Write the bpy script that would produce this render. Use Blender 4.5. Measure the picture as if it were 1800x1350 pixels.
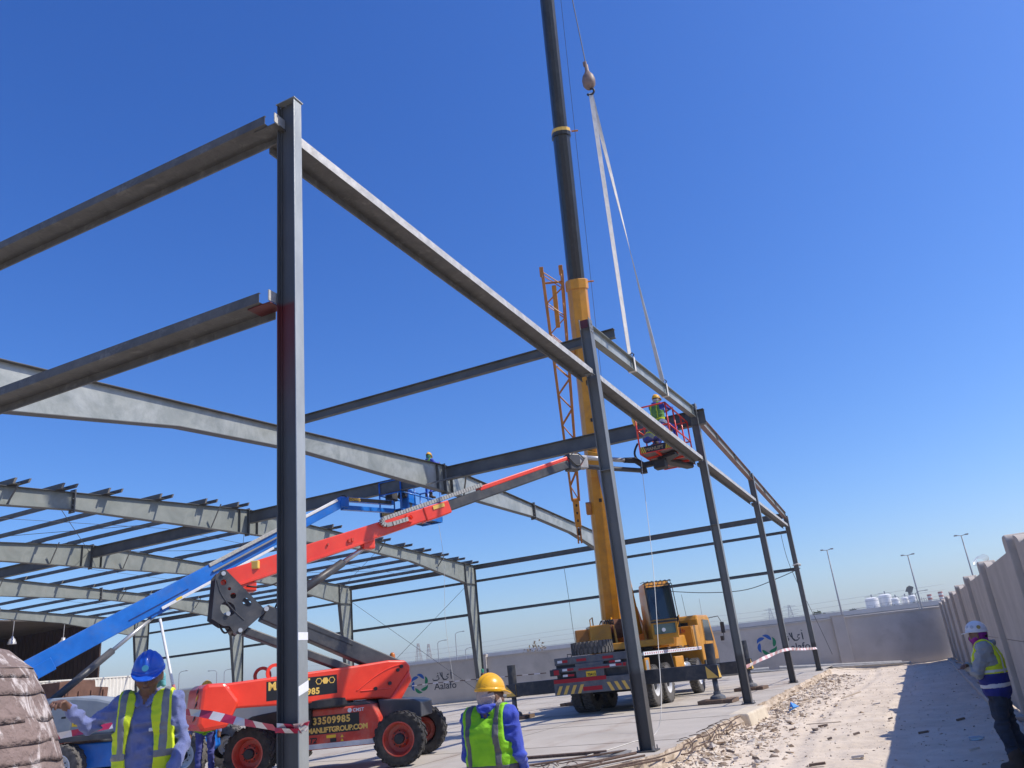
import bpy, bmesh, math, random
import numpy as np
from mathutils import Vector, Matrix, noise as mnoise

for o in list(bpy.data.objects):
    bpy.data.objects.remove(o, do_unlink=True)
SC = bpy.context.scene
COL = SC.collection
R = math.radians

# ------------------------------------------------------------------ camera
cam_d = bpy.data.cameras.new('camera')
cam = bpy.data.objects.new('camera', cam_d)
COL.objects.link(cam)
cam_d.sensor_width = 36.0
cam_d.lens = 1380.5 / 1800.0 * 36.0
cam_d.clip_start = 0.05
cam_d.clip_end = 6000.0
CAM_H = 1.45
_rt = Vector((0.89185327, 0.44095563, -0.1007764))
_dn = Vector((-0.23608501, 0.26374908, -0.93525413))
_fw = Vector((-0.38582589, 0.85790125, 0.33932849))
m = Matrix.Identity(4)
for i in range(3):
    m[i][0] = _rt[i]
    m[i][1] = -_dn[i]
    m[i][2] = -_fw[i]
m[2][3] = CAM_H
cam.matrix_world = m
SC.camera = cam

# ------------------------------------------------------------------ light
SUN_AZ = R(17.0)                    # measured from +X towards +Y
SUN_EL = R(48.5)
sv = Vector((math.cos(SUN_AZ) * math.cos(SUN_EL), math.sin(SUN_AZ) * math.cos(SUN_EL), math.sin(SUN_EL)))
sd = bpy.data.lights.new('sun', 'SUN')
sd.energy = 5.0
sd.angle = R(0.53)
sd.color = (1.0, 0.93, 0.82)
sun = bpy.data.objects.new('sun', sd)
COL.objects.link(sun)
sun.rotation_euler = (-sv).to_track_quat('-Z', 'Y').to_euler()

w = bpy.data.worlds.new('World')
SC.world = w
w.use_nodes = True
nt = w.node_tree
nt.nodes.clear()
sky = nt.nodes.new('ShaderNodeTexSky')
sky.sky_type = 'NISHITA'
sky.sun_disc = False
sky.sun_elevation = SUN_EL
sky.sun_rotation = math.pi / 2 - SUN_AZ
sky.altitude = 0
sky.air_density = 1.15
sky.dust_density = 0.9
sky.ozone_density = 3.2
hs = nt.nodes.new('ShaderNodeHueSaturation')
hs.inputs['Hue'].default_value = 0.507
hs.inputs['Saturation'].default_value = 1.12
bgn = nt.nodes.new('ShaderNodeBackground')
bgn.inputs['Strength'].default_value = 0.115
wo = nt.nodes.new('ShaderNodeOutputWorld')
nt.links.new(sky.outputs[0], hs.inputs['Color'])
# camera-like colour response of the whole sky (per channel gamma and gain)
sepc = nt.nodes.new('ShaderNodeSeparateColor')
comc = nt.nodes.new('ShaderNodeCombineColor')
nt.links.new(hs.outputs[0], sepc.inputs[0])
for ch, (pw, gn) in enumerate(((1.38, 0.57), (1.17, 0.86), (1.0, 1.52))):
    a_ = nt.nodes.new('ShaderNodeMath'); a_.operation = 'POWER'; a_.inputs[1].default_value = pw
    b_ = nt.nodes.new('ShaderNodeMath'); b_.operation = 'MULTIPLY'; b_.inputs[1].default_value = gn
    nt.links.new(sepc.outputs[ch], a_.inputs[0]); nt.links.new(a_.outputs[0], b_.inputs[0]); nt.links.new(b_.outputs[0], comc.inputs[ch])
nt.links.new(comc.outputs[0], bgn.inputs['Color'])
nt.links.new(bgn.outputs[0], wo.inputs['Surface'])

SC.render.engine = 'CYCLES'
SC.view_settings.view_transform = 'Standard'
SC.view_settings.look = 'None'
SC.view_settings.exposure = 0.0
SC.view_settings.gamma = 1.0
SC.view_settings.use_curve_mapping = False

# ------------------------------------------------------------------ materials
MATS = {}


def mat(name, col, col2=None, rough=0.6, metal=0.0, scale=6.0, detail=5.0, lo=0.35, hi=0.65, bump=0.0, bscale=40.0,
        stretch=None, spec=0.4, alpha=None, trans=0.0, coat=0.0, emis=None, distort=0.0, sheen=0.0, zmix=None, ripple=None, grime=None):
    """principled material, colour varied by noise in object space"""
    if name in MATS:
        return MATS[name]
    mt = bpy.data.materials.new(name)
    mt.use_nodes = True
    t = mt.node_tree
    p = t.nodes['Principled BSDF']
    p.inputs['Roughness'].default_value = rough
    p.inputs['Metallic'].default_value = metal
    p.inputs['Specular IOR Level'].default_value = spec
    if trans:
        p.inputs['Transmission Weight'].default_value = trans
    if coat:
        p.inputs['Coat Weight'].default_value = coat
        p.inputs['Coat Roughness'].default_value = 0.12
    if sheen:
        p.inputs['Sheen Weight'].default_value = sheen
    tc = t.nodes.new('ShaderNodeTexCoord')
    mp = t.nodes.new('ShaderNodeMapping')
    if stretch:
        mp.inputs['Scale'].default_value = stretch
    t.links.new(tc.outputs['Object'], mp.inputs['Vector'])
    c1 = tuple(col) + (1.0,)
    out = None
    if col2 is not None:
        nz = t.nodes.new('ShaderNodeTexNoise')
        nz.inputs['Scale'].default_value = scale
        nz.inputs['Detail'].default_value = detail
        nz.inputs['Roughness'].default_value = 0.62
        nz.inputs['Distortion'].default_value = distort
        t.links.new(mp.outputs[0], nz.inputs['Vector'])
        cr = t.nodes.new('ShaderNodeValToRGB')
        cr.color_ramp.elements[0].position = lo
        cr.color_ramp.elements[1].position = hi
        cr.color_ramp.elements[0].color = c1
        cr.color_ramp.elements[1].color = tuple(col2) + (1.0,)
        t.links.new(nz.outputs['Fac'], cr.inputs['Fac'])
        out = cr.outputs[0]
        rr = t.nodes.new('ShaderNodeMapRange')
        rr.inputs['To Min'].default_value = max(0.05, rough - 0.1)
        rr.inputs['To Max'].default_value = min(1.0, rough + 0.12)
        t.links.new(nz.outputs['Fac'], rr.inputs['Value'])
        t.links.new(rr.outputs[0], p.inputs['Roughness'])
    if zmix is not None:              # (z0, z1, colour) : other paint below z0, blended to z1 with a noisy edge
        sp = t.nodes.new('ShaderNodeSeparateXYZ')
        t.links.new(tc.outputs['Object'], sp.inputs[0])
        n2 = t.nodes.new('ShaderNodeTexNoise')
        n2.inputs['Scale'].default_value = 7.0
        t.links.new(tc.outputs['Object'], n2.inputs['Vector'])
        ad = t.nodes.new('ShaderNodeMath')
        ad.operation = 'MULTIPLY_ADD'
        ad.inputs[1].default_value = zmix[3] if len(zmix) > 3 else 0.12
        t.links.new(n2.outputs['Fac'], ad.inputs[0])
        t.links.new(sp.outputs['Z'], ad.inputs[2])
        mr = t.nodes.new('ShaderNodeMapRange')
        mr.inputs['From Min'].default_value = zmix[0]
        mr.inputs['From Max'].default_value = zmix[1]
        t.links.new(ad.outputs[0], mr.inputs['Value'])
        mx = t.nodes.new('ShaderNodeMix')
        mx.data_type = 'RGBA'
        mx.inputs['A'].default_value = tuple(zmix[2]) + (1.0,)
        if out is not None:
            t.links.new(out, mx.inputs['B'])
        else:
            mx.inputs['B'].default_value = c1
        t.links.new(mr.outputs[0], mx.inputs['Factor'])
        out = mx.outputs['Result']
    if grime:                         # (colour, scale, lo, hi, strength): dirt and wear with a shape of its own
        ng = t.nodes.new('ShaderNodeTexNoise')
        ng.inputs['Scale'].default_value = grime[1]
        ng.inputs['Detail'].default_value = 9
        ng.inputs['Roughness'].default_value = 0.72
        ng.inputs['Distortion'].default_value = 0.4
        t.links.new(tc.outputs['Object'], ng.inputs['Vector'])
        mg = t.nodes.new('ShaderNodeMapRange')
        mg.inputs['From Min'].default_value = grime[2]
        mg.inputs['From Max'].default_value = grime[3]
        mg.inputs['To Max'].default_value = grime[4]
        t.links.new(ng.outputs['Fac'], mg.inputs['Value'])
        mx2 = t.nodes.new('ShaderNodeMix')
        mx2.data_type = 'RGBA'
        mx2.inputs['B'].default_value = tuple(grime[0]) + (1.0,)
        if out is not None:
            t.links.new(out, mx2.inputs['A'])
        else:
            mx2.inputs['A'].default_value = c1
        t.links.new(mg.outputs[0], mx2.inputs['Factor'])
        out = mx2.outputs['Result']
    if out is not None:
        t.links.new(out, p.inputs['Base Color'])
    else:
        p.inputs['Base Color'].default_value = c1
    if emis:
        p.inputs['Emission Color'].default_value = tuple(emis[0]) + (1.0,)
        p.inputs['Emission Strength'].default_value = emis[1]
    if bump:
        nb = t.nodes.new('ShaderNodeTexNoise')
        nb.inputs['Scale'].default_value = bscale
        nb.inputs['Detail'].default_value = 4.0
        t.links.new(mp.outputs[0], nb.inputs['Vector'])
        bp = t.nodes.new('ShaderNodeBump')
        bp.inputs['Strength'].default_value = bump
        bp.inputs['Distance'].default_value = 0.02
        t.links.new(nb.outputs['Fac'], bp.inputs['Height'])
        if ripple:                    # broad unevenness (plate that is not perfectly flat)
            nr = t.nodes.new('ShaderNodeTexNoise')
            nr.inputs['Scale'].default_value = ripple[0]
            nr.inputs['Detail'].default_value = 1.0
            t.links.new(tc.outputs['Object'], nr.inputs['Vector'])
            b2 = t.nodes.new('ShaderNodeBump')
            b2.inputs['Strength'].default_value = ripple[1]
            b2.inputs['Distance'].default_value = 0.2
            t.links.new(nr.outputs['Fac'], b2.inputs['Height'])
            t.links.new(b2.outputs[0], bp.inputs['Normal'])
        t.links.new(bp.outputs[0], p.inputs['Normal'])
    MATS[name] = mt
    return mt


def hexc(r, g, b):
    f = lambda v: ((v / 255.0 + 0.055) / 1.055) ** 2.4 if v > 10 else v / 255.0 / 12.92
    return (f(r), f(g), f(b))


# ------------------------------------------------------------------ mesh helpers
class MB:
    """collects geometry for ONE mesh object"""

    def __init__(self):
        self.v = []
        self.f = []
        self.mi = []
        self.cur = 0

    def add(self, vs, fs):
        o = len(self.v)
        self.v += [tuple(p) for p in vs]
        self.f += [tuple(i + o for i in q) for q in fs]
        self.mi += [self.cur] * len(fs)
        return self

    def box(self, c, s, M=None):
        c = Vector(c)
        hx, hy, hz = s[0] / 2, s[1] / 2, s[2] / 2
        vs = []
        for z in (-hz, hz):
            for x, y in ((-hx, -hy), (hx, -hy), (hx, hy), (-hx, hy)):
                p = Vector((x, y, z))
                if M is not None:
                    p = M @ p
                vs.append(p + c)
        return self.add(vs, [(3, 2, 1, 0), (4, 5, 6, 7), (0, 1, 5, 4), (1, 2, 6, 5), (2, 3, 7, 6), (3, 0, 4, 7)])

    def bx(self, x0, x1, y0, y1, z0, z1):
        return self.box(((x0 + x1) / 2, (y0 + y1) / 2, (z0 + z1) / 2), (abs(x1 - x0), abs(y1 - y0), abs(z1 - z0)))

    def prism(self, poly, origin, ux, uy, ext):
        """poly (2D) in plane origin+ux*a+uy*b, extruded by vector ext (centred at origin plane start)"""
        o = Vector(origin)
        ux, uy, e = Vector(ux), Vector(uy), Vector(ext)
        a = [o + ux * p[0] + uy * p[1] for p in poly]
        b = [p + e for p in a]
        n = len(poly)
        fs = [tuple(range(n))[::-1], tuple(range(n, 2 * n))]
        fs += [(i, (i + 1) % n, n + (i + 1) % n, n + i) for i in range(n)]
        if ux.cross(uy).dot(e) < 0:
            fs = [q[::-1] for q in fs]
        return self.add(a + b, fs)

    def sweep(self, prof, p0, p1, up=(0, 0, 1)):
        """extrude a closed 2D profile (side, up) from p0 to p1"""
        p0, p1 = Vector(p0), Vector(p1)
        d = (p1 - p0).normalized()
        s = d.cross(Vector(up)).normalized()
        u = s.cross(d).normalized()
        return self.prism(prof, p0, s, u, p1 - p0)

    def tube(self, p0, p1, r0, r1=None, n=8, cap=True):
        p0, p1 = Vector(p0), Vector(p1)
        if r1 is None:
            r1 = r0
        d = p1 - p0
        if d.length < 1e-6:
            return self
        d.normalize()
        a = d.orthogonal().normalized()
        b = d.cross(a)
        vs = []
        for p, r in ((p0, r0), (p1, r1)):
            for i in range(n):
                t = 2 * math.pi * i / n
                vs.append(p + (a * math.cos(t) + b * math.sin(t)) * r)
        fs = [(i, (i + 1) % n, n + (i + 1) % n, n + i) for i in range(n)]
        if cap:
            fs += [tuple(range(n))[::-1], tuple(range(n, 2 * n))]
        return self.add(vs, fs)

    def path(self, pts, r, n=6):
        pts = [Vector(p) for p in pts]
        rings = []
        prev = None
        for i, p in enumerate(pts):
            if i == 0:
                d = pts[1] - pts[0]
            elif i == len(pts) - 1:
                d = pts[-1] - pts[-2]
            else:
                d = pts[i + 1] - pts[i - 1]
            d.normalize()
            a = d.orthogonal().normalized() if prev is None else (prev - d * prev.dot(d))
            if a.length < 1e-5:
                a = d.orthogonal()
            a.normalize()
            prev = a
            b = d.cross(a)
            rr = r[i] if isinstance(r, (list, tuple)) else r
            rings.append([p + (a * math.cos(2 * math.pi * k / n) + b * math.sin(2 * math.pi * k / n)) * rr for k in range(n)])
        vs = [q for g in rings for q in g]
        fs = []
        for i in range(len(rings) - 1):
            for k in range(n):
                k2 = (k + 1) % n
                fs.append((i * n + k, i * n + k2, (i + 1) * n + k2, (i + 1) * n + k))
        fs.append(tuple(range(n))[::-1])
        fs.append(tuple(range((len(rings) - 1) * n, len(rings) * n)))
        return self.add(vs, fs)

    def ribbon(self, pts, wvec, th=0.004):
        """flat strap through pts; wvec half-width vector(s)"""
        pts = [Vector(p) for p in pts]
        vs = []
        for i, p in enumerate(pts):
            wv = Vector(wvec[i]) if isinstance(wvec, list) else Vector(wvec)
            d = (pts[min(i + 1, len(pts) - 1)] - pts[max(i - 1, 0)]).normalized()
            nn = d.cross(wv).normalized() * (th / 2)
            vs += [p - wv + nn, p + wv + nn, p + wv - nn, p - wv - nn]
        fs = []
        for i in range(len(pts) - 1):
            a, b = i * 4, i * 4 + 4
            for k in range(4):
                k2 = (k + 1) % 4
                fs.append((a + k, a + k2, b + k2, b + k))
        fs.append((3, 2, 1, 0))
        e = (len(pts) - 1) * 4
        fs.append((e, e + 1, e + 2, e + 3))
        return self.add(vs, fs)

    def lathe(self, prof, M=None, n=24):
        """prof list of (r, z) ; revolve about local z"""
        vs, fs = [], []
        k = len(prof)
        for i in range(n):
            t = 2 * math.pi * i / n
            for r, z in prof:
                p = Vector((r * math.cos(t), r * math.sin(t), z))
                vs.append(M @ p if M is not None else p)
        for i in range(n):
            j = (i + 1) % n
            for a in range(k - 1):
                fs.append((i * k + a, j * k + a, j * k + a + 1, i * k + a + 1))
        return self.add(vs, fs)

    def ibeam(self, p0, p1, h, b, tw=0.009, tf=0.014, up=(0, 0, 1)):
        w_, hh = b / 2, h / 2
        t = tw / 2
        prof = [(-w_, -hh), (w_, -hh), (w_, -hh + tf), (t, -hh + tf), (t, hh - tf), (w_, hh - tf), (w_, hh), (-w_, hh),
                (-w_, hh - tf), (-t, hh - tf), (-t, -hh + tf), (-w_, -hh + tf)]
        return self.sweep(prof, p0, p1, up)


def obj(name, mb, m, parent=None, label=None, cat=None, group=None, kind=None, smooth=False, origin=None, bevel=0.0, loc=None):
    """link ONE mesh object. Coordinates are local to the parent; origin moves the mesh origin there."""
    me = bpy.data.meshes.new(name)
    vs = mb.v
    off = Vector(origin) if origin is not None else Vector((0, 0, 0))
    if origin is not None:
        vs = [(v[0] - off[0], v[1] - off[1], v[2] - off[2]) for v in vs]
    me.from_pydata(vs, [], mb.f)
    for mm in (m if isinstance(m, (list, tuple)) else [m]):
        me.materials.append(mm)
    if isinstance(m, (list, tuple)) and len(mb.mi) == len(me.polygons):
        me.polygons.foreach_set('material_index', mb.mi)
    if smooth:
        me.polygons.foreach_set('use_smooth', [True] * len(me.polygons))
    me.update()
    o = bpy.data.objects.new(name, me)
    COL.objects.link(o)
    o.location = off if loc is None else loc
    if parent is not None:
        o.parent = parent
    tag(o, label, cat, group, kind)
    if bevel:
        b = o.modifiers.new('bevel', 'BEVEL')
        b.width = bevel
        b.segments = 2
        b.limit_method = 'ANGLE'
        b.angle_limit = R(40)
    return o


def tag(o, label=None, cat=None, group=None, kind=None):
    if label:
        o['label'] = label
    if cat:
        o['category'] = cat
    if group:
        o['group'] = group
    if kind:
        o['kind'] = kind
    return o


def thing(name, loc, rz=0.0, label=None, cat=None, group=None):
    e = bpy.data.objects.new(name, None)
    e.empty_display_size = 0.2
    COL.objects.link(e)
    e.location = loc
    e.rotation_euler = (0, 0, rz)
    return tag(e, label, cat, group)


def smooth_by_angle(o, ang=35):
    me = o.data
    me.polygons.foreach_set('use_smooth', [True] * len(me.polygons))
    bm = bmesh.new()
    bm.from_mesh(me)
    lim = R(ang)
    for e in bm.edges:
        if len(e.link_faces) == 2:
            e.smooth = e.calc_face_angle(3.0) < lim
        else:
            e.smooth = False
    bm.to_mesh(me)
    bm.free()
    return o


def text_obj(name, body, size, M, m, parent, ext=0.002, bold=0.0, spacing=1.0, align='LEFT', shear=0.0):
    cu = bpy.data.curves.new(name, 'FONT')
    cu.body = body
    cu.size = size
    cu.extrude = ext
    cu.offset = bold
    cu.space_character = spacing
    cu.align_x = align
    cu.shear = shear
    cu.resolution_u = 3
    tmp = bpy.data.objects.new(name + '_tmp', cu)
    COL.objects.link(tmp)
    dg = bpy.context.evaluated_depsgraph_get()
    me = bpy.data.meshes.new_from_object(tmp.evaluated_get(dg))
    bpy.data.objects.remove(tmp, do_unlink=True)
    me.materials.clear()
    me.materials.append(m)
    o = bpy.data.objects.new(name, me)
    COL.objects.link(o)
    o.parent = parent
    o.matrix_local = M
    return o


def frame(o, x, y):
    """matrix with origin o, local x axis x, local y axis y"""
    x = Vector(x).normalized()
    y = Vector(y)
    y = (y - x * y.dot(x)).normalized()
    z = x.cross(y)
    M = Matrix.Identity(4)
    for i in range(3):
        M[i][0], M[i][1], M[i][2], M[i][3] = x[i], y[i], z[i], o[i]
    return M


rnd = random.Random(7)
# ================================================================== materials of the place
M_PRIMER = mat('steel_primer', (0.165, 0.182, 0.165), (0.235, 0.252, 0.23), rough=0.5, scale=1.6, lo=0.3, hi=0.7, bump=0.12, bscale=60,
               distort=0.8, spec=0.45, ripple=(0.9, 0.25), grime=((0.20, 0.15, 0.11), 2.2, 0.56, 0.74, 0.35))
M_PRIMER_BR = mat('steel_primer_pale', (0.20, 0.22, 0.205), (0.30, 0.32, 0.30), rough=0.42, metal=0.2, scale=1.1, lo=0.3, hi=0.7, bump=0.1,
                  bscale=50, distort=2.2, spec=0.5, ripple=(0.8, 0.3), grime=((0.5, 0.52, 0.51), 0.7, 0.45, 0.68, 0.55))  # paler coat with large whitish patches
M_COL = mat('steel_column', (0.135, 0.142, 0.138), (0.185, 0.192, 0.186), rough=0.45, scale=2.5, bump=0.1, bscale=60, spec=0.45,
            stretch=(1, 1, 0.4), zmix=(1.18, 1.30, (0.075, 0.072, 0.068), 0.05), grime=((0.24, 0.20, 0.16), 5.0, 0.56, 0.72, 0.5))
M_COL_MAIN = mat('steel_column_near', (0.31, 0.325, 0.31), (0.42, 0.435, 0.42), metal=0.45, rough=0.44, scale=3.0, bump=0.12, bscale=70, spec=0.45,
                 stretch=(1, 1, 0.35))
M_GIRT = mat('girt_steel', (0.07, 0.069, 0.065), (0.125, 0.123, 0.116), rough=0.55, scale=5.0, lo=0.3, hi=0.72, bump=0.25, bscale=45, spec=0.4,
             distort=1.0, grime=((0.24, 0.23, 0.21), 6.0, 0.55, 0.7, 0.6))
M_GIRT_LIT = mat('girt_sunlit', (0.36, 0.355, 0.34), (0.52, 0.51, 0.49), rough=0.55, metal=0.25, scale=7.0, bump=0.25, bscale=60, grime=((0.28, 0.26, 0.23), 9.0, 0.52, 0.66, 0.6))  # sunlit girt faces painted paler, the rest kept dark
M_STRUT = mat('strut_steel', (0.075, 0.077, 0.075), (0.115, 0.117, 0.113), rough=0.5, scale=2.0, bump=0.1, bscale=60)
M_PURLIN = mat('purlin_steel', (0.085, 0.08, 0.072), (0.14, 0.132, 0.12), rough=0.55, scale=3.0, bump=0.1, bscale=50)
M_RED_OX = mat('red_oxide', (0.055, 0.012, 0.012), (0.13, 0.03, 0.028), rough=0.4, scale=3.0, bump=0.1)
M_BOLT = mat('bolt_steel', (0.42, 0.42, 0.43), rough=0.35, metal=0.8)
M_WIRE = mat('dark_wire', (0.06, 0.06, 0.065), rough=0.5)
M_ROPE = mat('pale_rope', (0.62, 0.6, 0.55), rough=0.9)


def concrete_mat():
    mt = mat('slab_concrete', (0.38, 0.345, 0.295), (0.48, 0.44, 0.385), rough=0.85, scale=0.55, detail=8, lo=0.3, hi=0.72, bump=0.18, bscale=25,
             distort=0.6, spec=0.25)
    t = mt.node_tree
    p = t.nodes['Principled BSDF']
    src = p.inputs['Base Color'].links[0].from_socket
    tc = t.nodes.new('ShaderNodeTexCoord')
    mp = t.nodes.new('ShaderNodeMapping')
    mp.inputs['Scale'].default_value = (0.9, 0.28, 1)
    mp.inputs['Rotation'].default_value = (0, 0, 0.5)
    t.links.new(tc.outputs['Object'], mp.inputs['Vector'])
    n = t.nodes.new('ShaderNodeTexNoise')
    n.inputs['Scale'].default_value = 1.1
    n.inputs['Detail'].default_value = 6
    n.inputs['Roughness'].default_value = 0.7
    t.links.new(mp.outputs[0], n.inputs['Vector'])
    cr = t.nodes.new('ShaderNodeValToRGB')
    cr.color_ramp.elements[0].position = 0.53
    cr.color_ramp.elements[1].position = 0.70
    t.links.new(n.outputs['Fac'], cr.inputs['Fac'])
    mx = t.nodes.new('ShaderNodeMix')
    mx.data_type = 'RGBA'
    mx.inputs['B'].default_value = (0.33, 0.27, 0.22, 1)
    t.links.new(cr.outputs[0], mx.inputs['Factor'])
    t.links.new(src, mx.inputs['A'])
    t.links.new(mx.outputs['Result'], p.inputs['Base Color'])
    return mt


M_SLAB = concrete_mat()
M_BROKEN = mat('broken_concrete', (0.34, 0.27, 0.20), (0.58, 0.49, 0.39), rough=0.95, scale=4.0, bump=0.8, bscale=22, spec=0.2)
M_DIRT = mat('sandy_dirt', (0.51, 0.43, 0.34), (0.66, 0.575, 0.475), rough=1.0, scale=1.3, detail=9, lo=0.28, hi=0.72, bump=0.9, bscale=9, spec=0.1)
M_RUBBLE = mat('rubble_stone', (0.30, 0.235, 0.175), (0.54, 0.45, 0.36), rough=0.95, scale=6.0, bump=0.6, bscale=20, spec=0.15)
M_WALLC = mat('boundary_wall_render', (0.47, 0.43, 0.385), (0.54, 0.495, 0.445), rough=0.9, scale=0.8, bump=0.15, bscale=30, spec=0.2, grime=((0.30, 0.27, 0.235), 0.55, 0.5, 0.72, 0.5))
M_PRECAST = mat('precast_concrete', (0.44, 0.39, 0.33), (0.52, 0.465, 0.40), rough=0.85, scale=1.4, bump=0.15, bscale=35, spec=0.25, grime=((0.30, 0.265, 0.22), 0.8, 0.5, 0.72, 0.45))
M_DESERT = mat('desert_ground', (0.42, 0.37, 0.31), (0.5, 0.44, 0.37), rough=1.0, scale=0.05, spec=0.1)

XG = -4.285                        # gable line
FX = [XG - 8.5 * k for k in range(6)]
CY = [4.80, 13.25, 22.05, 30.65, 39.25]
EAVE_Z, RIDGE_Z, RIDGE_Y = 7.05, 8.0, 22.1


def roof_z(y):
    return RIDGE_Z - abs(y - RIDGE_Y) * (RIDGE_Z - EAVE_Z) / 17.35


# ================================================================== ground
def dirt_z(x, y):
    n = mnoise.fractal(Vector((x * 0.9, y * 0.9, 0.3)), 1.0, 2.0, 4)
    n2 = mnoise.fractal(Vector((x * 3.5, y * 3.5, 1.3)), 1.0, 2.0, 3)
    b = max(0.0, 1.0 - (x + 3.95) / 1.5)               # rubble slope up to the slab edge
    w2 = max(0.0, 1.0 - (1.0 - x) / 0.8) if x < 1.4 else 0.0
    rut = 0.0
    for xr in (-2.3, -0.55):
        u_ = (x - xr - 0.25 * math.sin(y * 0.21)) / 0.16
        rut += math.exp(-u_ * u_) * (0.030 + 0.012 * math.sin(y * 21.0)) - 0.6 * math.exp(-((abs(u_) - 1.7) / 0.6) ** 2) * 0.02
    return -0.36 + 0.035 * n + 0.016 * n2 + 0.17 * b * b + 0.05 * w2 - rut * 0.8


def build_ground():
    mb = MB()
    S = 900.0
    mb.add([(-S, -S, -0.75), (S, -S, -0.75), (S, S, -0.75), (-S, S, -0.75)], [(0, 1, 2, 3)])
    obj('desert_ground', mb, M_DESERT, kind='structure')
    # sandy strip between the slab and the precast wall
    xs = np.linspace(-4.2, 1.75, 120)
    ys = np.concatenate([np.arange(-3.0, 9.0, 0.3), np.arange(9.0, 24, 0.06), np.arange(24, 49.5, 0.16)])
    vs = [(x, y, dirt_z(x, y)) for y in ys for x in xs]
    n = len(xs)
    fs = [(j * n + i, j * n + i + 1, (j + 1) * n + i + 1, (j + 1) * n + i) for j in range(len(ys) - 1) for i in range(n - 1)]
    mb = MB().add(vs, fs)
    obj('dirt_ground', mb, M_DIRT, kind='structure', smooth=True)
    # concrete slab with a ragged broken edge
    edge = []
    y = -3.0
    while y < 41.0:
        jag = 0.10 * mnoise.noise(Vector((y * 0.8, 0, 3))) + 0.07 * mnoise.noise(Vector((y * 3.1, 5, 3))) + 0.03 * rnd.uniform(-1, 1)
        if 9.5 < y < 12.8:
            jag -= 0.55 * math.sin((y - 9.5) / 3.3 * math.pi)
        ex = -3.97 + jag
        for cy in CY[1:]:
            if abs(y - cy) < 0.45:
                ex = max(ex, -3.98)
        edge.append((ex if y > 6.5 else ex + 0.5 * min(1, (6.5 - y) / 1.0), y))
        y += 0.09 if 8 < y < 30 else 0.22
    mb = MB()
    n = len(edge)
    top = [(x, yy, 0.0) for x, yy in edge]
    back = [(-66.0, yy, 0.0) for x, yy in edge]
    mid = [(x - 0.35, yy, 0.0) for x, yy in edge]
    vs = top + mid + back
    fs = []
    for i in range(n - 1):
        fs.append((n + i, i, i + 1, n + i + 1))
        fs.append((2 * n + i, n + i, n + i + 1, 2 * n + i + 1))
    mb.add(vs, fs)
    so = obj('concrete_slab', mb, M_SLAB, kind='structure')
    jm = mat('joint_dark', (0.16, 0.14, 0.12), rough=0.95)
    for jy in (6.4, 10.6, 14.8, 19.0, 23.2, 27.4, 31.6, 35.8):
        obj('saw_joint', MB().bx(-60, -4.15, jy - 0.008, jy + 0.008, 0.001, 0.004), jm, so)
    for jx in (-8.5, -12.8, -17.0, -21.3, -25.5, -29.8):
        obj('saw_joint', MB().bx(jx - 0.008, jx + 0.008, -2.8, 40.4, 0.001, 0.0035), jm, so)
    # the broken edge face, rough, as part of the slab
    rows = 7
    vs = []
    for r in range(rows):
        f = r / (rows - 1)
        for (x, yy) in edge:
            bulge = 0.0 if r == 0 else 0.10 * f + 0.11 * mnoise.noise(Vector((yy * 4.3, f * 4, 9))) + 0.05 * mnoise.noise(Vector((yy * 13, f * 9, 2)))
            vs.append((x + bulge, yy + 0.03 * mnoise.noise(Vector((yy * 9, f * 8, 4))) * (r > 0), 0.004 - f * 0.45))
    fs = [((r + 1) * n + i, (r + 1) * n + i + 1, r * n + i + 1, r * n + i) for r in range(rows - 1) for i in range(n - 1)]
    obj('broken_edge', MB().add(vs, fs), M_BROKEN, parent=so, label='rough broken face along the slab edge')
    # yard beyond the slab up to the rear wall
    mb = MB()
    vs = [(-66, 40.6, 0.006), (-4.2, 40.6, 0.006), (-4.2, 52, -0.06), (-66, 52, 0.0)]
    obj('yard_ground', MB().add(vs, [(0, 1, 2, 3)]), M_SLAB, kind='structure')
    vs = [(-66, -3, 0.0), (-66, 52, 0.0), (-120, 52, -0.01), (-120, -3, -0.01)]
    obj('yard_pavement', MB().add([(x, y_, z - 0.004) for x, y_, z in vs], [(0, 1, 2, 3)]), M_SLAB, kind='structure')
    return edge


EDGE = build_ground()


# ================================================================== boundary walls
def rear_wall_pt(x):
    return Vector((x, 47.0 + (x + 0.9) * 0.253, 0))


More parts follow.
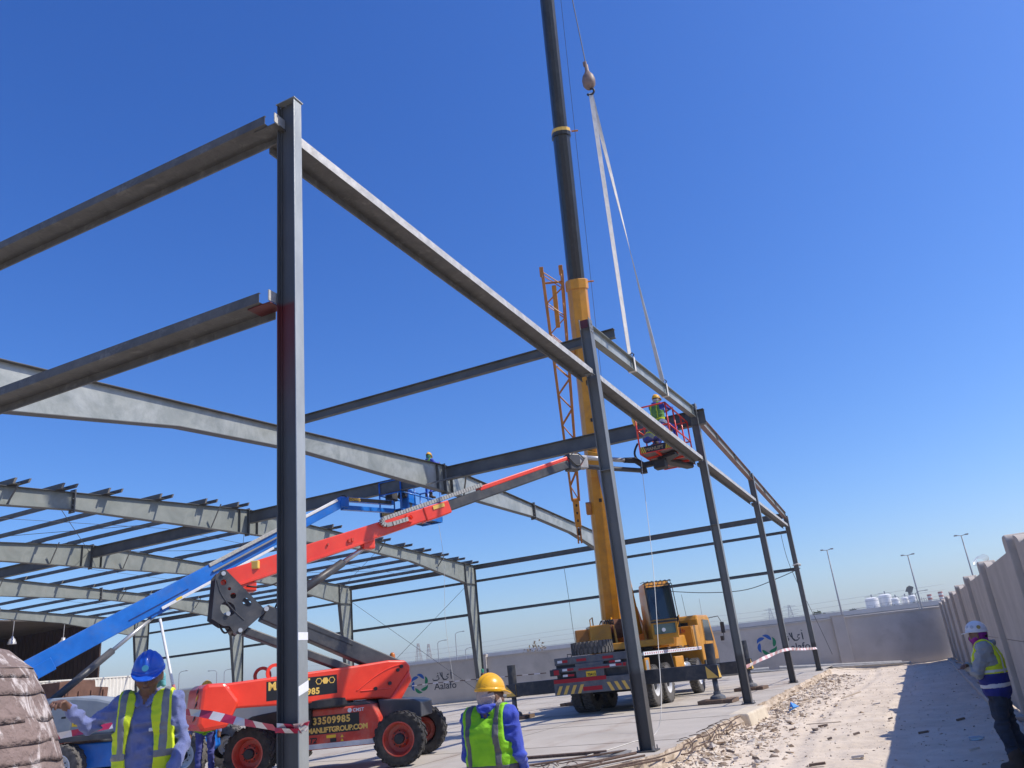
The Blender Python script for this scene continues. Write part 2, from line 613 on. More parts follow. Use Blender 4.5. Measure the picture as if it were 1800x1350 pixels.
def build_walls():
    d = Vector((1, 0.253, 0)).normalized()
    nn = Vector((d.y, -d.x, 0))          # towards the camera
    H0 = 2.16
    def seg(x0, x1, label, cat='wall'):
        p0, p1 = rear_wall_pt(x0), rear_wall_pt(x1)
        L = (p1 - p0).length
        mid = (p0 + p1) / 2
        M = Matrix.Rotation(math.atan2(d.y, d.x), 3, 'Z')
        t = thing('boundary_wall', (p0.x, p0.y, 0), 0, label, cat)
        # block courses: proud flat slabs with fine joints
        z = -0.5
        rows = [(-0.5, 0.30), (0.306, 1.02), (1.026, 1.62), (1.626, H0)]
        for a, b in rows:
            obj('wall_course', MB().box(mid - Vector((p0.x, p0.y, 0)) + Vector((0, 0, (a + b) / 2)), (L - 0.01, 0.2, b - a), M), M_WALLC, t)
        obj('wall_core', MB().box(mid - Vector((p0.x, p0.y, 0)) + Vector((0, 0, H0 / 2 - 0.27)), (L - 0.02, 0.17, H0 + 0.44), M), M_WALLC, t)
        obj('coping', MB().box(mid - Vector((p0.x, p0.y, 0)) + Vector((0, 0, H0 + 0.045)), (L + 0.0, 0.27, 0.08), M), M_PRECAST, t)
        return t
    def pillar(x, label):
        p = rear_wall_pt(x)
        M = Matrix.Rotation(math.atan2(d.y, d.x), 3, 'Z')
        t = thing('wall_pillar', (p.x, p.y, 0), 0, label, 'pillar', 'pillars of the rear boundary wall')
        obj('shaft', MB().box((0, 0, 0.89), (0.62, 0.5, 2.85), M), M_WALLC, t, bevel=0.01)
        obj('cap', MB().box((0, 0, 2.34), (0.66, 0.54, 0.05), M), M_PRECAST, t)
        return t
    xs = [1.5, -3.6, -13.2, -22.4, -33.0, -44.0, -56.0]
    names = ['low grey boundary wall in the shaded corner beside the precast wall',
             'low grey boundary wall with a swirl logo behind the crane cab',
             'low grey boundary wall behind the crane tail',
             'low grey boundary wall with a swirl logo between the red lift and the yellow helmet',
             'low grey boundary wall behind the red lift chassis',
             'low grey boundary wall behind the worker in the blue helmet']
    pil = ['grey pillar where the rear wall meets the sunlit dirt', 'grey pillar of the rear wall behind the crane cab',
           'grey pillar of the rear wall left of the crane tail', 'grey pillar of the rear wall behind the red lift',
           'grey pillar of the rear wall behind the worker in the blue helmet']
    segs = []
    for i in range(6):
        segs.append(seg(xs[i + 1], xs[i], names[i]))
    for i in range(1, 6):
        pillar(xs[i], pil[i - 1])
    # logos painted on the wall: swirl of six leaves, Arabic word, latin word
    blue = mat('logo_blue', hexc(40, 88, 160), rough=0.7)
    green = mat('logo_green', hexc(20, 120, 80), rough=0.7)
    dark = mat('logo_dark', hexc(52, 58, 66), rough=0.8)
    def logo(px, par, zc):
        c = rear_wall_pt(px) + nn * 0.101 + Vector((0, 0, zc))
        ploc = Vector(par.location)
        for k in range(6):
            a0 = math.pi / 2 + 2 * math.pi * k / 6 + 0.2
            prof = []
            N = 9
            for i in range(N + 1):                         # outer arc of the leaf
                f = i / N
                a = a0 + f * 1.15
                r = 0.33 + 0.20 * math.sin(f * math.pi * 0.62 + 0.25)
                prof.append((r * math.cos(a), r * math.sin(a)))
            for i in range(N, -1, -1):
                f = i / N
                a = a0 + f * 1.15
                r = 0.33 + 0.20 * math.sin(f * math.pi * 0.62 + 0.25) - 0.19 * math.sin(math.pi * min(1, f * 0.9 + 0.08))
                prof.append((r * math.cos(a), r * math.sin(a)))
            obj('logo_leaf', MB().prism(prof, c - ploc, d, (0, 0, 1), nn * 0.003), blue if k in (0, 1, 5) else green, par)
        o = c - ploc + d * 0.85 + Vector((0, 0, -0.42))
        text_obj('logo_word', 'Aalafo', 0.52, frame(o, d, (0, 0, 1)), dark, par, ext=0.002, bold=0.004)
        # the Arabic word above, drawn as pen strokes
        mb = MB()
        o2 = c - ploc + d * 0.80 + Vector((0, 0, 0.06))
        def P(a, b):
            return o2 + d * a + Vector((0, 0, b))
        def stroke(pts, wd=0.03):
            mb.ribbon([P(*q) + nn * 0.002 for q in pts], [Vector((0, 0, wd)) if abs(pts[min(i + 1, len(pts) - 1)][0] - pts[max(i - 1, 0)][0]) > abs(pts[min(i + 1, len(pts) - 1)][1] - pts[max(i - 1, 0)][1]) else d * wd for i in range(len(pts))], 0.004)
        stroke([(0.36, 0.22), (0.26, 0.28), (0.24, 0.18), (0.36, 0.16), (0.36, 0.06), (0.24, 0.02), (0.02, 0.02), (0.0, 0.12)])   # fa
        stroke([(0.28, 0.38), (0.33, 0.38)], 0.028)
        stroke([(0.56, 0.42), (0.56, 0.12), (0.62, 0.02), (0.80, 0.02)])
        stroke([(0.44, 0.42), (0.50, 0.22), (0.66, 0.04)])
        stroke([(0.96, 0.28), (0.84, 0.26), (0.82, 0.16), (0.92, 0.12), (0.80, 0.02)])
        stroke([(1.08, 0.38), (1.08, 0.02)])
        stroke([(1.05, 0.50), (1.12, 0.46)], 0.02)
        obj('logo_word', mb, dark, par)
    logo(-7.3, segs[1], 1.28)
    logo(-26.0, segs[3], 1.2)
    # timber / pipe along the wall foot (sill)
    for i, (x0, x1, off, r) in enumerate([(-22, -14.6, 0.9, 0.09), (-14.2, -7.5, 1.0, 0.12), (-7.0, -1.3, 1.0, 0.11), (-9.5, -1.0, 1.5, 0.05)]):
        a, b = rear_wall_pt(x0) + nn * off, rear_wall_pt(x1) + nn * off
        za = 0.1 if x0 < -5 else -0.2
        zb = 0.1 if x1 < -5 else -0.22
        obj('pipe_length', MB().tube((a.x, a.y, za), (b.x, b.y, zb), r, n=10), mat('pipe_grey', (0.3, 0.3, 0.29), (0.4, 0.39, 0.37), rough=0.6),
            label=['grey pipe lying along the wall foot left of the crane tail', 'thick grey pipe lying along the wall foot under the crane',
                   'grey pipe lying along the wall foot by the logo', 'thin pipe lying on the dirt edge by the rear wall'][i], cat='pipe', smooth=False, origin=(a.x, a.y, 0))
    # ---- precast wall on the right
    ys = [-3.0, 2.2, 7.3, 12.4, 17.5, 22.6, 27.6, 32.5, 37.3, 42.1, 46.9]
    lab = ['outside the picture', 'nearest to the camera', 'beside the camera', 'right of the white helmeted worker',
           'behind the white helmeted worker', 'just past the white helmet', 'sixth from the camera', 'fourth from the far corner',
           'third from the far corner', 'second from the far corner', 'at the far corner']
    for i, y in enumerate(ys):
        t = thing('wall_post', (1.4, y, -0.4), 0, 'beige precast wall post with a rounded top, ' + lab[i], 'wall post', 'posts of the precast wall')
        prof = []
        W, Hh, rr = 0.19, 2.85, 0.10
        for k in range(7):
            a = math.pi / 2 * k / 6
            prof.append((W - rr + rr * math.cos(a), Hh - rr + rr * math.sin(a)))
        for k in range(7):
            a = math.pi / 2 + math.pi / 2 * k / 6
            prof.append((-W + rr + rr * math.cos(a), Hh - rr + rr * math.sin(a)))
        prof += [(-W, -0.3), (W, -0.3)]
        obj('shaft', MB().prism(prof, (-0.09, 0, 0), (0, 1, 0), (0, 0, 1), (0.29, 0, 0)), M_PRECAST, t, bevel=0.015)
        obj('foot_block', MB().bx(-0.24, 0.26, -0.3, 0.3, -0.3, 0.18), M_PRECAST, t, bevel=0.02)
    for i in range(len(ys) - 1):
        y0, y1 = ys[i] + 0.25, ys[i + 1] - 0.215
        t = thing('wall_panel', (1.4, y0, -0.4), 0, 'beige precast wall panel with a dipped top, from the post %s' % lab[i], 'wall panel', 'panels of the precast wall')
        L = y1 - y0
        def panel(za, zb, top):
            prof = [(0, za), (L, za)]
            if top:
                prof += [(L, zb)]
                for k in range(7):
                    a = math.pi / 2 * k / 6
                    prof.append((L - 0.02 - 0.42 * math.sin(a), zb - 0.13 * (1 - math.cos(a)) ** 0.7))
                for k in range(7):
                    a = math.pi / 2 * (1 - k / 6)
                    prof.append((0.02 + 0.42 * math.sin(a), zb - 0.13 * (1 - math.cos(a)) ** 0.7))
                prof += [(0, zb)]
            else:
                prof += [(L, zb), (0, zb)]
            return MB().prism(prof, (0.0, 0, 0), (0, 1, 0), (0, 0, 1), (0.12, 0, 0))
        obj('panel', panel(0.12, 1.45, False), M_PRECAST, t)
        obj('panel', panel(1.458, 2.82, True), M_PRECAST, t)
    # rolled wire on the wall top
    pts = []
    for k in range(60):
        a = k * 0.42
        pts.append((1.42 + 0.1 * math.sin(a), 17.4 + k * 0.02, 2.5 + 0.07 * math.cos(a)))
    obj('wire_coil', MB().path(pts, 0.006, 4), mat('wire_pale', (0.6, 0.6, 0.6), rough=0.4, metal=0.5), label='small coil of pale wire resting on a precast wall post', cat='wire', origin=(1.42, 17.4, 2.5))
    # kerb at the wall foot
    obj('kerb', MB().bx(1.0, 1.16, -3, 46.0, -0.45, -0.2), M_PRECAST, kind='structure', bevel=0.02)
    return segs


WALLS = build_walls()


# ================================================================== steel skeleton
def h_column(name, x0, x1, y0, y1, ztop, mw, mf, label, tf=0.012, tw=0.009, cap=False, zbot=0.0, plate=True):
    """H column, flanges facing +-X, web in the XZ plane"""
    xc, yc = (x0 + x1) / 2, (y0 + y1) / 2
    t = thing(name, (xc, yc, 0), 0, label, 'column', 'columns of the gable end')
    hx, hy = (x1 - x0) / 2, (y1 - y0) / 2
    for s in (1, -1):
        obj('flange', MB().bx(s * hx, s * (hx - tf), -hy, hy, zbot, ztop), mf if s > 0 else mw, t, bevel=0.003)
    obj('web', MB().bx(-hx + tf, hx - tf, -tw / 2, tw / 2, zbot, ztop), mw, t)
    if plate:
        obj('base_plate', MB().bx(-hx - 0.06, hx + 0.06, -hy - 0.05, hy + 0.05, zbot + 0.004, zbot + 0.024), M_COL, t, bevel=0.004)
        for bxx in (-hx - 0.03, hx + 0.03):
            for byy in (-hy - 0.0, hy + 0.0):
                obj('anchor_bolt', MB().tube((bxx, byy, zbot + 0.02), (bxx, byy, zbot + 0.085), 0.012, n=6), M_BOLT, t)
    if cap:
        obj('cap_plate', MB().bx(-hx - 0.006, hx + 0.012, -hy - 0.012, hy + 0.012, ztop + 0.001, ztop + 0.011), mf, t)
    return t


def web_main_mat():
    mt = mat('steel_near_shaded', (0.06, 0.061, 0.06), (0.09, 0.091, 0.09), rough=0.45, scale=3.0, bump=0.1, bscale=70, stretch=(1, 1, 0.3))  # shade on web and inner flange put into a darker base colour
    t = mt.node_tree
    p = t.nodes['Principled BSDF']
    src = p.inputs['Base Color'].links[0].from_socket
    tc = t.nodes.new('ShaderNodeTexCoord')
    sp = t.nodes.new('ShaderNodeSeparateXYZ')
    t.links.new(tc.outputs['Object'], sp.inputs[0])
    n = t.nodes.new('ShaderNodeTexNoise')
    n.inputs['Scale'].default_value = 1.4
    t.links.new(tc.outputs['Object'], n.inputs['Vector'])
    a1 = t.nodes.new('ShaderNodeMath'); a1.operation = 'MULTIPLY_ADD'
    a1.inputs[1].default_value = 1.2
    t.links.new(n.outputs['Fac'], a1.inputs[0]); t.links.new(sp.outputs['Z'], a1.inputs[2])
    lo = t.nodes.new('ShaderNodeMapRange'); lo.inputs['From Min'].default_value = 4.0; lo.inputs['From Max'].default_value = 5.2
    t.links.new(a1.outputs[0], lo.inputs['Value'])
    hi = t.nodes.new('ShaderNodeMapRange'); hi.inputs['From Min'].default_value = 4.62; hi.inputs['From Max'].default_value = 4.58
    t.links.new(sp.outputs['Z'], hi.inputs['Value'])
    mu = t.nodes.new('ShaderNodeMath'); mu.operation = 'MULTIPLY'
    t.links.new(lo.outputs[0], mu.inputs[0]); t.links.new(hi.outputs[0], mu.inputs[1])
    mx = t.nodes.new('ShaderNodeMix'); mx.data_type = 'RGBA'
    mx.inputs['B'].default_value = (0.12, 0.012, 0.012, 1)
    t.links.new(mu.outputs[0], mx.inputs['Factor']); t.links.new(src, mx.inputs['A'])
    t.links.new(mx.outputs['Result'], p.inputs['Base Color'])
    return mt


M_WEBMAIN_SHADE = web_main_mat()
cmain = h_column('steel_column', -4.265, -4.06, 4.74, 4.845, 6.70, M_WEBMAIN_SHADE, M_COL_MAIN, 'tall near grey steel column in the left foreground with white tape marks', cap=True, tf=0.011, tw=0.008)
# near column: inner radius fillets, cap bolts, tape marks
for s in (1, -1):
    obj('fillet', MB().bx(s * 0.0905, s * 0.076, -0.016, 0.016, 0, 6.69), M_WEBMAIN_SHADE, cmain)
for yy in (-0.03, 0.03):
    obj('bolt', MB().tube((-0.02 + yy, -0.055, 6.64), (-0.02 + yy, -0.064, 6.64), 0.006, n=6), M_BOLT, cmain)
M_WTAPE = mat('white_tape', (0.74, 0.75, 0.76), (0.66, 0.67, 0.68), rough=0.45, scale=20)
obj('tape_mark', MB().prism([(-0.054, 0), (0.054, 0.0), (0.054, 0.055), (-0.054, 0.055)], (0.1035, 0, 1.805), (0, 1, 0), (0, 0, 1), (0.001, 0, 0)), M_WTAPE, cmain)
obj('tape_mark', MB().prism([(-0.054, 0), (0.054, 0.035), (0.054, 0.105), (-0.054, 0.065)], (0.1035, 0, 1.42), (0, 1, 0), (0, 0, 1), (0.001, 0, 0)), M_WTAPE, cmain)
labels = ['dark steel column of the gable end nearest to the rubble, second from the left',
          'dark steel column of the gable end at the ridge, beside the red basket',
          'dark steel column of the gable end, fourth from the near end', 'dark steel column at the far corner of the gable end']
GC = []
for i in range(1, 5):
    zt = [7.58, 8.12, 7.52, 6.92][i - 1]
    c = h_column('steel_column', -4.385, -4.18, CY[i] - 0.1, CY[i] + 0.1, zt, M_COL, M_COL, labels[i - 1])
    GC.append(c)
# splice / red end plates on columns
obj('end_plate', MB().bx(-0.075, 0.075, -0.112, -0.104, 7.38, 7.54), M_RED_OX, GC[0])
obj('stiffener', MB().bx(-0.09, 0.09, -0.098, -0.005, 4.60, 4.612), M_COL, GC[0])
obj('stiffener', MB().bx(-0.09, 0.09, -0.098, -0.005, 4.60, 4.612), M_COL, GC[1])

for ci, c in enumerate(GC):
    for s_ in (-1, 1):
        if s_ > 0 and ci == 3:
            continue
        cl = obj('girt_cleat', MB().bx(-0.085, 0.07, s_ * 0.101, s_ * 0.26, 6.398, 6.408), M_COL, c)
        for bxx in (-0.05, 0.03):
            obj('bolt', MB().tube((bxx, s_ * 0.18, 6.375), (bxx, s_ * 0.18, 6.398), 0.014, n=6), M_BOLT, cl)
    zt = [7.58, 8.12, 7.52, 6.92][ci]
    ep = obj('rafter_plate', MB().bx(-0.07, 0.07, 0.0095, 0.098, zt - 0.34, zt - 0.03), M_COL, c)
    for zz in (0.1, 0.2, 0.28):
        obj('bolt', MB().tube((0.104, -0.04, zt - zz), (0.118, -0.04, zt - zz), 0.014, n=6), M_BOLT, c)
        obj('bolt', MB().tube((0.104, 0.04, zt - zz), (0.118, 0.04, zt - zz), 0.014, n=6), M_BOLT, c)
# ---- Z girts
def zprof(wd, fl, t=0.004, lip=0.02, flip=1, upend=1):
    """Z lying on its web: web horizontal from -wd/2..wd/2; flange up at +side, flange down at -side"""
    w_ = wd / 2
    a = [(-w_, -fl), (-w_, 0), (w_ - t, 0), (w_ - t, fl), (w_ - lip, fl), (w_ - lip, fl + t), (w_, fl + t), (w_, -t), (-w_ + t, -t), (-w_ + t, -fl + 0.0), (-w_ + lip, -fl), (-w_ + lip, -fl - t), (-w_, -fl - t)]
    return [(p[0] * flip, p[1]) for p in a]


def zgirt(p0, p1, wd, fl, m, label, group, flip=1, cat='girt'):
    p0, p1 = Vector(p0), Vector(p1)
    pr = zprof(wd, fl, flip=flip)
    mb = MB().sweep(pr, p0, p1)
    return obj('steel_girt', mb, m, label=label, cat=cat, group=group, origin=p0)


Zg = 6.42
lab = ['long pale edged girt between the near column and the second column', 'girt between the second column and the ridge column, under the red basket',
       'girt of the gable end between the ridge column and the fourth column', 'girt of the gable end between the last two columns']
for i in range(4):
    y0 = CY[i] + (0.07 if i == 0 else 0.102)
    y1 = CY[i + 1] - 0.102
    g = zgirt((-4.36, y0, Zg), (-4.36, y1, Zg), 0.235, 0.095, [M_GIRT, M_GIRT_LIT][0], lab[i], 'girts of the gable end', flip=1)
    # paler strip paints sunlight on the outer face of the upright flange
    obj('outer_flange', MB().bx(0.118, 0.1205, 0.01, y1 - y0 - 0.01, -0.006, 0.102), M_GIRT_LIT, g)
# side wall girts at the near column running to the left
for k, (z, lb) in enumerate([(6.43, 'upper girt running left from the near column'), (4.60, 'lower girt running left from the near column')]):
    g = zgirt((-4.30 if k == 0 else -4.35, 4.72, z), (-12.7, 4.72, z), 0.21, 0.085, M_GIRT, lb, 'girts of the near side wall', flip=-1)
    obj('cleat', MB().bx(-0.012 + (0.09 if k == 0 else 0.08), -0.002 + (0.09 if k == 0 else 0.08), -0.07, 0.10, 0.01, 0.11), M_GIRT_LIT, g)
    obj('cleat_foot', MB().bx(-0.16, 0.10 if k == 0 else 0.09, -0.07, 0.10, -0.018, -0.008), M_RED_OX if k == 1 else M_GIRT, g)

# ---- gable rafters
def rafter(y0, y1, label, m=M_PRIMER, dz=0.0, h=0.30):
    z0, z1 = roof_z(y0) - h / 2 + dz, roof_z(y1) - h / 2 + dz
    p0, p1 = Vector((-4.285, y0, z0)), Vector((-4.285, y1, z1))
    t = thing('gable_rafter', p0, 0, label, 'rafter', 'rafters of the gable end')
    d = p1 - p0
    w_ = 0.075
    obj('top_flange', MB().sweep([(-w_, h / 2 - 0.012), (w_, h / 2 - 0.012), (w_, h / 2), (-w_, h / 2)], (0, 0, 0), d), m[0], t)
    obj('bottom_flange', MB().sweep([(-w_, -h / 2), (w_, -h / 2), (w_, -h / 2 + 0.012), (-w_, -h / 2 + 0.012)], (0, 0, 0), d), m[0], t)
    obj('web', MB().sweep([(-0.004, -h / 2 + 0.012), (0.004, -h / 2 + 0.012), (0.004, h / 2 - 0.012), (-0.004, h / 2 - 0.012)], (0, 0, 0), d), m[1], t)
    for f in (0.004, 0.33, 0.66, 0.985):
        c = d * f
        for s in (-1, 1):
            obj('stiffener', MB().box((s * 0.035, c.y, c.z), (0.055, 0.008, h - 0.03)), m[1], t)
    return t


rafter(CY[1] + 0.105, CY[2] - 0.11, 'grey rafter hanging in two white slings beside the worker', (M_PRIMER, M_PRIMER_BR), dz=0.0)
M_RAFT_RED = mat('rafter_redbrown', (0.20, 0.12, 0.105), (0.28, 0.19, 0.17), rough=0.5, scale=3)
rafter(CY[2] + 0.105, CY[3] - 0.105, 'rafter with a red brown flange between the ridge column and the fourth column', (M_RAFT_RED, M_PRIMER), dz=0.0)
rafter(CY[3] + 0.105, CY[4] - 0.105, 'rafter with a red brown flange between the last two columns of the gable end', (M_RAFT_RED, M_PRIMER), dz=0.0)


# ---- portal frames
def portal_frame(x, label, mw):
    t = thing('portal_frame', (x, 22.1, 0), 0, label, 'steel frame', 'portal frames of the shed')
    FLW, TF = 0.22, 0.014
    half = 17.35
    prof_b = [(16.25, 6.07), (10.9, 6.88), (7.05, 7.12), (0.0, 7.12)]

    def strip(pts, name, wd=FLW, th=TF, sgn=1):
        # plate following a polyline in the YZ plane, thickness grows outwards by sgn
        for i in range(len(pts) - 1):
            a, b = Vector((0, pts[i][0], pts[i][1])), Vector((0, pts[i + 1][0], pts[i + 1][1]))
            d = (b - a).normalized()
            nn = Vector((0, -d.z, d.y)) * sgn
            mb = MB()
            mb.prism([(-wd / 2, 0), (wd / 2, 0), (wd / 2, th), (-wd / 2, th)], a, (1, 0, 0), nn, b - a)
            obj(name, mb, M_STRUT if sgn < 0 or True else M_PRIMER, t)
    for s in (-1, 1):
        # rafter web
        top = [(s * half, 7.05), (s * 0.004, 8.0)]
        bot = [(s * y, z) for y, z in prof_b]
        bot[-1] = (s * 0.004, 7.12)
        poly = [(s * half, 7.05)] + [(s * 16.25, 7.05 + 0.0602)] + []
        web = [(s * 16.26, 7.1097), (s * 0.004, 8.0)] + bot[::-1]
        obj('rafter_web', MB().prism(web, (-0.004, 0, 0), (0, 1, 0), (0, 0, 1), (0.008, 0, 0)), mw, t)
        strip([(s * half, 7.05), (s * 0.002, 8.0)], 'top_flange', sgn=1 if s < 0 else -1)
        strip([(s * 16.25, 6.07), (s * 10.9, 6.88)], 'bottom_flange', sgn=-1 if s < 0 else 1)
        strip([(s * 10.9, 6.88), (s * 7.05, 7.12)], 'bottom_flange', sgn=-1 if s < 0 else 1)
        strip([(s * 7.05, 7.12), (s * 0.002, 7.12)], 'bottom_flange', sgn=-1 if s < 0 else 1)
        # column
        cw = [(s * half, 0), (s * half, 7.05), (s * 16.25, 7.1097), (s * 16.25, 6.07), (s * 16.95, 0)]
        obj('column_web', MB().prism(cw, (-0.004, 0, 0), (0, 1, 0), (0, 0, 1), (0.008, 0, 0)), mw, t)
        strip([(s * half, 0.0), (s * half, 7.06)], 'column_flange', sgn=-1 if s > 0 else 1)
        strip([(s * 16.95, 0.0), (s * 16.25, 6.07)], 'column_flange', sgn=1 if s > 0 else -1)
        strip([(s * 16.25, 6.07), (s * 16.25, 7.10)], 'knee_plate', wd=0.21, sgn=1 if s > 0 else -1)
        obj('knee_stiffener', MB().bx(-0.1, 0.1, s * 16.27, s * 17.33, 6.045, 6.059), M_STRUT, t)
        obj('base_plate', MB().bx(-0.14, 0.14, s * 16.88, s * 17.42, 0.004, 0.026), M_STRUT, t)
        # splice plates, and stiffeners where the struts meet
        for yy in (7.05,):
            zt = 8.0 - yy * 0.95 / 17.35
            obj('splice_plate', MB().bx(-0.115, 0.115, s * yy - 0.02, s * yy + 0.02, 7.12 - 0.10, zt + 0.10), M_STRUT, t)
            for k in range(4):
                zz = 7.05 + k * (zt - 7.0) / 3.2
                for xx in (-0.07, 0.07):
                    obj('bolt', MB().tube((xx, s * yy - 0.05, zz), (xx, s * yy + 0.05, zz), 0.014, n=6), M_BOLT, t)
    obj('ridge_plate', MB().bx(-0.11, 0.11, -0.018, 0.018, 7.04, 8.06), M_STRUT, t)
    for s in (-1, 1):
        obj('web_stiffener', MB().bx(0.006, 0.1, s * 0.45 - 0.006, s * 0.45 + 0.006, 7.13, 7.96), M_STRUT, t)
    return t


fl = ['big nearest portal frame whose pale tapering rafter crosses the picture',
      'second portal frame, the first one carrying purlins', 'third portal frame under the purlins',
      'fourth portal frame under the purlins', 'last portal frame beside the dark shed']
for k in range(1, 6):
    portal_frame(FX[k], fl[k - 1], M_PRIMER_BR if k == 1 else M_PRIMER)

# ---- longitudinal struts
def strut(name, p0, p1, h, b, m, label, group, cat='beam', end=0.0):
    p0, p1 = Vector(p0), Vector(p1)
    return obj(name, MB().ibeam(p0, p1, h, b), m, label=label, cat=cat, group=group, origin=p0)


strut('steel_strut', (-4.1, 14.5, 7.69), (FX[1] - 0.12, 14.5, 7.69), 0.2, 0.12, M_STRUT, 'slim beam running from the hanging rafter to the nearest portal frame', 'ridge and rafter struts')
seg = ['ridge beam from the red basket to the nearest portal frame', 'ridge beam between the first two portal frames', 'ridge beam between the second and third portal frames',
       'ridge beam between the third and fourth portal frames', 'ridge beam between the last two portal frames']
for k in range(5):
    strut('ridge_beam', (FX[k] - (0.11 if k else -0.3), 22.1, 7.70), (FX[k + 1] + 0.125, 22.1, 7.70), 0.44, 0.2, M_STRUT, seg[k], 'ridge beams', )
seg = ['between the far corner column and the nearest frame', 'between the first two frames', 'between the second and third frames', 'between the third and fourth frames', 'between the last two frames']
for k in range(5):
    strut('eave_beam', (FX[k] - 0.12, 39.2, 6.93), (FX[k + 1] + 0.12, 39.2, 6.93), 0.25, 0.14, M_STRUT, 'eave beam of the far side wall ' + seg[k], 'eave beams of the far side')
    for z, nm in ((6.22, 'upper'), (4.48, 'lower')):
        zgirt((FX[k] - 0.115, 39.56, z), (FX[k + 1] - 0.105, 39.56, z), 0.2, 0.075, M_STRUT, nm + ' girt of the far side wall ' + seg[k], 'girts of the far side wall')

# ---- purlins, one object each, lapped over the frames
PY = [5.3, 6.9, 8.5, 10.1, 11.6, 13.1, 14.5, 16.0, 17.9, 19.8, 21.3, 23.0, 24.8, 26.7, 28.5, 30.3, 32.1, 33.8, 35.5, 37.2, 38.7]
bay = ['second and third', 'third and fourth', 'fourth and last']


def purlin_mesh(L):
    pr = [(-0.062, 0), (-0.004, 0), (-0.004, 0.166), (0.06, 0.166), (0.06, 0.154), (0.064, 0.154), (0.064, 0.17), (-0.0005, 0.17), (-0.0005, 0.004), (-0.058, 0.004), (-0.058, 0.016), (-0.062, 0.016)]
    return MB().sweep(pr, (0.36, 0, 0), (-L - 0.36, 0, 0))


ORD = ['first', 'second', 'third', 'fourth', 'fifth', 'sixth', 'seventh', 'eighth', 'ninth', 'tenth', 'eleventh', 'twelfth', 'thirteenth', 'fourteenth', 'fifteenth', 'sixteenth', 'seventeenth', 'eighteenth', 'nineteenth', 'twentieth', 'twenty first']
proto = {}
for bi in range(3):
    for pi, y in enumerate(PY):
        sg = -1 if y < RIDGE_Y else 1
        x = FX[2 + bi]
        nm = '%s roof purlin from the near eave, spanning the %s portal frames' % (ORD[pi], bay[bi])
        z = roof_z(y) + 0.018
        if not proto:
            o = obj('roof_purlin', purlin_mesh(8.5), M_PURLIN)
            proto['p'] = o
        else:
            o = proto['p'].copy()
            COL.objects.link(o)
        o.location = (x, y + (0.03 if bi % 2 else -0.03), z)
        o.rotation_euler = (0.055 * sg * -1, 0, 0)
        tag(o, nm, 'purlin', 'purlins between the %s frames' % bay[bi])
        if bi == 0:                       # lapped stub and plate over the first frame
            if 'stub' not in proto:
                pr = [(-0.05, 0), (-0.004, 0), (-0.004, 0.116), (0.05, 0.116), (0.054, 0.12), (-0.0005, 0.12), (-0.0005, 0.004), (-0.05, 0.004)]
                c = obj('lap_piece', MB().sweep(pr, (0.62, 0.24, 0.0), (-0.7, 0.24, 0.0)), M_PURLIN, o)
                d_ = obj('lap_plate', MB().bx(-0.5, 0.33, 0.02, 0.25, 0.01, 0.018), M_PURLIN, o)
                proto['stub'] = (c, d_)
            else:
                for q in proto['stub']:
                    c = q.copy()
                    COL.objects.link(c)
                    c.parent = o
# last short bay next to the shed
for pi, y in enumerate(PY):
    o = obj('roof_purlin', purlin_mesh(3.0), M_PURLIN) if pi == 0 else sp_.copy()
    if pi == 0:
        sp_ = o
    else:
        COL.objects.link(o)
    o.location = (FX[5], y - 0.03, roof_z(y) + 0.018)
    tag(o, '%s short purlin from the near eave, between the last frame and the dark shed' % ORD[pi], 'purlin', 'purlins over the last short bay')

# ---- flange braces and bracing rods
fb = 0
for k in range(1, 5):
    for y in ((20.9, 23.3) if k == 1 else (13.1, 20.3, 23.6, 30.3, 35.5)):
        for s in (1, -1):
            if k == 1 and s < 0:
                continue
            p0 = (FX[k] + 0.06 * s, y, 7.14 if abs(y - 22.1) < 7 else roof_z(y) - 0.5)
            p1 = (FX[k] + 0.5 * s, y + (0.0), roof_z(y) + 0.0) if k > 1 else (FX[k] + 0.8, 22.1 + (-0.1 if y < 22 else 0.1), 7.5)
            obj('flange_brace', MB().sweep([(-0.025, -0.003), (0.025, -0.003), (0.025, 0.003), (-0.019, 0.003), (-0.019, 0.05), (-0.025, 0.05)], p0, p1), M_STRUT,
                label='short diagonal brace on the %s side of the %s frame, %s along the rafter' % ('right' if s > 0 else 'left', ['first', 'second', 'third', 'fourth'][k - 1], {13.1: 'first', 20.3: 'second', 20.9: 'second', 23.6: 'third', 23.3: 'third', 30.3: 'fourth', 35.5: 'fifth'}[y]), cat='brace', group='flange braces', origin=p0)
rods = []
def rod(p0, p1, label, r=0.011, sag=0.0, m=M_WIRE):
    p0, p1 = Vector(p0), Vector(p1)
    pts = [p0.lerp(p1, i / 10) + Vector((0, 0, -sag * 4 * (i / 10) * (1 - i / 10))) for i in range(11)]
    obj('brace_rod', MB().path(pts, r, 5), m, label=label, cat='brace rod', group='bracing rods', origin=p0)
rod((FX[2], 39.2, 6.3), (FX[3], 39.2, 0.4), 'bracing rod falling left between two far side columns')
rod((FX[3], 39.2, 6.3), (FX[2], 39.2, 0.4), 'bracing rod falling right between two far side columns, crossing the other')
for k, (ya, yb) in enumerate([(6, 14.5), (14.5, 22), (22, 30.5), (30.5, 38.5)]):
    nm = ['nearest the eave', 'left of the ridge', 'right of the ridge', 'near the far eave'][k]
    rod((FX[2], ya, roof_z(ya) - 0.25), (FX[3], yb, roof_z(yb) - 0.25), 'roof bracing rod rising to the far right, bay %s' % nm, r=0.010)
    rod((FX[2], yb, roof_z(yb) - 0.25), (FX[3], ya, roof_z(ya) - 0.25), 'roof bracing rod falling to the far left, bay %s' % nm, r=0.010)
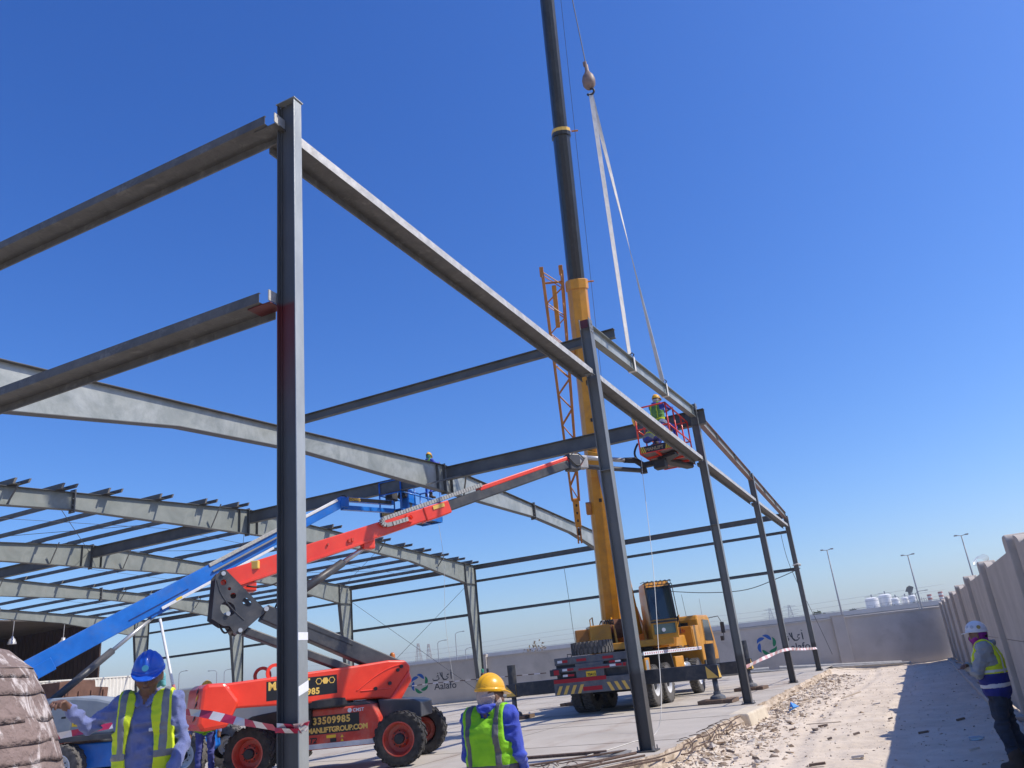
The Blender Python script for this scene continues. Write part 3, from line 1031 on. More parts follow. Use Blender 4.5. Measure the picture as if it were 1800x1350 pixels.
for k in (2, 3, 4):
    nm = bay[k - 2]
    pts = [(FX[k] - 4.25, y, roof_z(y) + 0.02) for y in (5, 10, 15, 20, 22.1, 25, 30, 35, 38.7)]
    obj('sag_rod', MB().path(pts, 0.009, 4), M_WIRE, label='thin sag rod line threading the purlins between the %s frames' % nm, cat='sag rod', group='sag rods', origin=pts[0])
# ================================================================== machines
M_TYRE = mat('tyre_rubber', (0.018, 0.017, 0.016), (0.05, 0.046, 0.042), rough=0.85, scale=9, bump=0.2, bscale=60)
M_TYRE_G = mat('tyre_rubber_dusty', (0.075, 0.07, 0.065), (0.14, 0.13, 0.12), rough=0.9, scale=9, bump=0.2, bscale=60)
M_LRED = mat('lift_red', (0.70, 0.036, 0.013), (0.80, 0.05, 0.018), rough=0.34, scale=2.5, spec=0.5, coat=0.25, bump=0.03, grime=((0.40, 0.14, 0.09), 1.6, 0.52, 0.78, 0.35))
M_LRED_D = mat('lift_red_dusty', (0.46, 0.035, 0.02), (0.58, 0.055, 0.03), rough=0.5, scale=3.5, bump=0.05, grime=((0.36, 0.24, 0.18), 2.2, 0.45, 0.7, 0.6))
M_LDARK = mat('lift_dark_grey', (0.035, 0.038, 0.045), (0.06, 0.063, 0.07), rough=0.42, scale=3, bump=0.05, grime=((0.16, 0.14, 0.12), 2.5, 0.5, 0.75, 0.5))
M_BLACK = mat('black_plastic', (0.012, 0.012, 0.014), (0.025, 0.025, 0.028), rough=0.5, scale=6)
M_BLUE = mat('lift_blue', (0.003, 0.115, 0.46), (0.006, 0.15, 0.56), rough=0.36, scale=2.5, coat=0.2, bump=0.03, grime=((0.10, 0.15, 0.3), 2.0, 0.5, 0.75, 0.45))
M_GREYC = mat('cover_grey', (0.22, 0.255, 0.29), (0.29, 0.325, 0.355), rough=0.4, scale=2, grime=((0.36, 0.33, 0.28), 1.8, 0.5, 0.75, 0.5))
M_WHITEP = mat('white_paint', (0.7, 0.71, 0.72), (0.6, 0.61, 0.62), rough=0.45, scale=5)
M_YEL = mat('crane_yellow', (0.50, 0.215, 0.014), (0.62, 0.28, 0.022), rough=0.38, scale=2.0, coat=0.15, bump=0.03, grime=((0.24, 0.13, 0.05), 1.8, 0.5, 0.72, 0.6))
M_YEL_D = mat('jib_orange', (0.38, 0.15, 0.03), (0.5, 0.21, 0.045), rough=0.5, scale=4)
M_BOOMBLK = mat('boom_black', (0.005, 0.0055, 0.007), (0.02, 0.02, 0.022), rough=0.32, scale=3.0, stretch=(6, 6, 0.12), spec=0.5, grime=((0.07, 0.065, 0.06), 1.3, 0.52, 0.72, 0.35))
M_CGREY = mat('crane_grey', (0.075, 0.085, 0.10), (0.12, 0.13, 0.15), rough=0.5, scale=4, bump=0.06, grime=((0.24, 0.21, 0.17), 2.5, 0.48, 0.7, 0.6))
M_CDARK = mat('crane_dark', (0.02, 0.025, 0.035), (0.04, 0.045, 0.055), rough=0.45, scale=4, grime=((0.17, 0.15, 0.12), 2.2, 0.48, 0.7, 0.55))
M_GLASS = mat('dark_glass', (0.012, 0.02, 0.022), rough=0.06, spec=0.8)
M_GLASS_G = mat('green_glass', (0.06, 0.11, 0.10), rough=0.08, spec=0.8)
M_CHROME = mat('chrome_rod', (0.5, 0.5, 0.49), rough=0.35, metal=0.6)
M_REFR = mat('reflector_red', (0.38, 0.008, 0.02), rough=0.35)
M_REFW = mat('reflector_white', (0.72, 0.72, 0.72), rough=0.35)
M_GOLD = mat('decal_gold', (0.72, 0.46, 0.10), rough=0.4)
M_YELST = mat('sticker_yellow', (0.75, 0.5, 0.03), rough=0.5)
M_DECAL = mat('decal_black', (0.012, 0.012, 0.014), rough=0.4)
M_WOOD = mat('timber', (0.12, 0.075, 0.05), (0.2, 0.14, 0.1), rough=0.85, scale=6, stretch=(1, 8, 8), bump=0.3)
M_CHAIN = mat('energy_chain', (0.30, 0.30, 0.28), (0.42, 0.42, 0.40), rough=0.6, scale=20)


def wheel(parent, c, axis, Rr, wd, mrim, mt=M_TYRE, lugs=22, rim=0.58, dish=0.06, hub=0.16, chevron=True):
    """tyre as the part, rim and hub as sub-parts. axis points outward"""
    axis = Vector(axis).normalized()
    M = frame(c, axis.orthogonal(), axis.cross(axis.orthogonal()))      # local z = axis
    h = wd / 2
    sh = 0.22 * wd
    prof = [(Rr * rim, -h * 0.9), (Rr * 0.80, -h), (Rr * 0.92, -h * 0.96), (Rr * 0.965, -h * 0.8), (Rr * 0.97, 0), (Rr * 0.965, h * 0.8), (Rr * 0.92, h * 0.96), (Rr * 0.80, h), (Rr * rim, h * 0.9), (Rr * rim * 0.97, h * 0.5)]
    mb = MB().lathe(prof, M, n=36)
    for i in range(lugs):                                 # tread blocks
        for s in (-1, 1):
            a = 2 * math.pi * (i + (0.5 if s > 0 else 0)) / lugs
            B = M @ Matrix.Rotation(a, 4, 'Z') @ Matrix.Translation((Rr * 0.972, 0, s * h * 0.5))
            if chevron:
                B = B @ Matrix.Rotation(0.5 * s, 4, 'X')
            mb.box(B.to_translation(), (Rr * 0.055, Rr * 0.115, h * 0.98), B.to_3x3())
            if i % 1 == 0:
                B2 = M @ Matrix.Rotation(a, 4, 'Z') @ Matrix.Translation((Rr * 0.925, 0, s * h * 0.97))
                mb.box(B2.to_translation(), (Rr * 0.09, Rr * 0.10, 0.02), B2.to_3x3())
    o = obj('wheel', mb, mt, parent)
    smooth_by_angle(o, 30)
    r0 = Rr * rim
    pr = [(r0 * 1.0, h * 0.55), (r0 * 1.02, h * 0.92), (r0 * 0.95, h * 0.93), (r0 * 0.90, h * 0.7), (r0 * 0.80, h * 0.55 - dish), (r0 * 0.55, h * 0.5 - dish), (r0 * 0.40, h * 0.5 - dish * 0.4), (0.001, h * 0.52 - dish * 0.4)]
    ro = obj('rim', MB().lathe(pr, M, n=32), mrim, o)
    smooth_by_angle(ro, 35)
    mb = MB().lathe([(Rr * hub, h * 0.4 - dish * 0.4), (Rr * hub, h * 0.72), (Rr * hub * 0.8, h * 0.8), (0.001, h * 0.8)], M, n=12)
    for i in range(8):
        a = 2 * math.pi * i / 8
        p = M @ Vector((Rr * hub * 1.45 * math.cos(a), Rr * hub * 1.45 * math.sin(a), h * 0.5 - dish * 0.4))
        mb.tube(p, p + axis * 0.025, 0.013, n=6)
    obj('hub', mb, M_BLACK, o)
    return o


def basket(parent, base, ux, uy, W, L, Hh, mr, mfloor, mid=0.5, toe=0.14, panel_sides=(0, 1, 2, 3), r=0.022, name='basket'):
    """work platform: floor, toe boards, posts and rails. base = corner, ux (W) uy (L)"""
    base, ux, uy = Vector(base), Vector(ux).normalized(), Vector(uy).normalized()
    up = Vector((0, 0, 1))
    def Q(a, b, z):
        return base + ux * a + uy * b + up * z
    fl_ = MB()
    fl_.prism([(0, 0), (W, 0), (W, L), (0, L)], base, ux, uy, up * 0.03)
    fo = obj(name + '_floor', fl_, mfloor, parent)
    for k in range(1, 4):                                    # floor bearers seen from below
        mb = MB().prism([(0, L * k / 4 - 0.03), (W, L * k / 4 - 0.03), (W, L * k / 4 + 0.03), (0, L * k / 4 + 0.03)], base - up * 0.05, ux, uy, up * 0.05)
        obj('bearer', mb, mr, fo)
    mb = MB().prism([(W / 2 - 0.03, 0), (W / 2 + 0.03, 0), (W / 2 + 0.03, L), (W / 2 - 0.03, L)], base - up * 0.055, ux, uy, up * 0.05)
    obj('bearer', mb, mr, fo)
    cs = [(0, 0), (W, 0), (W, L), (0, L)]
    for i in range(4):
        a, b = cs[i], cs[(i + 1) % 4]
        e = (Vector((b[0] - a[0], b[1] - a[1], 0))).normalized()
        mb = MB()
        pa, pb = Q(a[0], a[1], -0.03), Q(b[0], b[1], -0.03)
        dd = (pb - pa).normalized()
        nrm = dd.cross(up)
        mb.prism([(0, 0), ((pb - pa).length, 0), ((pb - pa).length, toe + 0.03), (0, toe + 0.03)], pa, dd, up, nrm * 0.02)
        obj('toe_board', mb, mr, parent)
        for zz in ((Hh, mid * Hh)):
            obj('rail', MB().tube(Q(a[0], a[1], zz), Q(b[0], b[1], zz), r, n=8), mr, parent, smooth=True)
    for i in range(4):
        a, b = cs[i], cs[(i + 1) % 4]
        n = 2 if (i % 2 == 0) else 4
        for k in range(n - 1 if n > 2 else 1):
            f = k / (n - 1) if n > 2 else 0
            p = (a[0] + (b[0] - a[0]) * f, a[1] + (b[1] - a[1]) * f)
            obj('post', MB().tube(Q(p[0], p[1], 0), Q(p[0], p[1], Hh), r, n=8), mr, parent, smooth=True)
    return fo


# ------------------------------------------------------------------ red articulated boom lift
def red_lift():
    P = Vector((-10.6, 13.0, 0))
    t = thing('boom_lift', P, 0, 'red articulated boom lift with dark lower arms, its basket at the ridge column', 'boom lift')
    az = R(33.5)
    w_ = Vector((math.sin(az), math.cos(az), 0))
    n_ = Vector((w_.y, -w_.x, 0))
    up = Vector((0, 0, 1))
    OFF = 0.2
    def T(a, z, b=OFF):
        return w_ * a + n_ * b + up * z
    u = Vector((0.9397, 0.342, 0))
    v = Vector((u.y, -u.x, 0))
    co_ = Vector((0.01, 0.62, 0))
    def U(a, b, z):
        return co_ + u * a + v * b + up * z
    # --- wheels
    for a in (-1.42, 1.42):
        for b in (-1.0, 1.0):
            sb = 1 if b > 0 else -1
            wheel(t, U(a, b + 0.0 * sb, 0.468), v * sb, 0.468, 0.36, M_LRED_D, lugs=20, rim=0.62, dish=0.11, hub=0.2)
        obj('axle', MB().tube(U(a, -0.85, 0.468), U(a, 0.85, 0.468), 0.09, n=10), M_BLACK, t)
    # --- chassis
    prof = [(-1.05, 0.40), (0.98, 0.40), (1.06, 0.50), (0.98, 0.86), (0.86, 1.10), (-0.86, 1.10), (-0.98, 0.9), (-1.06, 0.5)]
    ch = obj('chassis', MB().prism(prof, U(0, -0.62, 0), u, up, v * 1.42), M_LRED_D, t, bevel=0.03)
    obj('chassis_top', MB().prism([(-0.86, 1.1), (0.86, 1.1), (0.72, 1.16), (-0.72, 1.16)], U(0, -0.6, 0), u, up, v * 1.36), M_LDARK, t, bevel=0.01)
    obj('bumper_strip', MB().prism([(-0.95, 0.415), (0.92, 0.415), (0.95, 0.5), (-0.95, 0.5)], U(0, 0.803, 0), u, up, v * 0.012), mat('scuffed_alu', (0.5, 0.5, 0.5), (0.62, 0.62, 0.62), rough=0.5), t)
    for a in (-1, 1):
        obj('fender_box', MB().prism([(a * 0.99, 0.62), (a * 1.74, 0.78), (a * 1.74, 1.04), (a * 1.6, 1.1), (a * 0.9, 1.16)], U(0, -0.45, 0), u, up, v * 1.0), M_LDARK, t, bevel=0.02)
    obj('battery_box', MB().box(U(-0.55, 0.72, 0.98), (0.5, 0.35, 0.34), Matrix.Rotation(math.atan2(u.y, u.x), 3, 'Z')), M_BLACK, t, bevel=0.04)
    # decals on the chassis side
    de = obj('number_decal', MB().prism([(-0.42, 0.66), (0.60, 0.66), (0.60, 0.985), (-0.42, 0.985)], U(0, 0.801, 0), u, up, v * 0.002), M_DECAL, t)
    text_obj('decal_text', '33509985', 0.165, frame(U(-0.30, 0.8045, 0.84), u, up), M_GOLD, t, bold=0.006, ext=0.001, spacing=1.12)
    text_obj('decal_text', 'MANLIFTGROUP.COM', 0.125, frame(U(-0.41, 0.8045, 0.69), u, up), M_GOLD, t, bold=0.005, ext=0.001, spacing=0.92)
    obj('sticker', MB().prism([(-0.04, 0.585), (0.14, 0.585), (0.14, 0.635), (-0.04, 0.635)], U(0, 0.801, 0), u, up, v * 0.002), M_YELST, t)
    for zz in (0.52, 0.59):
        obj('warning_triangle', MB().prism([(0.23, zz - 0.012), (0.29, zz - 0.012), (0.26, zz + 0.04)], U(0, 0.801, 0), u, up, v * 0.002), M_YELST, t)
    obj('control_recess', MB().prism([(0.03, 0.51), (0.15, 0.51), (0.15, 0.575), (0.03, 0.575)], U(0, 0.801, 0), u, up, v * 0.003), M_BLACK, t)
    text_obj('model_text', 'T2', 0.13, frame(U(-0.38, 0.8035, 0.52), u, up), M_BLACK, t, bold=0.005, ext=0.001, shear=0.3)
    ot = obj('round_badge', MB().tube(U(0.42, 0.80, 1.03), U(0.42, 0.81, 1.03), 0.04, n=12), M_WHITEP, t)
    text_obj('badge_text', 'CMST', 0.08, frame(U(0.48, 0.8035, 1.0), u, up), M_WHITEP, t, bold=0.002, ext=0.001, spacing=1.1)
    # --- turntable and turret
    obj('turntable', MB().lathe([(0.62, 1.14), (0.62, 1.26), (0.55, 1.28), (0.001, 1.28)], None, n=32), M_BLACK, t)
    prof = [(-1.95, 1.30), (1.05, 1.17), (1.42, 1.06), (1.64, 1.35), (1.68, 1.72), (1.58, 1.83), (1.22, 1.86), (0.6, 1.82), (-1.9, 1.72)]
    tu = obj('turret', MB().prism(prof, T(0, 0, -0.42), w_, up, n_ * 0.95), M_LRED, t, bevel=0.035)
    obj('arm_pivot_cover', MB().prism([(1.15, 1.10), (1.36, 1.03), (1.70, 1.44), (1.64, 1.66)], T(0, 0, -0.36), w_, up, n_ * 0.93), M_LRED, t, bevel=0.05)
    # embossed curve on the turret side
    pts = [T(0.55 + 0.95 * f, 1.36 + 0.40 * math.sin(f * 1.5), 0.536) for f in np.linspace(0, 1, 14)]
    obj('pressed_rib', MB().path(pts, 0.013, 6), M_LRED, tu)
    pts = [T(0.62 + 0.62 * f, 1.345 - 0.01 * f, 0.536) for f in np.linspace(0, 1, 4)]
    obj('pressed_rib', MB().path(pts, 0.010, 6), M_LRED, tu)
    for a, z in ((0.92, 1.36), (1.22, 1.43), (1.48, 1.72), (1.40, 1.66)):
        obj('latch', MB().tube(T(a, z, 0.53), T(a, z, 0.56), 0.035, n=10), M_BLACK, tu)
    obj('beacon', MB().lathe([(0.055, 0), (0.06, 0.03), (0.052, 0.12), (0.03, 0.15), (0.001, 0.155)], Matrix.Translation(T(1.48, 1.86, 0.1)), n=16), mat('beacon_orange', (0.6, 0.18, 0.02), rough=0.25, trans=0.3), t, smooth=True)
    obj('tail_lamp', MB().box(T(1.70, 1.55, 0.28), (0.05, 0.1, 0.12)), M_REFR, t, bevel=0.01)
    # counterweight
    cw = [(-2.36, 1.10), (-2.30, 1.68), (-2.2, 1.74), (-1.9, 1.73), (-1.66, 1.40), (-1.86, 1.0), (-2.28, 0.97)]
    co = obj('counterweight', MB().prism(cw, T(0, 0, -0.62), w_, up, n_ * 1.34), M_LRED, t, bevel=0.06)
    for k in range(5):
        obj('hazard_stripe', MB().prism([(-0.0, 0), (0.12, 0.05), (0.12, 0.11), (0.0, 0.06)], T(-2.365 + 0.012 * k, 1.14 + 0.11 * k, 0.30), n_, up + w_ * 0.14, w_ * -0.006), M_YELST if k % 2 else M_BLACK, co)
    obj('lifting_eye', MB().lathe([(0.11, -0.02), (0.17, -0.02), (0.17, 0.02), (0.11, 0.02), (0.11, -0.02)], frame(T(-0.92, 1.83, OFF), w_, up), n=20), M_LRED, t)
    obj('lifting_eye', MB().lathe([(0.11, -0.02), (0.17, -0.02), (0.17, 0.02), (0.11, 0.02), (0.11, -0.02)], frame(T(-1.02, 1.81, -0.35), w_, up), n=20), M_LRED, t)
    # turret decal with honeycomb
    dd = obj('brand_decal', MB().prism([(-1.16, 1.35), (0.16, 1.36), (0.16, 1.69), (-1.16, 1.68)], T(0, 0, 0.531), w_, up, n_ * 0.002), M_DECAL, t)
    text_obj('decal_text', 'MANLIFT', 0.19, frame(T(-1.13, 1.53, 0.535), w_, up), M_GOLD, t, bold=0.008, ext=0.001)
    text_obj('decal_text', '33509985', 0.15, frame(T(-0.83, 1.385, 0.535), w_, up), M_GOLD, t, bold=0.006, ext=0.001, spacing=1.1)
    obj('phone_ring', MB().lathe([(0.045, 0), (0.058, 0), (0.058, 0.003), (0.045, 0.003)], frame(T(-0.92, 1.44, 0.534), w_, up), n=18), M_GOLD, t)
    for k in range(3):
        c = T(-0.19 + 0.125 * k, 1.60, 0.535)
        if k == 1:
            obj('honeycomb', MB().prism([(0.062 * math.cos(R(60 * i)), 0.062 * math.sin(R(60 * i))) for i in range(6)], c, w_, up, n_ * 0.001), M_GOLD, t)
        else:
            obj('honeycomb', MB().lathe([(0.05, 0), (0.063, 0), (0.063, 0.002), (0.05, 0.002)], frame(c, w_, up), n=6), M_GOLD, t)
    # --- lower arms (parallelogram)
    def arm(name, a0, a1, h0, h1, wd, m, b=OFF, bev=0.02):
        p0, p1 = Vector((a0[0], a0[1])), Vector((a1[0], a1[1]))
        d = (p1 - p0).normalized()
        q = Vector((-d.y, d.x))
        prof = [p0 - q * h0 / 2, p1 - q * h1 / 2, p1 + q * h1 / 2, p0 + q * h0 / 2]
        return obj(name, MB().prism([(x.x, x.y) for x in prof], T(0, 0, b - wd / 2), w_, up, n_ * wd), m, t, bevel=bev)
    arm('lower_arm', (1.5, 1.68), (-1.15, 2.93), 0.34, 0.30, 0.34, M_LDARK)
    arm('lower_link', (0.75, 1.66), (-1.50, 2.62), 0.15, 0.15, 0.26, M_LDARK)
    arm('arm_seam', (0.55, 2.20), (-0.35, 2.60), 0.02, 0.02, 0.35, M_BLACK, bev=0)
    # knuckle plates with holes (cut in bmesh without a boolean)
    kp = [(-1.99, 3.72), (-2.07, 3.62), (-2.12, 2.86), (-1.92, 2.72), (-1.80, 2.71), (-1.72, 2.58), (-1.62, 2.55), (-1.14, 2.94), (-1.9, 3.74)]
    def plate_with_holes(b, th):
        bm = bmesh.new()
        outer = [bm.verts.new((x, y, 0)) for x, y in kp]
        edges = [bm.edges.new((outer[i], outer[(i + 1) % len(outer)])) for i in range(len(outer))]
        for (cx, cy, rx, ry, rot) in ((-1.84, 3.02, 0.15, 0.12, -0.7), (-1.75, 3.25, 0.055, 0.055, 0), (-1.5, 3.12, 0.095, 0.07, -0.8), (-1.93, 3.50, 0.055, 0.055, 0), (-1.82, 3.38, 0.03, 0.03, 0)):
            vs = []
            for i in range(14):
                a = 2 * math.pi * i / 14
                x, y = rx * math.cos(a), ry * math.sin(a)
                vs.append(bm.verts.new((cx + x * math.cos(rot) - y * math.sin(rot), cy + x * math.sin(rot) + y * math.cos(rot), 0)))
            edges += [bm.edges.new((vs[i], vs[(i + 1) % 14])) for i in range(14)]
        bmesh.ops.triangle_fill(bm, edges=edges, use_beauty=True)
        r = bmesh.ops.extrude_face_region(bm, geom=bm.faces[:])
        for e in r['geom']:
            if isinstance(e, bmesh.types.BMVert):
                e.co.z += th
        bmesh.ops.recalc_face_normals(bm, faces=bm.faces[:])
        me = bpy.data.meshes.new('knuckle_plate')
        bm.to_mesh(me)
        bm.free()
        me.materials.append(M_LDARK)
        o = bpy.data.objects.new('knuckle_plate', me)
        COL.objects.link(o)
        o.parent = t
        o.matrix_local = frame(T(0, 0, b), w_, up)
        return o
    k1 = plate_with_holes(OFF + 0.20, 0.03)
    plate_with_holes(OFF - 0.23, 0.03)
    for a, z, r_ in ((-1.94, 3.66, 0.04), (-1.15, 2.98, 0.045), (-1.62, 2.62, 0.04), (-1.84, 2.93, 0.04)):
        obj('pivot_pin', MB().tube(T(a, z, OFF - 0.26), T(a, z, OFF + 0.27), r_, n=12), M_CHROME, t)
    pts = [T(-2.05 + 0.5 * f, 3.55 - 0.75 * f ** 0.6, OFF + 0.232) for f in np.linspace(0, 1, 10)]
    obj('plate_rib', MB().path(pts, 0.010, 6), M_LDARK, k1 and t)
    # upper boom: red outer, dark inner, red inner cover
    bo = arm('outer_boom', (-1.95, 3.52), (2.85, 5.0), 0.38, 0.27, 0.28, M_LRED, bev=0.02)
    arm('outer_boom_lip', (-1.7, 3.44), (1.1, 4.29), 0.05, 0.05, 0.33, M_LRED, bev=0.006)
    arm('boom_heel', (-1.9, 3.42), (-1.3, 3.42), 0.22, 0.18, 0.26, M_LRED)
    arm('outer_boom_collar', (2.3, 4.82), (2.92, 5.01), 0.31, 0.29, 0.33, M_LRED)
    arm('inner_boom', (2.6, 4.93), (6.45, 6.17), 0.24, 0.21, 0.20, M_LDARK)
    arm('inner_boom_cover', (3.75, 5.44), (6.35, 6.29), 0.11, 0.10, 0.22, M_LRED)
    for a, z, s_ in ((0.1, 4.19, 0.03), (0.55, 4.26, 0.05), (0.62, 4.28, 0.05), (-0.35, 3.88, 0.03)):
        obj('boom_bracket', MB().box(T(a, z, OFF + 0.165), (s_, 0.03, s_ * 1.4), Matrix.Rotation(math.atan2(w_.y, w_.x), 3, 'Z')), M_LRED_D, bo)
    obj('boom_eye', MB().lathe([(0.05, -0.02), (0.10, -0.02), (0.10, 0.02), (0.05, 0.02), (0.05, -0.02)], frame(T(1.92, 4.74, OFF + 0.19), w_, up), n=18), M_LRED, bo)
    obj('amber_sticker', MB().prism([(2.5, 4.92), (2.78, 5.0), (2.76, 5.08), (2.48, 5.0)], T(0, 0, OFF + 0.181), w_, up, n_ * 0.002), M_GOLD, bo)
    obj('limit_switch', MB().box(T(-1.32, 3.82, OFF + 0.1), (0.16, 0.16, 0.16), Matrix.Rotation(0.4, 3, 'Z')), M_GOLD, t, bevel=0.02)
    # energy chain
    ce = []
    for f in np.linspace(0, 1, 40):
        ce.append(T(1.35 + 2.45 * f, 4.73 + 0.80 * f, OFF + 0.10))
    cb = [T(1.35 - 0.10 * math.sin(f * math.pi), 4.73 - 0.16 * f, OFF + 0.20) for f in np.linspace(0, 1, 7)] + [T(1.4 + 0.45 * f, 4.57 + 0.13 * f, OFF + 0.22) for f in np.linspace(0.2, 1, 6)]
    chn = MB()
    for seq in (ce, cb):
        for i in range(len(seq) - 1):
            p, q = seq[i], seq[i + 1]
            d = (q - p).normalized()
            chn.box((p + q) / 2, ((q - p).length * 0.82, 0.09, 0.085), frame((0, 0, 0), d, n_.cross(d) * -1 if False else n_).to_3x3())
    obj('cable_chain', chn, M_CHAIN, t)
    # lift cylinder
    obj('cylinder', MB().tube(T(-0.75, 3.10), T(0.45, 3.84), 0.085, n=16), M_LDARK, t, smooth=True)
    obj('cylinder_rod', MB().tube(T(0.45, 3.84), T(0.98, 4.17), 0.05, n=12), M_CHROME, t, smooth=True)
    obj('cylinder_lug', MB().box(T(1.0, 4.2), (0.26, 0.22, 0.2), Matrix.Rotation(math.atan2(w_.y, w_.x), 3, 'Z')), M_LRED, t, bevel=0.02)
    for b in (-0.02, 0.03, 0.08):
        pts = [T(-0.95 + 0.5 * f, 3.05 + 0.28 * f + 0.09 * math.sin(f * 9 + b * 30), OFF + 0.12 + b) for f in np.linspace(0, 1, 14)]
        obj('hose', MB().path(pts, 0.016, 6), M_BLACK, t, smooth=True)
    for b in (0.0, 0.04):
        pts = [T(-1.5 + 1.0 * f, 3.42 + 0.35 * f - 0.16 * math.sin(f * math.pi), OFF + 0.17 + b) for f in np.linspace(0, 1, 14)]
        obj('hose', MB().path(pts, 0.014, 6), M_BLACK, t, smooth=True)
    pts = [T(-2.0 + 0.3 * f, 2.85 - 0.25 * math.sin(f * math.pi), OFF + 0.1) for f in np.linspace(0, 1, 10)]
    obj('hose', MB().path(pts, 0.018, 6), M_BLACK, t, smooth=True)
    # boom head + jib
    Ro = Matrix.Rotation(math.atan2(w_.y, w_.x), 3, 'Z')
    obj('boom_head', MB().box(T(6.55, 6.20), (0.34, 0.28, 0.42), Ro), M_LDARK, t, bevel=0.03)
    for k in range(5):
        pts = [T(6.35 + 0.5 * f, 6.30 - 0.02 * k + 0.16 * math.sin(f * math.pi) * (1 if k % 2 else -1.3), OFF + 0.16 - 0.03 * k) for f in np.linspace(0, 1, 9)]
        obj('hose', MB().path(pts, 0.015, 5), M_BLACK if k != 2 else M_REFR, t, smooth=True)
    hd = T(6.72, 6.22)
    mount = Vector((-5.55, 20.35, 6.22)) - P
    jd = (mount - hd).normalized()
    obj('jib_knuckle', MB().box(hd + jd * 0.12, (0.28, 0.22, 0.34), Ro), mat('cast_grey', (0.3, 0.3, 0.31), (0.4, 0.4, 0.41), rough=0.5), t, bevel=0.03)
    obj('jib_upper_tube', MB().tube(hd + Vector((0, 0, 0.14)), mount + Vector((0, 0, 0.13)) - jd * 0.55, 0.06, n=12), M_CHROME, t, smooth=True)
    obj('jib_lower_tube', MB().tube(hd + Vector((0, 0, -0.1)), mount + Vector((0, 0, -0.13)), 0.062, n=12), M_LDARK, t, smooth=True)
    obj('jib_yoke', MB().path([mount + Vector((0, 0, 0.13)) - jd * 0.65, mount + Vector((0, 0, 0.15)) - jd * 0.25, mount + Vector((0, 0, 0.03)), mount + Vector((0, 0, -0.2))], [0.07, 0.085, 0.09, 0.1], 10), M_BLACK, t, smooth=True)
    pts = [mount + Vector((0.0, -0.12, 0.05)) + Vector((0.02 * math.sin(f * 3), -0.05 * f, 0.55 * f)) + Vector((-0.16, 0, 0)) * math.sin(f * math.pi) for f in np.linspace(0, 1, 12)]
    obj('hose', MB().path(pts, 0.03, 8), M_BLACK, t, smooth=True)
    # basket, aligned with the building
    bx0 = Vector((-5.36, 19.6, 6.38)) - P
    basket(t, bx0, (1, 0, 0), (0, 1, 0), 0.86, 2.34, 1.22, M_LRED, mat('basket_mesh_floor', (0.16, 0.12, 0.12), (0.22, 0.17, 0.16), rough=0.6), mid=0.52, toe=0.16)
    obj('basket_support', MB().prism([(0.28, 0.55), (0.84, 0.25), (0.84, 0.6), (0.5, 0.95), (0.86, 2.2), (0.8, 2.34), (0.62, 2.34), (0.25, 1.0)], bx0 - up * 0.13, (1, 0, 0), (0, 1, 0), up * 0.085), M_BLACK, t, bevel=0.01)
    obj('rotator', MB().box(bx0 + Vector((0.32, 0.62, -0.24)), (0.32, 0.34, 0.24)), M_BLACK, t, bevel=0.03)
    obj('rotator_arm', MB().box(bx0 + Vector((0.0, 0.72, -0.15)), (0.5, 0.16, 0.14)), M_BLACK, t, bevel=0.02)
    # lettering panel on the front face
    pf = bx0 + Vector((0, -0.021, -0.03))
    de = obj('panel_decal', MB().prism([(0.02, 0.02), (0.84, 0.02), (0.84, 0.185), (0.02, 0.185)], pf, (1, 0, 0), up, (0, -0.002, 0)), M_DECAL, t)
    text_obj('panel_text', 'MANLIFT', 0.12, frame(pf + Vector((0.15, -0.004, 0.055)), (1, 0, 0), up), mat('dull_gold', (0.4, 0.27, 0.14), rough=0.5), t, bold=0.003, ext=0.001)
    for x0 in (0.03, 0.68):
        for k in range(3):
            s = 1 if x0 > 0.5 else -1
            xa = x0 + 0.05 * k
            poly = [(xa, 0.02), (xa + 0.028, 0.02), (xa + 0.028 + 0.045 * s, 0.185), (xa + 0.045 * s, 0.185)]
            poly = [(min(0.835, max(0.022, a)), b) for a, b in poly]
            obj('hazard_stripe', MB().prism(poly, pf + Vector((0, -0.0045, 0)), (1, 0, 0), up, (0, -0.001, 0)), M_YELST, t)
    obj('control_box', MB().box(bx0 + Vector((0.12, 0.2, 1.02)), (0.12, 0.3, 0.2)), M_LDARK, t, bevel=0.02)
    obj('hose_reel', MB().tube(bx0 + Vector((-0.09, 0.14, 0.98)), bx0 + Vector((-0.03, 0.14, 0.98)), 0.17, n=20), M_GOLD, t)
    return t


red_lift()


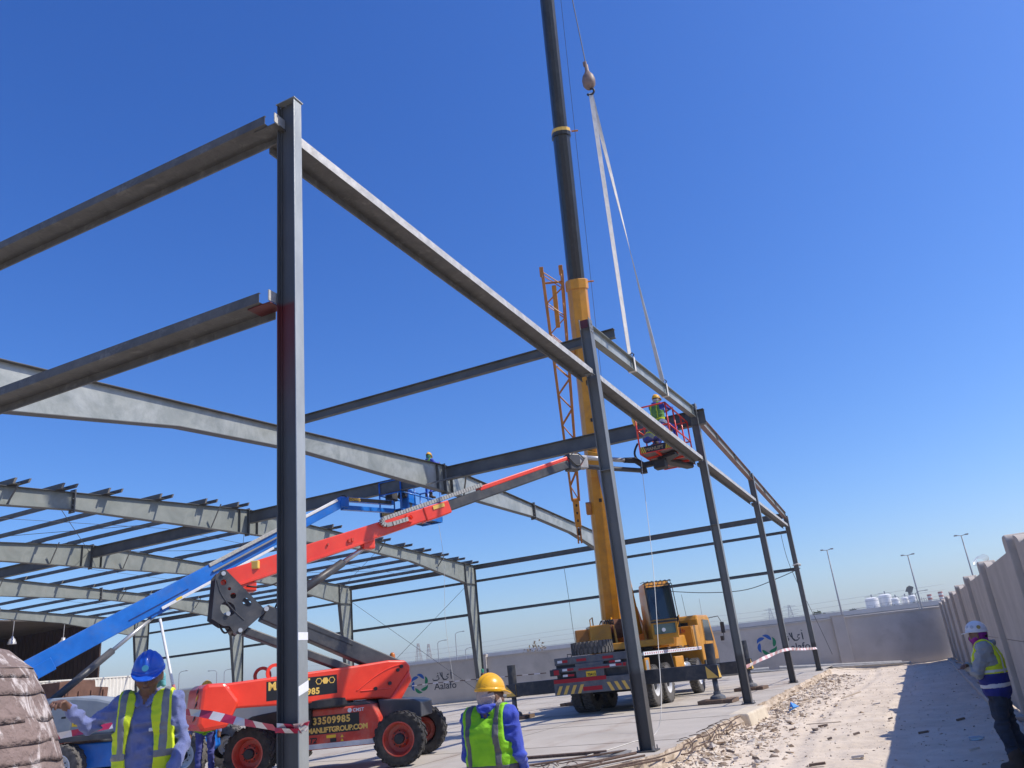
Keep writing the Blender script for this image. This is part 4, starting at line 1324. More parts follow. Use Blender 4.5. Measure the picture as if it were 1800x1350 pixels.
# ------------------------------------------------------------------ blue boom lift
def blue_lift():
    P = Vector((-16.5, 13.2, 0))
    t = thing('boom_lift', P, 0, 'blue telescopic boom lift with grey engine cover, its basket behind the nearest frame', 'boom lift')
    b0 = Vector((-18.25, 12.05, 2.46)) - P
    J = Vector((-15.1, 19.7, 6.83)) - P
    d = (J - b0).normalized()
    w_ = Vector((d.x, d.y, 0)).normalized()
    n_ = Vector((w_.y, -w_.x, 0))
    up = Vector((0, 0, 1))
    q = n_.cross(d) * -1
    if q.z < 0:
        q = -q
    Ro = Matrix.Rotation(math.atan2(w_.y, w_.x), 3, 'Z')
    def beam(name, s0, s1, h, wd, m, off=0.0, par=t, bev=0.015, side=0.0):
        p = b0 + d * s0 + q * off + n_ * side
        prof = [(-wd / 2, -h / 2), (wd / 2, -h / 2), (wd / 2, h / 2), (-wd / 2, h / 2)]
        return obj(name, MB().prism(prof, p, n_, q, d * (s1 - s0)), m, par, bevel=bev)
    Ltot = (J - b0).length
    bm_ = beam('outer_boom', -1.2, 5.1, 0.46, 0.34, M_BLUE)
    beam('boom_base_plate', -1.2, 0.6, 0.30, 0.38, M_BLUE, off=-0.12)
    beam('inner_boom', 5.0, 7.2, 0.33, 0.26, M_BLUE)
    beam('tip_boom', 7.0, Ltot, 0.25, 0.20, M_BLUE)
    beam('boom_white_rail', 3.2, 6.6, 0.075, 0.02, M_WHITEP, off=-0.2, side=0.20)
    beam('boom_white_rail', 5.2, Ltot - 0.15, 0.09, 0.05, M_WHITEP, off=0.16, side=0.1)
    beam('cable_track', 4.75, 7.0, 0.10, 0.08, M_CHAIN, off=0.21, side=0.16)
    beam('cable_track', 4.75, 6.9, 0.05, 0.06, mat('track_grey', (0.2, 0.2, 0.2), rough=0.6), off=0.02, side=0.21)
    beam('boom_dark_seam', 2.4, 4.0, 0.03, 0.02, mat('deep_blue', (0.004, 0.03, 0.15), rough=0.5), off=-0.08, side=0.172, bev=0)  # thin darker blue line along the boom side
    obj('warning_sticker', MB().prism([(0, 0), (0.16, 0), (0.16, 0.06), (0, 0.06)], b0 + d * 3.6 - q * 0.21 + n_ * 0.212, d, q, n_ * 0.002), M_YELST, bm_)
    # cylinder
    c0 = b0 + d * 3.05 - q * 0.28
    c1 = Vector((-1.05, -0.95, 1.75))
    obj('cylinder_rod', MB().tube(c0, c0.lerp(c1, 0.45), 0.05, n=12), M_CHROME, t, smooth=True)
    obj('cylinder', MB().tube(c0.lerp(c1, 0.43), c1, 0.085, n=14), M_LDARK, t, smooth=True)
    obj('cylinder_lug', MB().box(c0 + d * 0.1 + q * 0.05, (0.5, 0.24, 0.16), frame((0, 0, 0), d, n_).to_3x3()), M_BLUE, t, bevel=0.02)
    # turret with grey engine cover: faces the camera
    ca = Vector((0.80, -0.6, 0)).normalized()
    u = Vector((0.93, 0.36, 0)).normalized()
    v = Vector((u.y, -u.x, 0))
    def U(a, b, z):
        return u * a + v * b + up * z
    prof = [(-1.75, 1.08), (0.42, 1.02), (0.58, 1.12), (0.58, 1.52), (0.46, 1.66), (0.1, 1.76), (-0.4, 1.84), (-1.75, 1.88)]
    cv = obj('engine_cover', MB().prism(prof, U(0, 0.25, 0), u, up, v * 0.72), M_GREYC, t, bevel=0.06)
    obj('cover_panel', MB().prism([(-1.28, 1.18), (-0.45, 1.16), (-0.45, 1.70), (-0.52, 1.77), (-1.2, 1.8), (-1.28, 1.72)], U(0, 0.972, 0), u, up, v * 0.012), M_GREYC, cv, bevel=0.01)
    obj('vent', MB().prism([(-0.66, 1.42), (-0.56, 1.42), (-0.56, 1.46), (-0.66, 1.46)], U(0, 0.986, 0), u, up, v * 0.003), M_BLACK, cv)
    obj('warning_sticker', MB().prism([(-0.42, 1.24), (-0.12, 1.23), (-0.12, 1.43), (-0.42, 1.44)], U(0, 0.9735, 0), u, up, v * 0.003), M_YELST, cv)
    for k in range(2):
        obj('sticker_mark', MB().prism([(-0.38 + 0.13 * k, 1.28), (-0.29 + 0.13 * k, 1.28), (-0.335 + 0.13 * k, 1.36)], U(0, 0.978, 0), u, up, v * 0.002), M_DECAL, cv)
    obj('turret_deck', MB().prism([(-1.8, 0.96), (0.62, 0.93), (0.62, 1.03), (-1.8, 1.08)], U(0, -0.9, 0), u, up, v * 1.95), M_LDARK, t, bevel=0.01)
    obj('turret_tower', MB().prism([(-2.6, 1.0), (-1.5, 1.0), (-2.0, 2.1), (-2.5, 2.1)], U(0, -0.32, 0), u, up, v * 0.5), M_BLUE, t, bevel=0.02)
    obj('pivot_pin', MB().tube(b0 - d + n_ * 0.26, b0 - d - n_ * 0.26, 0.05, n=12), M_CHROME, t)
    # chassis
    pr = [(-1.2, 0.40), (1.9, 0.36), (2.1, 0.5), (2.05, 0.84), (-1.3, 0.90)]
    ch = obj('chassis', MB().prism(pr, U(0, -0.75, 0), u, up, v * 1.6), M_BLUE, t, bevel=0.03)
    obj('chassis_hole', MB().tube(U(0.6, 0.853, 0.66), U(0.6, 0.858, 0.66), 0.07, n=14), M_BLACK, ch)
    obj('label_plate', MB().prism([(-0.62, 0.72), (-0.42, 0.72), (-0.42, 0.88), (-0.62, 0.88)], U(0, 0.853, 0), u, up, v * 0.003), M_WHITEP, ch)
    text_obj('model_text', 'S-65', 0.17, frame(U(-0.95, 0.86, 0.905), u, up), mat('pink_red', (0.6, 0.12, 0.13), rough=0.5), t, bold=0.01, ext=0.002, shear=0.3)
    for a in (-0.55, 2.1):
        for b in (-1.0, 0.98):
            wheel(t, U(a, b, 0.46), v * (1 if b > 0 else -1), 0.46, 0.34, M_WHITEP, M_TYRE_G, lugs=18, rim=0.56, dish=0.07, hub=0.2)
    # jib + basket
    bk = Vector((-15.3, 22.05, 6.72)) - P
    jb = bk + Vector((0.5, 0.0, 0.25))
    obj('tip_knuckle', MB().box(J + d * 0.05, (0.3, 0.26, 0.34), Ro), M_BLUE, t, bevel=0.03)
    obj('hose', MB().path([J + Vector((0.05, -0.1, 0.2)) + Vector((0.1 * math.sin(f * 3), 0.3 * f, -0.35 * f + 0.15 * math.sin(f * 3.1))) for f in np.linspace(0, 1, 10)], 0.02, 6), M_BLACK, t, smooth=True)
    dj = (jb - J)
    ju = dj.normalized()
    side = ju.cross(up).normalized()
    jq = side.cross(ju)
    for off, nm in ((0.13, 'jib_upper_arm'), (-0.14, 'jib_lower_arm')):
        obj(nm, MB().prism([(-0.08, -0.07), (0.08, -0.07), (0.08, 0.07), (-0.08, 0.07)], J + jq * off, side, jq, dj), M_BLUE, t, bevel=0.01)
    # number on the jib, on the side towards the camera
    sgn = 1 if side.dot(Vector((0.4, -0.86, 0))) > 0 else -1
    obj('number_decal', MB().prism([(0.15, -0.058), (dj.length - 0.12, -0.058), (dj.length - 0.12, 0.058), (0.15, 0.058)], J + jq * 0.13 + side * sgn * 0.081, ju, jq, side * sgn * 0.002), M_DECAL, t)
    text_obj('decal_text', '33509985', 0.14, frame(J + jq * 0.085 + ju * 0.2 + side * sgn * 0.0845, ju, jq), M_GOLD, t, bold=0.004, ext=0.001)
    fo = basket(t, bk, (1, 0, 0), (0, 1, 0), 0.86, 2.6, 1.16, M_BLUE, M_CDARK, mid=0.62, toe=0.15, r=0.027)
    obj('number_decal', MB().prism([(0.02, 0.0), (0.84, 0.0), (0.84, 0.14), (0.02, 0.14)], bk + Vector((0, -0.021, -0.02)), (1, 0, 0), up, (0, -0.002, 0)), M_DECAL, t)
    text_obj('decal_text', '33509985', 0.14, frame(bk + Vector((0.08, -0.026, 0.0)), (1, 0, 0), up), M_GOLD, t, bold=0.004, ext=0.001)
    obj('control_console', MB().prism([(0.0, 0), (0.5, 0), (0.42, 0.7), (0.3, 0.95), (0.02, 0.95)], bk + Vector((0.3, 0.75, 0.03)), (0, 1, 0), up, (0.34, 0, 0)), M_BLUE, t, bevel=0.02)
    obj('control_face', MB().box(bk + Vector((0.48, 0.70, 0.80)), (0.34, 0.12, 0.3), Matrix.Rotation(-0.3, 3, 'X')), M_BLACK, t, bevel=0.02)
    obj('console_sticker', MB().prism([(0, 0), (0.16, 0), (0.16, 0.3), (0, 0.3)], bk + Vector((0.645, 0.85, 0.2)), (0, 1, 0), up, (0.003, 0, 0)), M_CDARK, t)
    obj('yellow_label', MB().prism([(0, 0), (0.05, 0), (0.05, 0.09), (0, 0.09)], bk + Vector((0.86, 2.0, 0.05)), (0, 1, 0), up, (0.022, 0, 0)), M_WHITEP, t)
    obj('end_panel', MB().bx(bk.x + 0.02, bk.x + 0.86, bk.y + 2.56, bk.y + 2.59, bk.z - 0.06, bk.z + 0.38), M_BLUE, t, bevel=0.01)
    obj('side_panel', MB().bx(bk.x + 0.865, bk.x + 0.885, bk.y + 1.6, bk.y + 2.59, bk.z - 0.06, bk.z + 0.36), M_BLUE, t, bevel=0.008)
    obj('mesh_box', MB().box(bk + Vector((0.2, 0.42, 0.72)), (0.3, 0.34, 0.34)), M_CDARK, t, bevel=0.02)
    return t


blue_lift()


# ------------------------------------------------------------------ mobile crane
def crane():
    P = Vector((-8.45, 22.3, 0))
    t = thing('mobile_crane', P, 0, 'yellow truck crane with raised black telescopic boom and extended outriggers', 'crane')
    up = Vector((0, 0, 1))
    # wheels: two rear axles with twins, one front axle
    for yy in (1.70, 3.05):
        for s in (-1, 1):
            wheel(t, Vector((s * 1.12, yy, 0.58)), (s, 0, 0), 0.58, 0.29, M_WHITEP, M_TYRE_G, lugs=30, rim=0.52, dish=0.14, hub=0.2, chevron=False)
            wheel(t, Vector((s * 0.78, yy, 0.58)), (s, 0, 0), 0.58, 0.29, M_WHITEP, M_TYRE_G, lugs=30, rim=0.52, dish=0.05, hub=0.1, chevron=False)
        obj('axle', MB().tube((-0.8, yy, 0.58), (0.8, yy, 0.58), 0.1, n=10), M_BLACK, t)
    for s in (-1, 1):
        wheel(t, Vector((s * 1.1, 7.2, 0.58)), (s, 0, 0), 0.58, 0.3, M_WHITEP, M_TYRE_G, lugs=30, rim=0.52, dish=-0.04, hub=0.2, chevron=False)
    # chassis rails, deck
    obj('chassis', MB().bx(-0.62, 0.62, 0.25, 10.6, 0.72, 1.18), M_CDARK, t, bevel=0.02)
    obj('deck', MB().bx(-1.24, 1.24, 0.3, 8.0, 1.42, 1.5), M_CGREY, t, bevel=0.01)
    for s in (-1, 1):
        obj('deck_side', MB().bx(s * 1.24, s * 1.262, 0.85, 8.0, 1.43, 1.53), M_WHITEP, t)
        for yy in np.arange(1.0, 7.9, 0.22):
            obj('side_mark', MB().bx(s * 1.262, s * 1.265, yy, yy + 0.07, 1.455, 1.505), M_REFR, t)
        for yy in (0.95, 2.38, 3.85):
            obj('mudguard', MB().prism([(-0.05, 1.42), (0.06, 1.42), (0.3 if yy < 3 else 0.25, 0.95), (0.22, 0.95)], (s * 0.72, yy, 0), (0, 1, 0), up, (s * 0.5, 0, 0)), M_BLACK, t)
        obj('side_box', MB().bx(s * 0.8, s * 1.22, 4.35, 5.4, 0.85, 1.3), M_YEL, t, bevel=0.03)
        obj('air_tank', MB().tube((s * 1.05, 5.5, 0.95), (s * 1.05, 6.3, 0.95), 0.14, n=14), M_CHROME, t, smooth=True)
        obj('side_step', MB().bx(s * 0.9, s * 1.24, 0.95, 1.4, 0.98, 1.36), M_YEL, t, bevel=0.02)
        obj('step_lens', MB().bx(s * 1.242, s * 1.248, 1.0, 1.25, 1.02, 1.3), M_GREYC, t)
    for k in range(9):
        yy = 3.2 + 0.42 * k
        obj('deck_plank', MB().box((0.75 + 0.1 * rnd.uniform(-1, 1), yy + 0.05 * rnd.uniform(-1, 1), 1.53 + 0.03 * (k % 3)), (0.9, 0.16, 0.05), Matrix.Rotation(rnd.uniform(-0.5, 0.5), 3, 'Z')), M_WOOD, t)
    # rear face
    obj('rear_lower_plate', MB().bx(-1.27, 1.27, -0.02, 0.1, 0.60, 0.99), M_CGREY, t, bevel=0.01)
    obj('rear_red_bar', MB().bx(-1.26, 0.35, -0.026, -0.021, 0.915, 1.02), M_REFR, t)
    obj('rear_red_bar', MB().bx(-0.38, 0.2, -0.026, -0.021, 0.66, 0.77), M_REFR, t)
    for s in (-1, 1):
        for k in range(4):
            x0 = s * (1.22 - 0.22 * k)
            obj('chevron', MB().prism([(x0, 0.61), (x0 - s * 0.1, 0.61), (x0 - s * 0.22, 0.84), (x0 - s * 0.12, 0.84)], (0, -0.021, 0), (1, 0, 0), up, (0, -0.004, 0)), M_GOLD, t)
    obj('rear_inner', MB().bx(-1.2, 1.2, 0.12, 0.3, 0.95, 1.45), M_CDARK, t)
    obj('rear_beam', MB().bx(-1.27, 1.27, -0.03, 0.05, 1.20, 1.32), M_CGREY, t, bevel=0.01)
    obj('rear_beam', MB().bx(-1.2, 1.2, 0.02, 0.12, 1.40, 1.60), M_CGREY, t, bevel=0.01)
    obj('rear_post', MB().bx(-0.55, 0.3, -0.01, 0.1, 0.995, 1.4), M_CGREY, t, bevel=0.01)
    for x0, x1, z0, z1, m_ in ((-0.95, -0.8, 1.235, 1.295, M_REFW), (-0.8, -0.6, 1.235, 1.295, M_REFR), (-0.95, -0.8, 1.08, 1.14, M_REFW), (-0.8, -0.6, 1.08, 1.14, M_REFR), (-0.45, 0.5, 1.215, 1.265, M_REFR),
                               (0.5, 0.68, 1.24, 1.30, M_REFW), (0.68, 0.86, 1.24, 1.30, M_REFR), (0.5, 0.68, 1.34, 1.39, M_REFR), (0.68, 0.84, 1.34, 1.39, M_REFW), (0.9, 1.1, 1.22, 1.31, M_REFR)):
        obj('reflector', MB().bx(x0, x1, -0.04, -0.031, z0, z1), m_, t)
    for x0, x1, m_ in ((-1.1, -0.95, M_REFW), (-0.95, -0.78, M_REFR), (-0.5, -0.2, M_REFR), (0.3, 0.62, M_REFR)):
        obj('reflector', MB().bx(x0, x1, 0.012, 0.019, 1.46, 1.53), m_, t)
    obj('tail_lamp', MB().bx(-1.33, -1.0, -0.09, -0.031, 1.13, 1.30), M_CDARK, t, bevel=0.01)
    obj('lamp_lens', MB().bx(-1.2, -1.04, -0.10, -0.091, 1.15, 1.28), M_REFR, t)
    obj('tail_lamp', MB().bx(1.0, 1.3, -0.09, -0.031, 1.13, 1.30), M_CDARK, t, bevel=0.01)
    obj('licence_plate', MB().bx(-0.24, 0.06, -0.022, -0.011, 1.03, 1.17), M_YELST, t)
    text_obj('plate_text', '70413', 0.10, frame(Vector((-0.20, -0.0235, 1.045)), (1, 0, 0), up), M_DECAL, t, ext=0.001, bold=0.003)
    obj('rear_handle', MB().path([(-0.78, 0.06, 1.6), (-0.78, 0.06, 1.68), (-0.66, 0.06, 1.68), (-0.66, 0.06, 1.6)], 0.012, 6), M_BLACK, t)
    # spare tyre lying flat
    wheel(t, Vector((-0.2, 0.62, 1.80)), (0, 0, 1), 0.62, 0.34, M_WHITEP, M_TYRE_G, lugs=30, rim=0.5, dish=0.1, hub=0.2, chevron=False)
    # outriggers
    for yy, zz in ((1.05, 0.83), (6.1, 0.74)):
        for s in (-1, 1):
            obj('outrigger_beam', MB().bx(s * 0.5, s * 3.05, yy - 0.15, yy + 0.15, zz - 0.19, zz + 0.2), M_CDARK, t, bevel=0.015)
            jx = s * 3.12
            obj('jack_housing', MB().tube((jx, yy, 0.62), (jx, yy, 1.56), 0.13, n=18), M_CDARK, t, smooth=False)
            obj('jack_collar', MB().bx(jx - 0.17, jx + 0.17, yy - 0.17, yy + 0.17, 0.62, 1.0), M_CDARK, t, bevel=0.02)
            obj('jack_chevron', MB().prism([(-0.16, 0.66), (0.16, 0.66), (-0.16, 0.98)], (jx, yy - 0.171, 0), (1, 0, 0), up, (0, -0.004, 0)), M_GOLD, t)
            obj('jack_chevron', MB().prism([(-0.16, 0.66), (0.16, 0.66), (-0.16, 0.98)], (jx + 0.171, yy, 0), (0, 1, 0), up, (0.004, 0, 0)), M_GOLD, t)
            obj('jack_rod', MB().tube((jx, yy, 0.22), (jx, yy, 0.63), 0.075, n=14), M_CGREY, t, smooth=True)
            obj('jack_foot', MB().lathe([(0.001, 0.30), (0.10, 0.30), (0.10, 0.23), (0.2, 0.18), (0.22, 0.12), (0.22, 0.11), (0.001, 0.11)], Matrix.Translation((jx, yy, 0)), n=18), M_CGREY, t)
    text_obj('beam_text', '4.34', 0.13, frame(Vector((2.25, 5.955, 0.80)), (1, 0, 0), up), M_WHITEP, t, ext=0.001, bold=0.002)
    obj('beam_mark', MB().bx(2.12, 2.135, 5.955, 5.959, 0.68, 0.9), M_WHITEP, t)
    obj('beam_mark', MB().bx(2.33, 2.5, 5.955, 5.959, 0.68, 0.7), M_WHITEP, t)
    # ---- truck cab at the far end
    prof = [(8.45, 0.72), (10.95, 0.72), (11.05, 1.3), (10.85, 1.75), (10.35, 2.60), (10.2, 2.68), (8.5, 2.66), (8.42, 2.5)]
    cb = obj('truck_cab', MB().prism(prof, (-1.18, 0, 0), (0, 1, 0), up, (2.36, 0, 0)), M_YEL, t, bevel=0.06)
    for s in (-1, 1):
        x = s * 1.182
        e = (s * 0.006, 0, 0)
        obj('side_window', MB().prism([(9.15, 1.72), (10.55, 1.70), (10.15, 2.48), (9.2, 2.5)], (x, 0, 0), (0, 1, 0), up, e), M_GLASS, cb)
        obj('door_line', MB().prism([(9.05, 0.8), (9.08, 0.8), (9.08, 2.5), (9.05, 2.5)], (x, 0, 0), (0, 1, 0), up, e), M_BLACK, cb)
        obj('door_handle', MB().prism([(9.2, 1.3), (9.42, 1.22), (9.42, 1.42), (9.2, 1.52)], (x, 0, 0), (0, 1, 0), up, e), M_BLACK, cb)
        obj('wheel_arch', MB().prism([(8.46, 0.72), (10.9, 0.72), (10.9, 1.02), (8.46, 1.05)], (x, 0, 0), (0, 1, 0), up, (s * 0.03, 0, 0)), M_CDARK, cb)
        obj('side_lamp', MB().box((s * 1.22, 9.9, 0.92), (0.02, 0.25, 0.09)), M_GOLD, cb)
        obj('mirror_arm', MB().path([(s * 1.15, 10.3, 2.55), (s * 1.5, 10.6, 2.6), (s * 1.62, 10.62, 2.3), (s * 1.6, 10.6, 1.7)], 0.015, 6), M_BLACK, cb)
        obj('mirror', MB().box((s * 1.62, 10.58, 2.15), (0.16, 0.06, 0.42)), M_CDARK, cb, bevel=0.02)
        obj('mirror', MB().box((s * 1.55, 10.5, 1.75), (0.14, 0.06, 0.18)), M_CDARK, cb, bevel=0.02)
    obj('rear_window', MB().prism([(-0.75, 1.85), (0.8, 1.85), (0.8, 2.42), (-0.75, 2.42)], (0, 8.43, 0), (1, 0, 0), up, (0, -0.03, 0)), M_GLASS, cb)
    obj('cab_antenna', MB().tube((0.6, 9.2, 2.6), (0.55, 9.2, 3.5), 0.008, n=5), M_BLACK, cb)
    # shield panel with the mark, engine hood
    sh = obj('side_shield', MB().prism([(7.2, 1.5), (7.15, 2.15), (7.35, 2.28), (8.1, 2.28), (8.2, 1.5)], (1.16, 0, 0), (0, 1, 0), up, (0.09, 0, 0)), M_YEL, t, bevel=0.02)
    sh2 = obj('shield_front', MB().prism([(0.50, 1.52), (0.62, 2.26), (1.22, 2.26), (1.24, 1.52)], (0, 7.14, 0), (1, 0, 0), up, (0, -0.05, 0)), M_YEL, t, bevel=0.02)
    text_obj('shield_text', '25t', 0.15, frame(Vector((0.78, 7.085, 2.06)), (1, 0, 0), up), M_REFR, t, ext=0.001, bold=0.003, shear=0.2)
    obj('boom_rest', MB().prism([(0.1, 2.2), (0.5, 2.7), (0.55, 2.35), (0.9, 2.35), (1.0, 2.72), (0.85, 2.2)], (-0.35, 7.9, 0), (1, 0, 0), up, (0, 0.12, 0)), M_YEL, t, bevel=0.01)
    obj('engine_hood', MB().prism([(5.6, 1.5), (5.9, 1.95), (6.9, 1.98), (7.1, 1.5)], (-0.5, 0, 0), (0, 1, 0), up, (1.5, 0, 0)), M_YEL, t, bevel=0.04)
    for k in range(5):
        obj('grille_slat', MB().bx(0.1, 0.75, 5.58, 5.63, 1.56 + 0.08 * k, 1.60 + 0.08 * k), M_YEL, t)
    # ---- superstructure, slewed
    sdir = Vector((0.423, -0.906, 0)).normalized()
    rt_ = Vector((0.906, 0.423, 0)).normalized()
    cen = Vector((-0.15, 4.0, 0))
    def S(a, b, z):
        return cen + sdir * a + rt_ * b + up * z
    obj('slew_ring', MB().lathe([(0.75, 1.5), (0.75, 1.66), (0.66, 1.68), (0.001, 1.68)], Matrix.Translation(cen), n=32), M_BLACK, t)
    obj('slew_deck', MB().prism([(-2.2, -1.05), (1.55, -1.0), (1.55, 1.22), (-2.2, 1.1)], cen + up * 1.68, sdir, rt_, up * 0.2), M_YEL, t, bevel=0.02)
    for b in (-0.52, 0.42):
        obj('boom_side_plate', MB().prism([(-1.5, 1.88), (0.9, 1.88), (0.7, 2.3), (-0.3, 3.0), (-1.1, 3.0), (-1.6, 2.4)], S(0, b, 0), sdir, up, rt_ * 0.06), M_YEL, t, bevel=0.01)
    obj('counterweight', MB().prism([(-2.5, -1.15), (-1.7, -1.15), (-1.7, 1.15), (-2.5, 1.15)], cen + up * 1.6, sdir, rt_, up * 0.75), M_YEL, t, bevel=0.05)
    obj('winch_box', MB().prism([(-0.4, -1.35), (0.75, -1.3), (0.75, -0.62), (-0.4, -0.62)], cen + up * 1.88, sdir, rt_, up * 0.62), M_YEL, t, bevel=0.03)
    obj('winch_arm', MB().prism([(-0.2, -1.75), (0.35, -1.75), (0.35, -1.3), (-0.2, -1.3)], cen + up * 2.02, sdir, rt_, up * 0.4), M_YEL_D, t, bevel=0.02)
    obj('winch_drum', MB().tube(S(0.2, -0.6, 2.35), S(0.2, -0.2, 2.35), 0.3, n=20), mat('rust_brown', (0.10, 0.04, 0.02), (0.17, 0.07, 0.035), rough=0.8, scale=6), t)
    for k in range(6):
        pts = [S(0.3 + 0.1 * k * 0.3, -0.95 + 0.07 * k + 0.12 * math.sin(f * 3), 2.45 + 0.45 * math.sin(f * math.pi) - 0.6 * f) for f in np.linspace(0, 1, 12)]
        obj('hose', MB().path(pts, 0.022, 6), M_CHAIN if k == 1 else M_BLACK, t, smooth=True)
    for k in range(2):
        obj('deck_handrail', MB().path([S(-1.6, 1.12 - 2.2 * k, 1.9), S(-1.6, 1.12 - 2.2 * k, 2.8), S(-0.4, 1.12 - 2.2 * k, 2.8), S(-0.4, 1.12 - 2.2 * k, 1.9)], 0.02, 6), M_YEL, t)
    obj('side_locker', MB().prism([(-1.5, 1.88), (-0.25, 1.88), (-0.25, 2.55), (-1.5, 2.6)], S(0, 0.6, 0), sdir, up, rt_ * 0.5), M_YEL, t, bevel=0.02)
    for k in range(6):
        obj('locker_slot', MB().prism([(-1.3 + 0.16 * k, 2.1), (-1.24 + 0.16 * k, 2.1), (-1.24 + 0.16 * k, 2.4), (-1.3 + 0.16 * k, 2.4)], S(0, 1.101, 0), sdir, up, rt_ * 0.006), M_BLACK, t)
    # operator cab
    oc = S(0.95, 0.98, 0)
    prof = [(-1.0, 1.86), (0.62, 1.86), (0.66, 2.35), (0.42, 3.45), (0.2, 3.62), (-0.8, 3.62), (-1.0, 3.3)]
    op = obj('operator_cab', MB().prism(prof, oc - rt_ * 0.42, sdir, up, rt_ * 0.84), M_YEL, t, bevel=0.03)
    fd = (sdir * (0.42 - 0.66) + up * (3.45 - 2.35))
    fn = fd.normalized().cross(rt_)
    if fn.dot(sdir) < 0:
        fn = -fn
    f0 = oc + sdir * 0.655 + up * 2.42
    obj('windscreen', MB().prism([(-0.405, 0.02), (0.405, 0.02), (0.405, 1.06), (-0.405, 1.06)], f0 + fn * 0.004, rt_, fd.normalized(), fn * 0.008), M_GLASS, op)
    obj('lower_window', MB().prism([(-0.34, 2.0), (0.34, 2.0), (0.34, 2.3), (-0.34, 2.3)], oc + sdir * 0.645, rt_, up, sdir * 0.02), M_GLASS_G, op)
    obj('side_window', MB().prism([(-0.75, 2.45), (0.5, 2.45), (0.32, 3.4), (-0.7, 3.4)], oc + rt_ * 0.421, sdir, up, rt_ * 0.006), M_GLASS, op)
    obj('wiper', MB().tube(f0 + fn * 0.02 + fd * 0.1 - rt_ * 0.1, f0 + fn * 0.02 + fd * 0.7 - rt_ * 0.25, 0.008, n=5), M_BLACK, op)
    for zz in (3.5, 3.6):
        obj('roof_guard', MB().path([oc + sdir * 0.62 - rt_ * 0.44 + up * zz, oc + sdir * 0.62 + rt_ * 0.44 + up * zz], 0.014, 6), M_BLACK, op)
    for k in range(7):
        b = -0.42 + 0.14 * k
        obj('roof_guard_bar', MB().path([oc + sdir * 0.60 + rt_ * b + up * 3.5, oc + sdir * 0.5 + rt_ * b + up * 3.64, oc - sdir * 0.3 + rt_ * b + up * 3.66], 0.010, 5), M_BLACK, op)
    obj('grab_rail', MB().path([oc + sdir * 0.66 + rt_ * 0.47 + up * 1.95, oc + sdir * 0.68 + rt_ * 0.47 + up * 2.5, oc + sdir * 0.45 + rt_ * 0.47 + up * 3.5], 0.016, 6), M_BLACK, op)
    for zz in (2.36, 1.98):
        obj('cab_seam', MB().prism([(-0.95, zz), (0.6, zz), (0.6, zz + 0.012), (-0.95, zz + 0.012)], oc + rt_ * 0.4205, sdir, up, rt_ * 0.004), M_BLACK, op)
    for b in (-0.40, 0.385):
        obj('window_pillar', MB().prism([(b - 0.02, 0.0), (b + 0.035, 0.0), (b + 0.035, 1.1), (b - 0.02, 1.1)], f0 + fn * 0.004, rt_, fd.normalized(), fn * 0.015), M_BLACK, op)
    obj('window_sill', MB().prism([(-0.42, 2.34), (0.42, 2.34), (0.42, 2.40), (-0.42, 2.40)], oc + sdir * 0.655, rt_, up, sdir * 0.03), M_BLACK, op)
    obj('work_lamp', MB().tube(oc + sdir * 0.67 - rt_ * 0.05 + up * 2.12, oc + sdir * 0.71 - rt_ * 0.05 + up * 2.12, 0.06, n=12), M_WHITEP, op)
    obj('operator_seat', MB().box(oc + up * 2.4 - sdir * 0.3, (0.5, 0.5, 0.8), Matrix.Rotation(0.3, 3, 'Z')), M_BLACK, op)
    # ---- boom
    b0 = Vector((-9.155, 26.5, 2.6)) - P
    b1 = Vector((-5.183, 18.0, 30.0)) - P
    d = (b1 - b0).normalized()
    bx_ = rt_
    by_ = d.cross(bx_).normalized()                 # depth axis of the boom section
    if by_.dot(sdir) < 0:
        by_ = -by_
    def section(name, s0, s1, wd, dp, m, n_round=5, bev=0.0):
        # flat top plate, rounded belly (U section)
        prof = [(-wd / 2, -dp * 0.42), (wd / 2, -dp * 0.42), (wd / 2, dp * 0.12)]
        for i in range(1, n_round):
            a = math.pi * i / n_round
            prof.append((wd / 2 * math.cos(a), dp * 0.12 + dp * 0.42 * math.sin(a)))
        prof.append((-wd / 2, dp * 0.12))
        o = obj(name, MB().prism(prof, b0 + d * s0, bx_, by_, d * (s1 - s0)), m, t, bevel=bev)
        return o
    section('base_boom', -1.0, 11.6, 0.66, 0.78, M_YEL, n_round=4, bev=0.02)
    section('base_collar', 11.35, 11.68, 0.74, 0.88, M_YEL, n_round=4, bev=0.02)
    section('second_boom', 11.6, 16.85, 0.55, 0.66, M_BOOMBLK, n_round=6)
    section('second_collar', 16.74, 16.86, 0.62, 0.75, M_GOLD, n_round=6)
    section('second_collar_ring', 16.62, 16.745, 0.63, 0.76, M_BOOMBLK, n_round=6)
    section('third_boom', 16.9, 28.8, 0.46, 0.56, M_BOOMBLK, n_round=6)
    for s in (11.6, 16.8):
        c = b0 + d * s + bx_ * 0.36
        obj('rope_guide', MB().tube(c, c + bx_ * 0.22, 0.03, n=8), M_YEL_D, t)
    hd = b0 + d * 28.9
    obj('boom_head', MB().box(hd, (0.6, 0.7, 0.9), frame((0, 0, 0), bx_, by_).to_3x3()), M_YEL, t, bevel=0.04)
    for s in (4.2, 6.9):
        obj('boom_mark', MB().box(b0 + d * s + by_ * 0.422 - bx_ * 0.02, (0.10, 0.012, 0.12), frame((0, 0, 0), bx_, by_).to_3x3()), M_DECAL, t)
    for s, l in ((9.4, 0.5), (3.9, 0.4)):
        obj('jib_bracket', MB().box(b0 + d * s - bx_ * 0.40, (0.16, 0.3, l), frame((0, 0, 0), bx_, by_).to_3x3()), M_YEL_D, t, bevel=0.01)
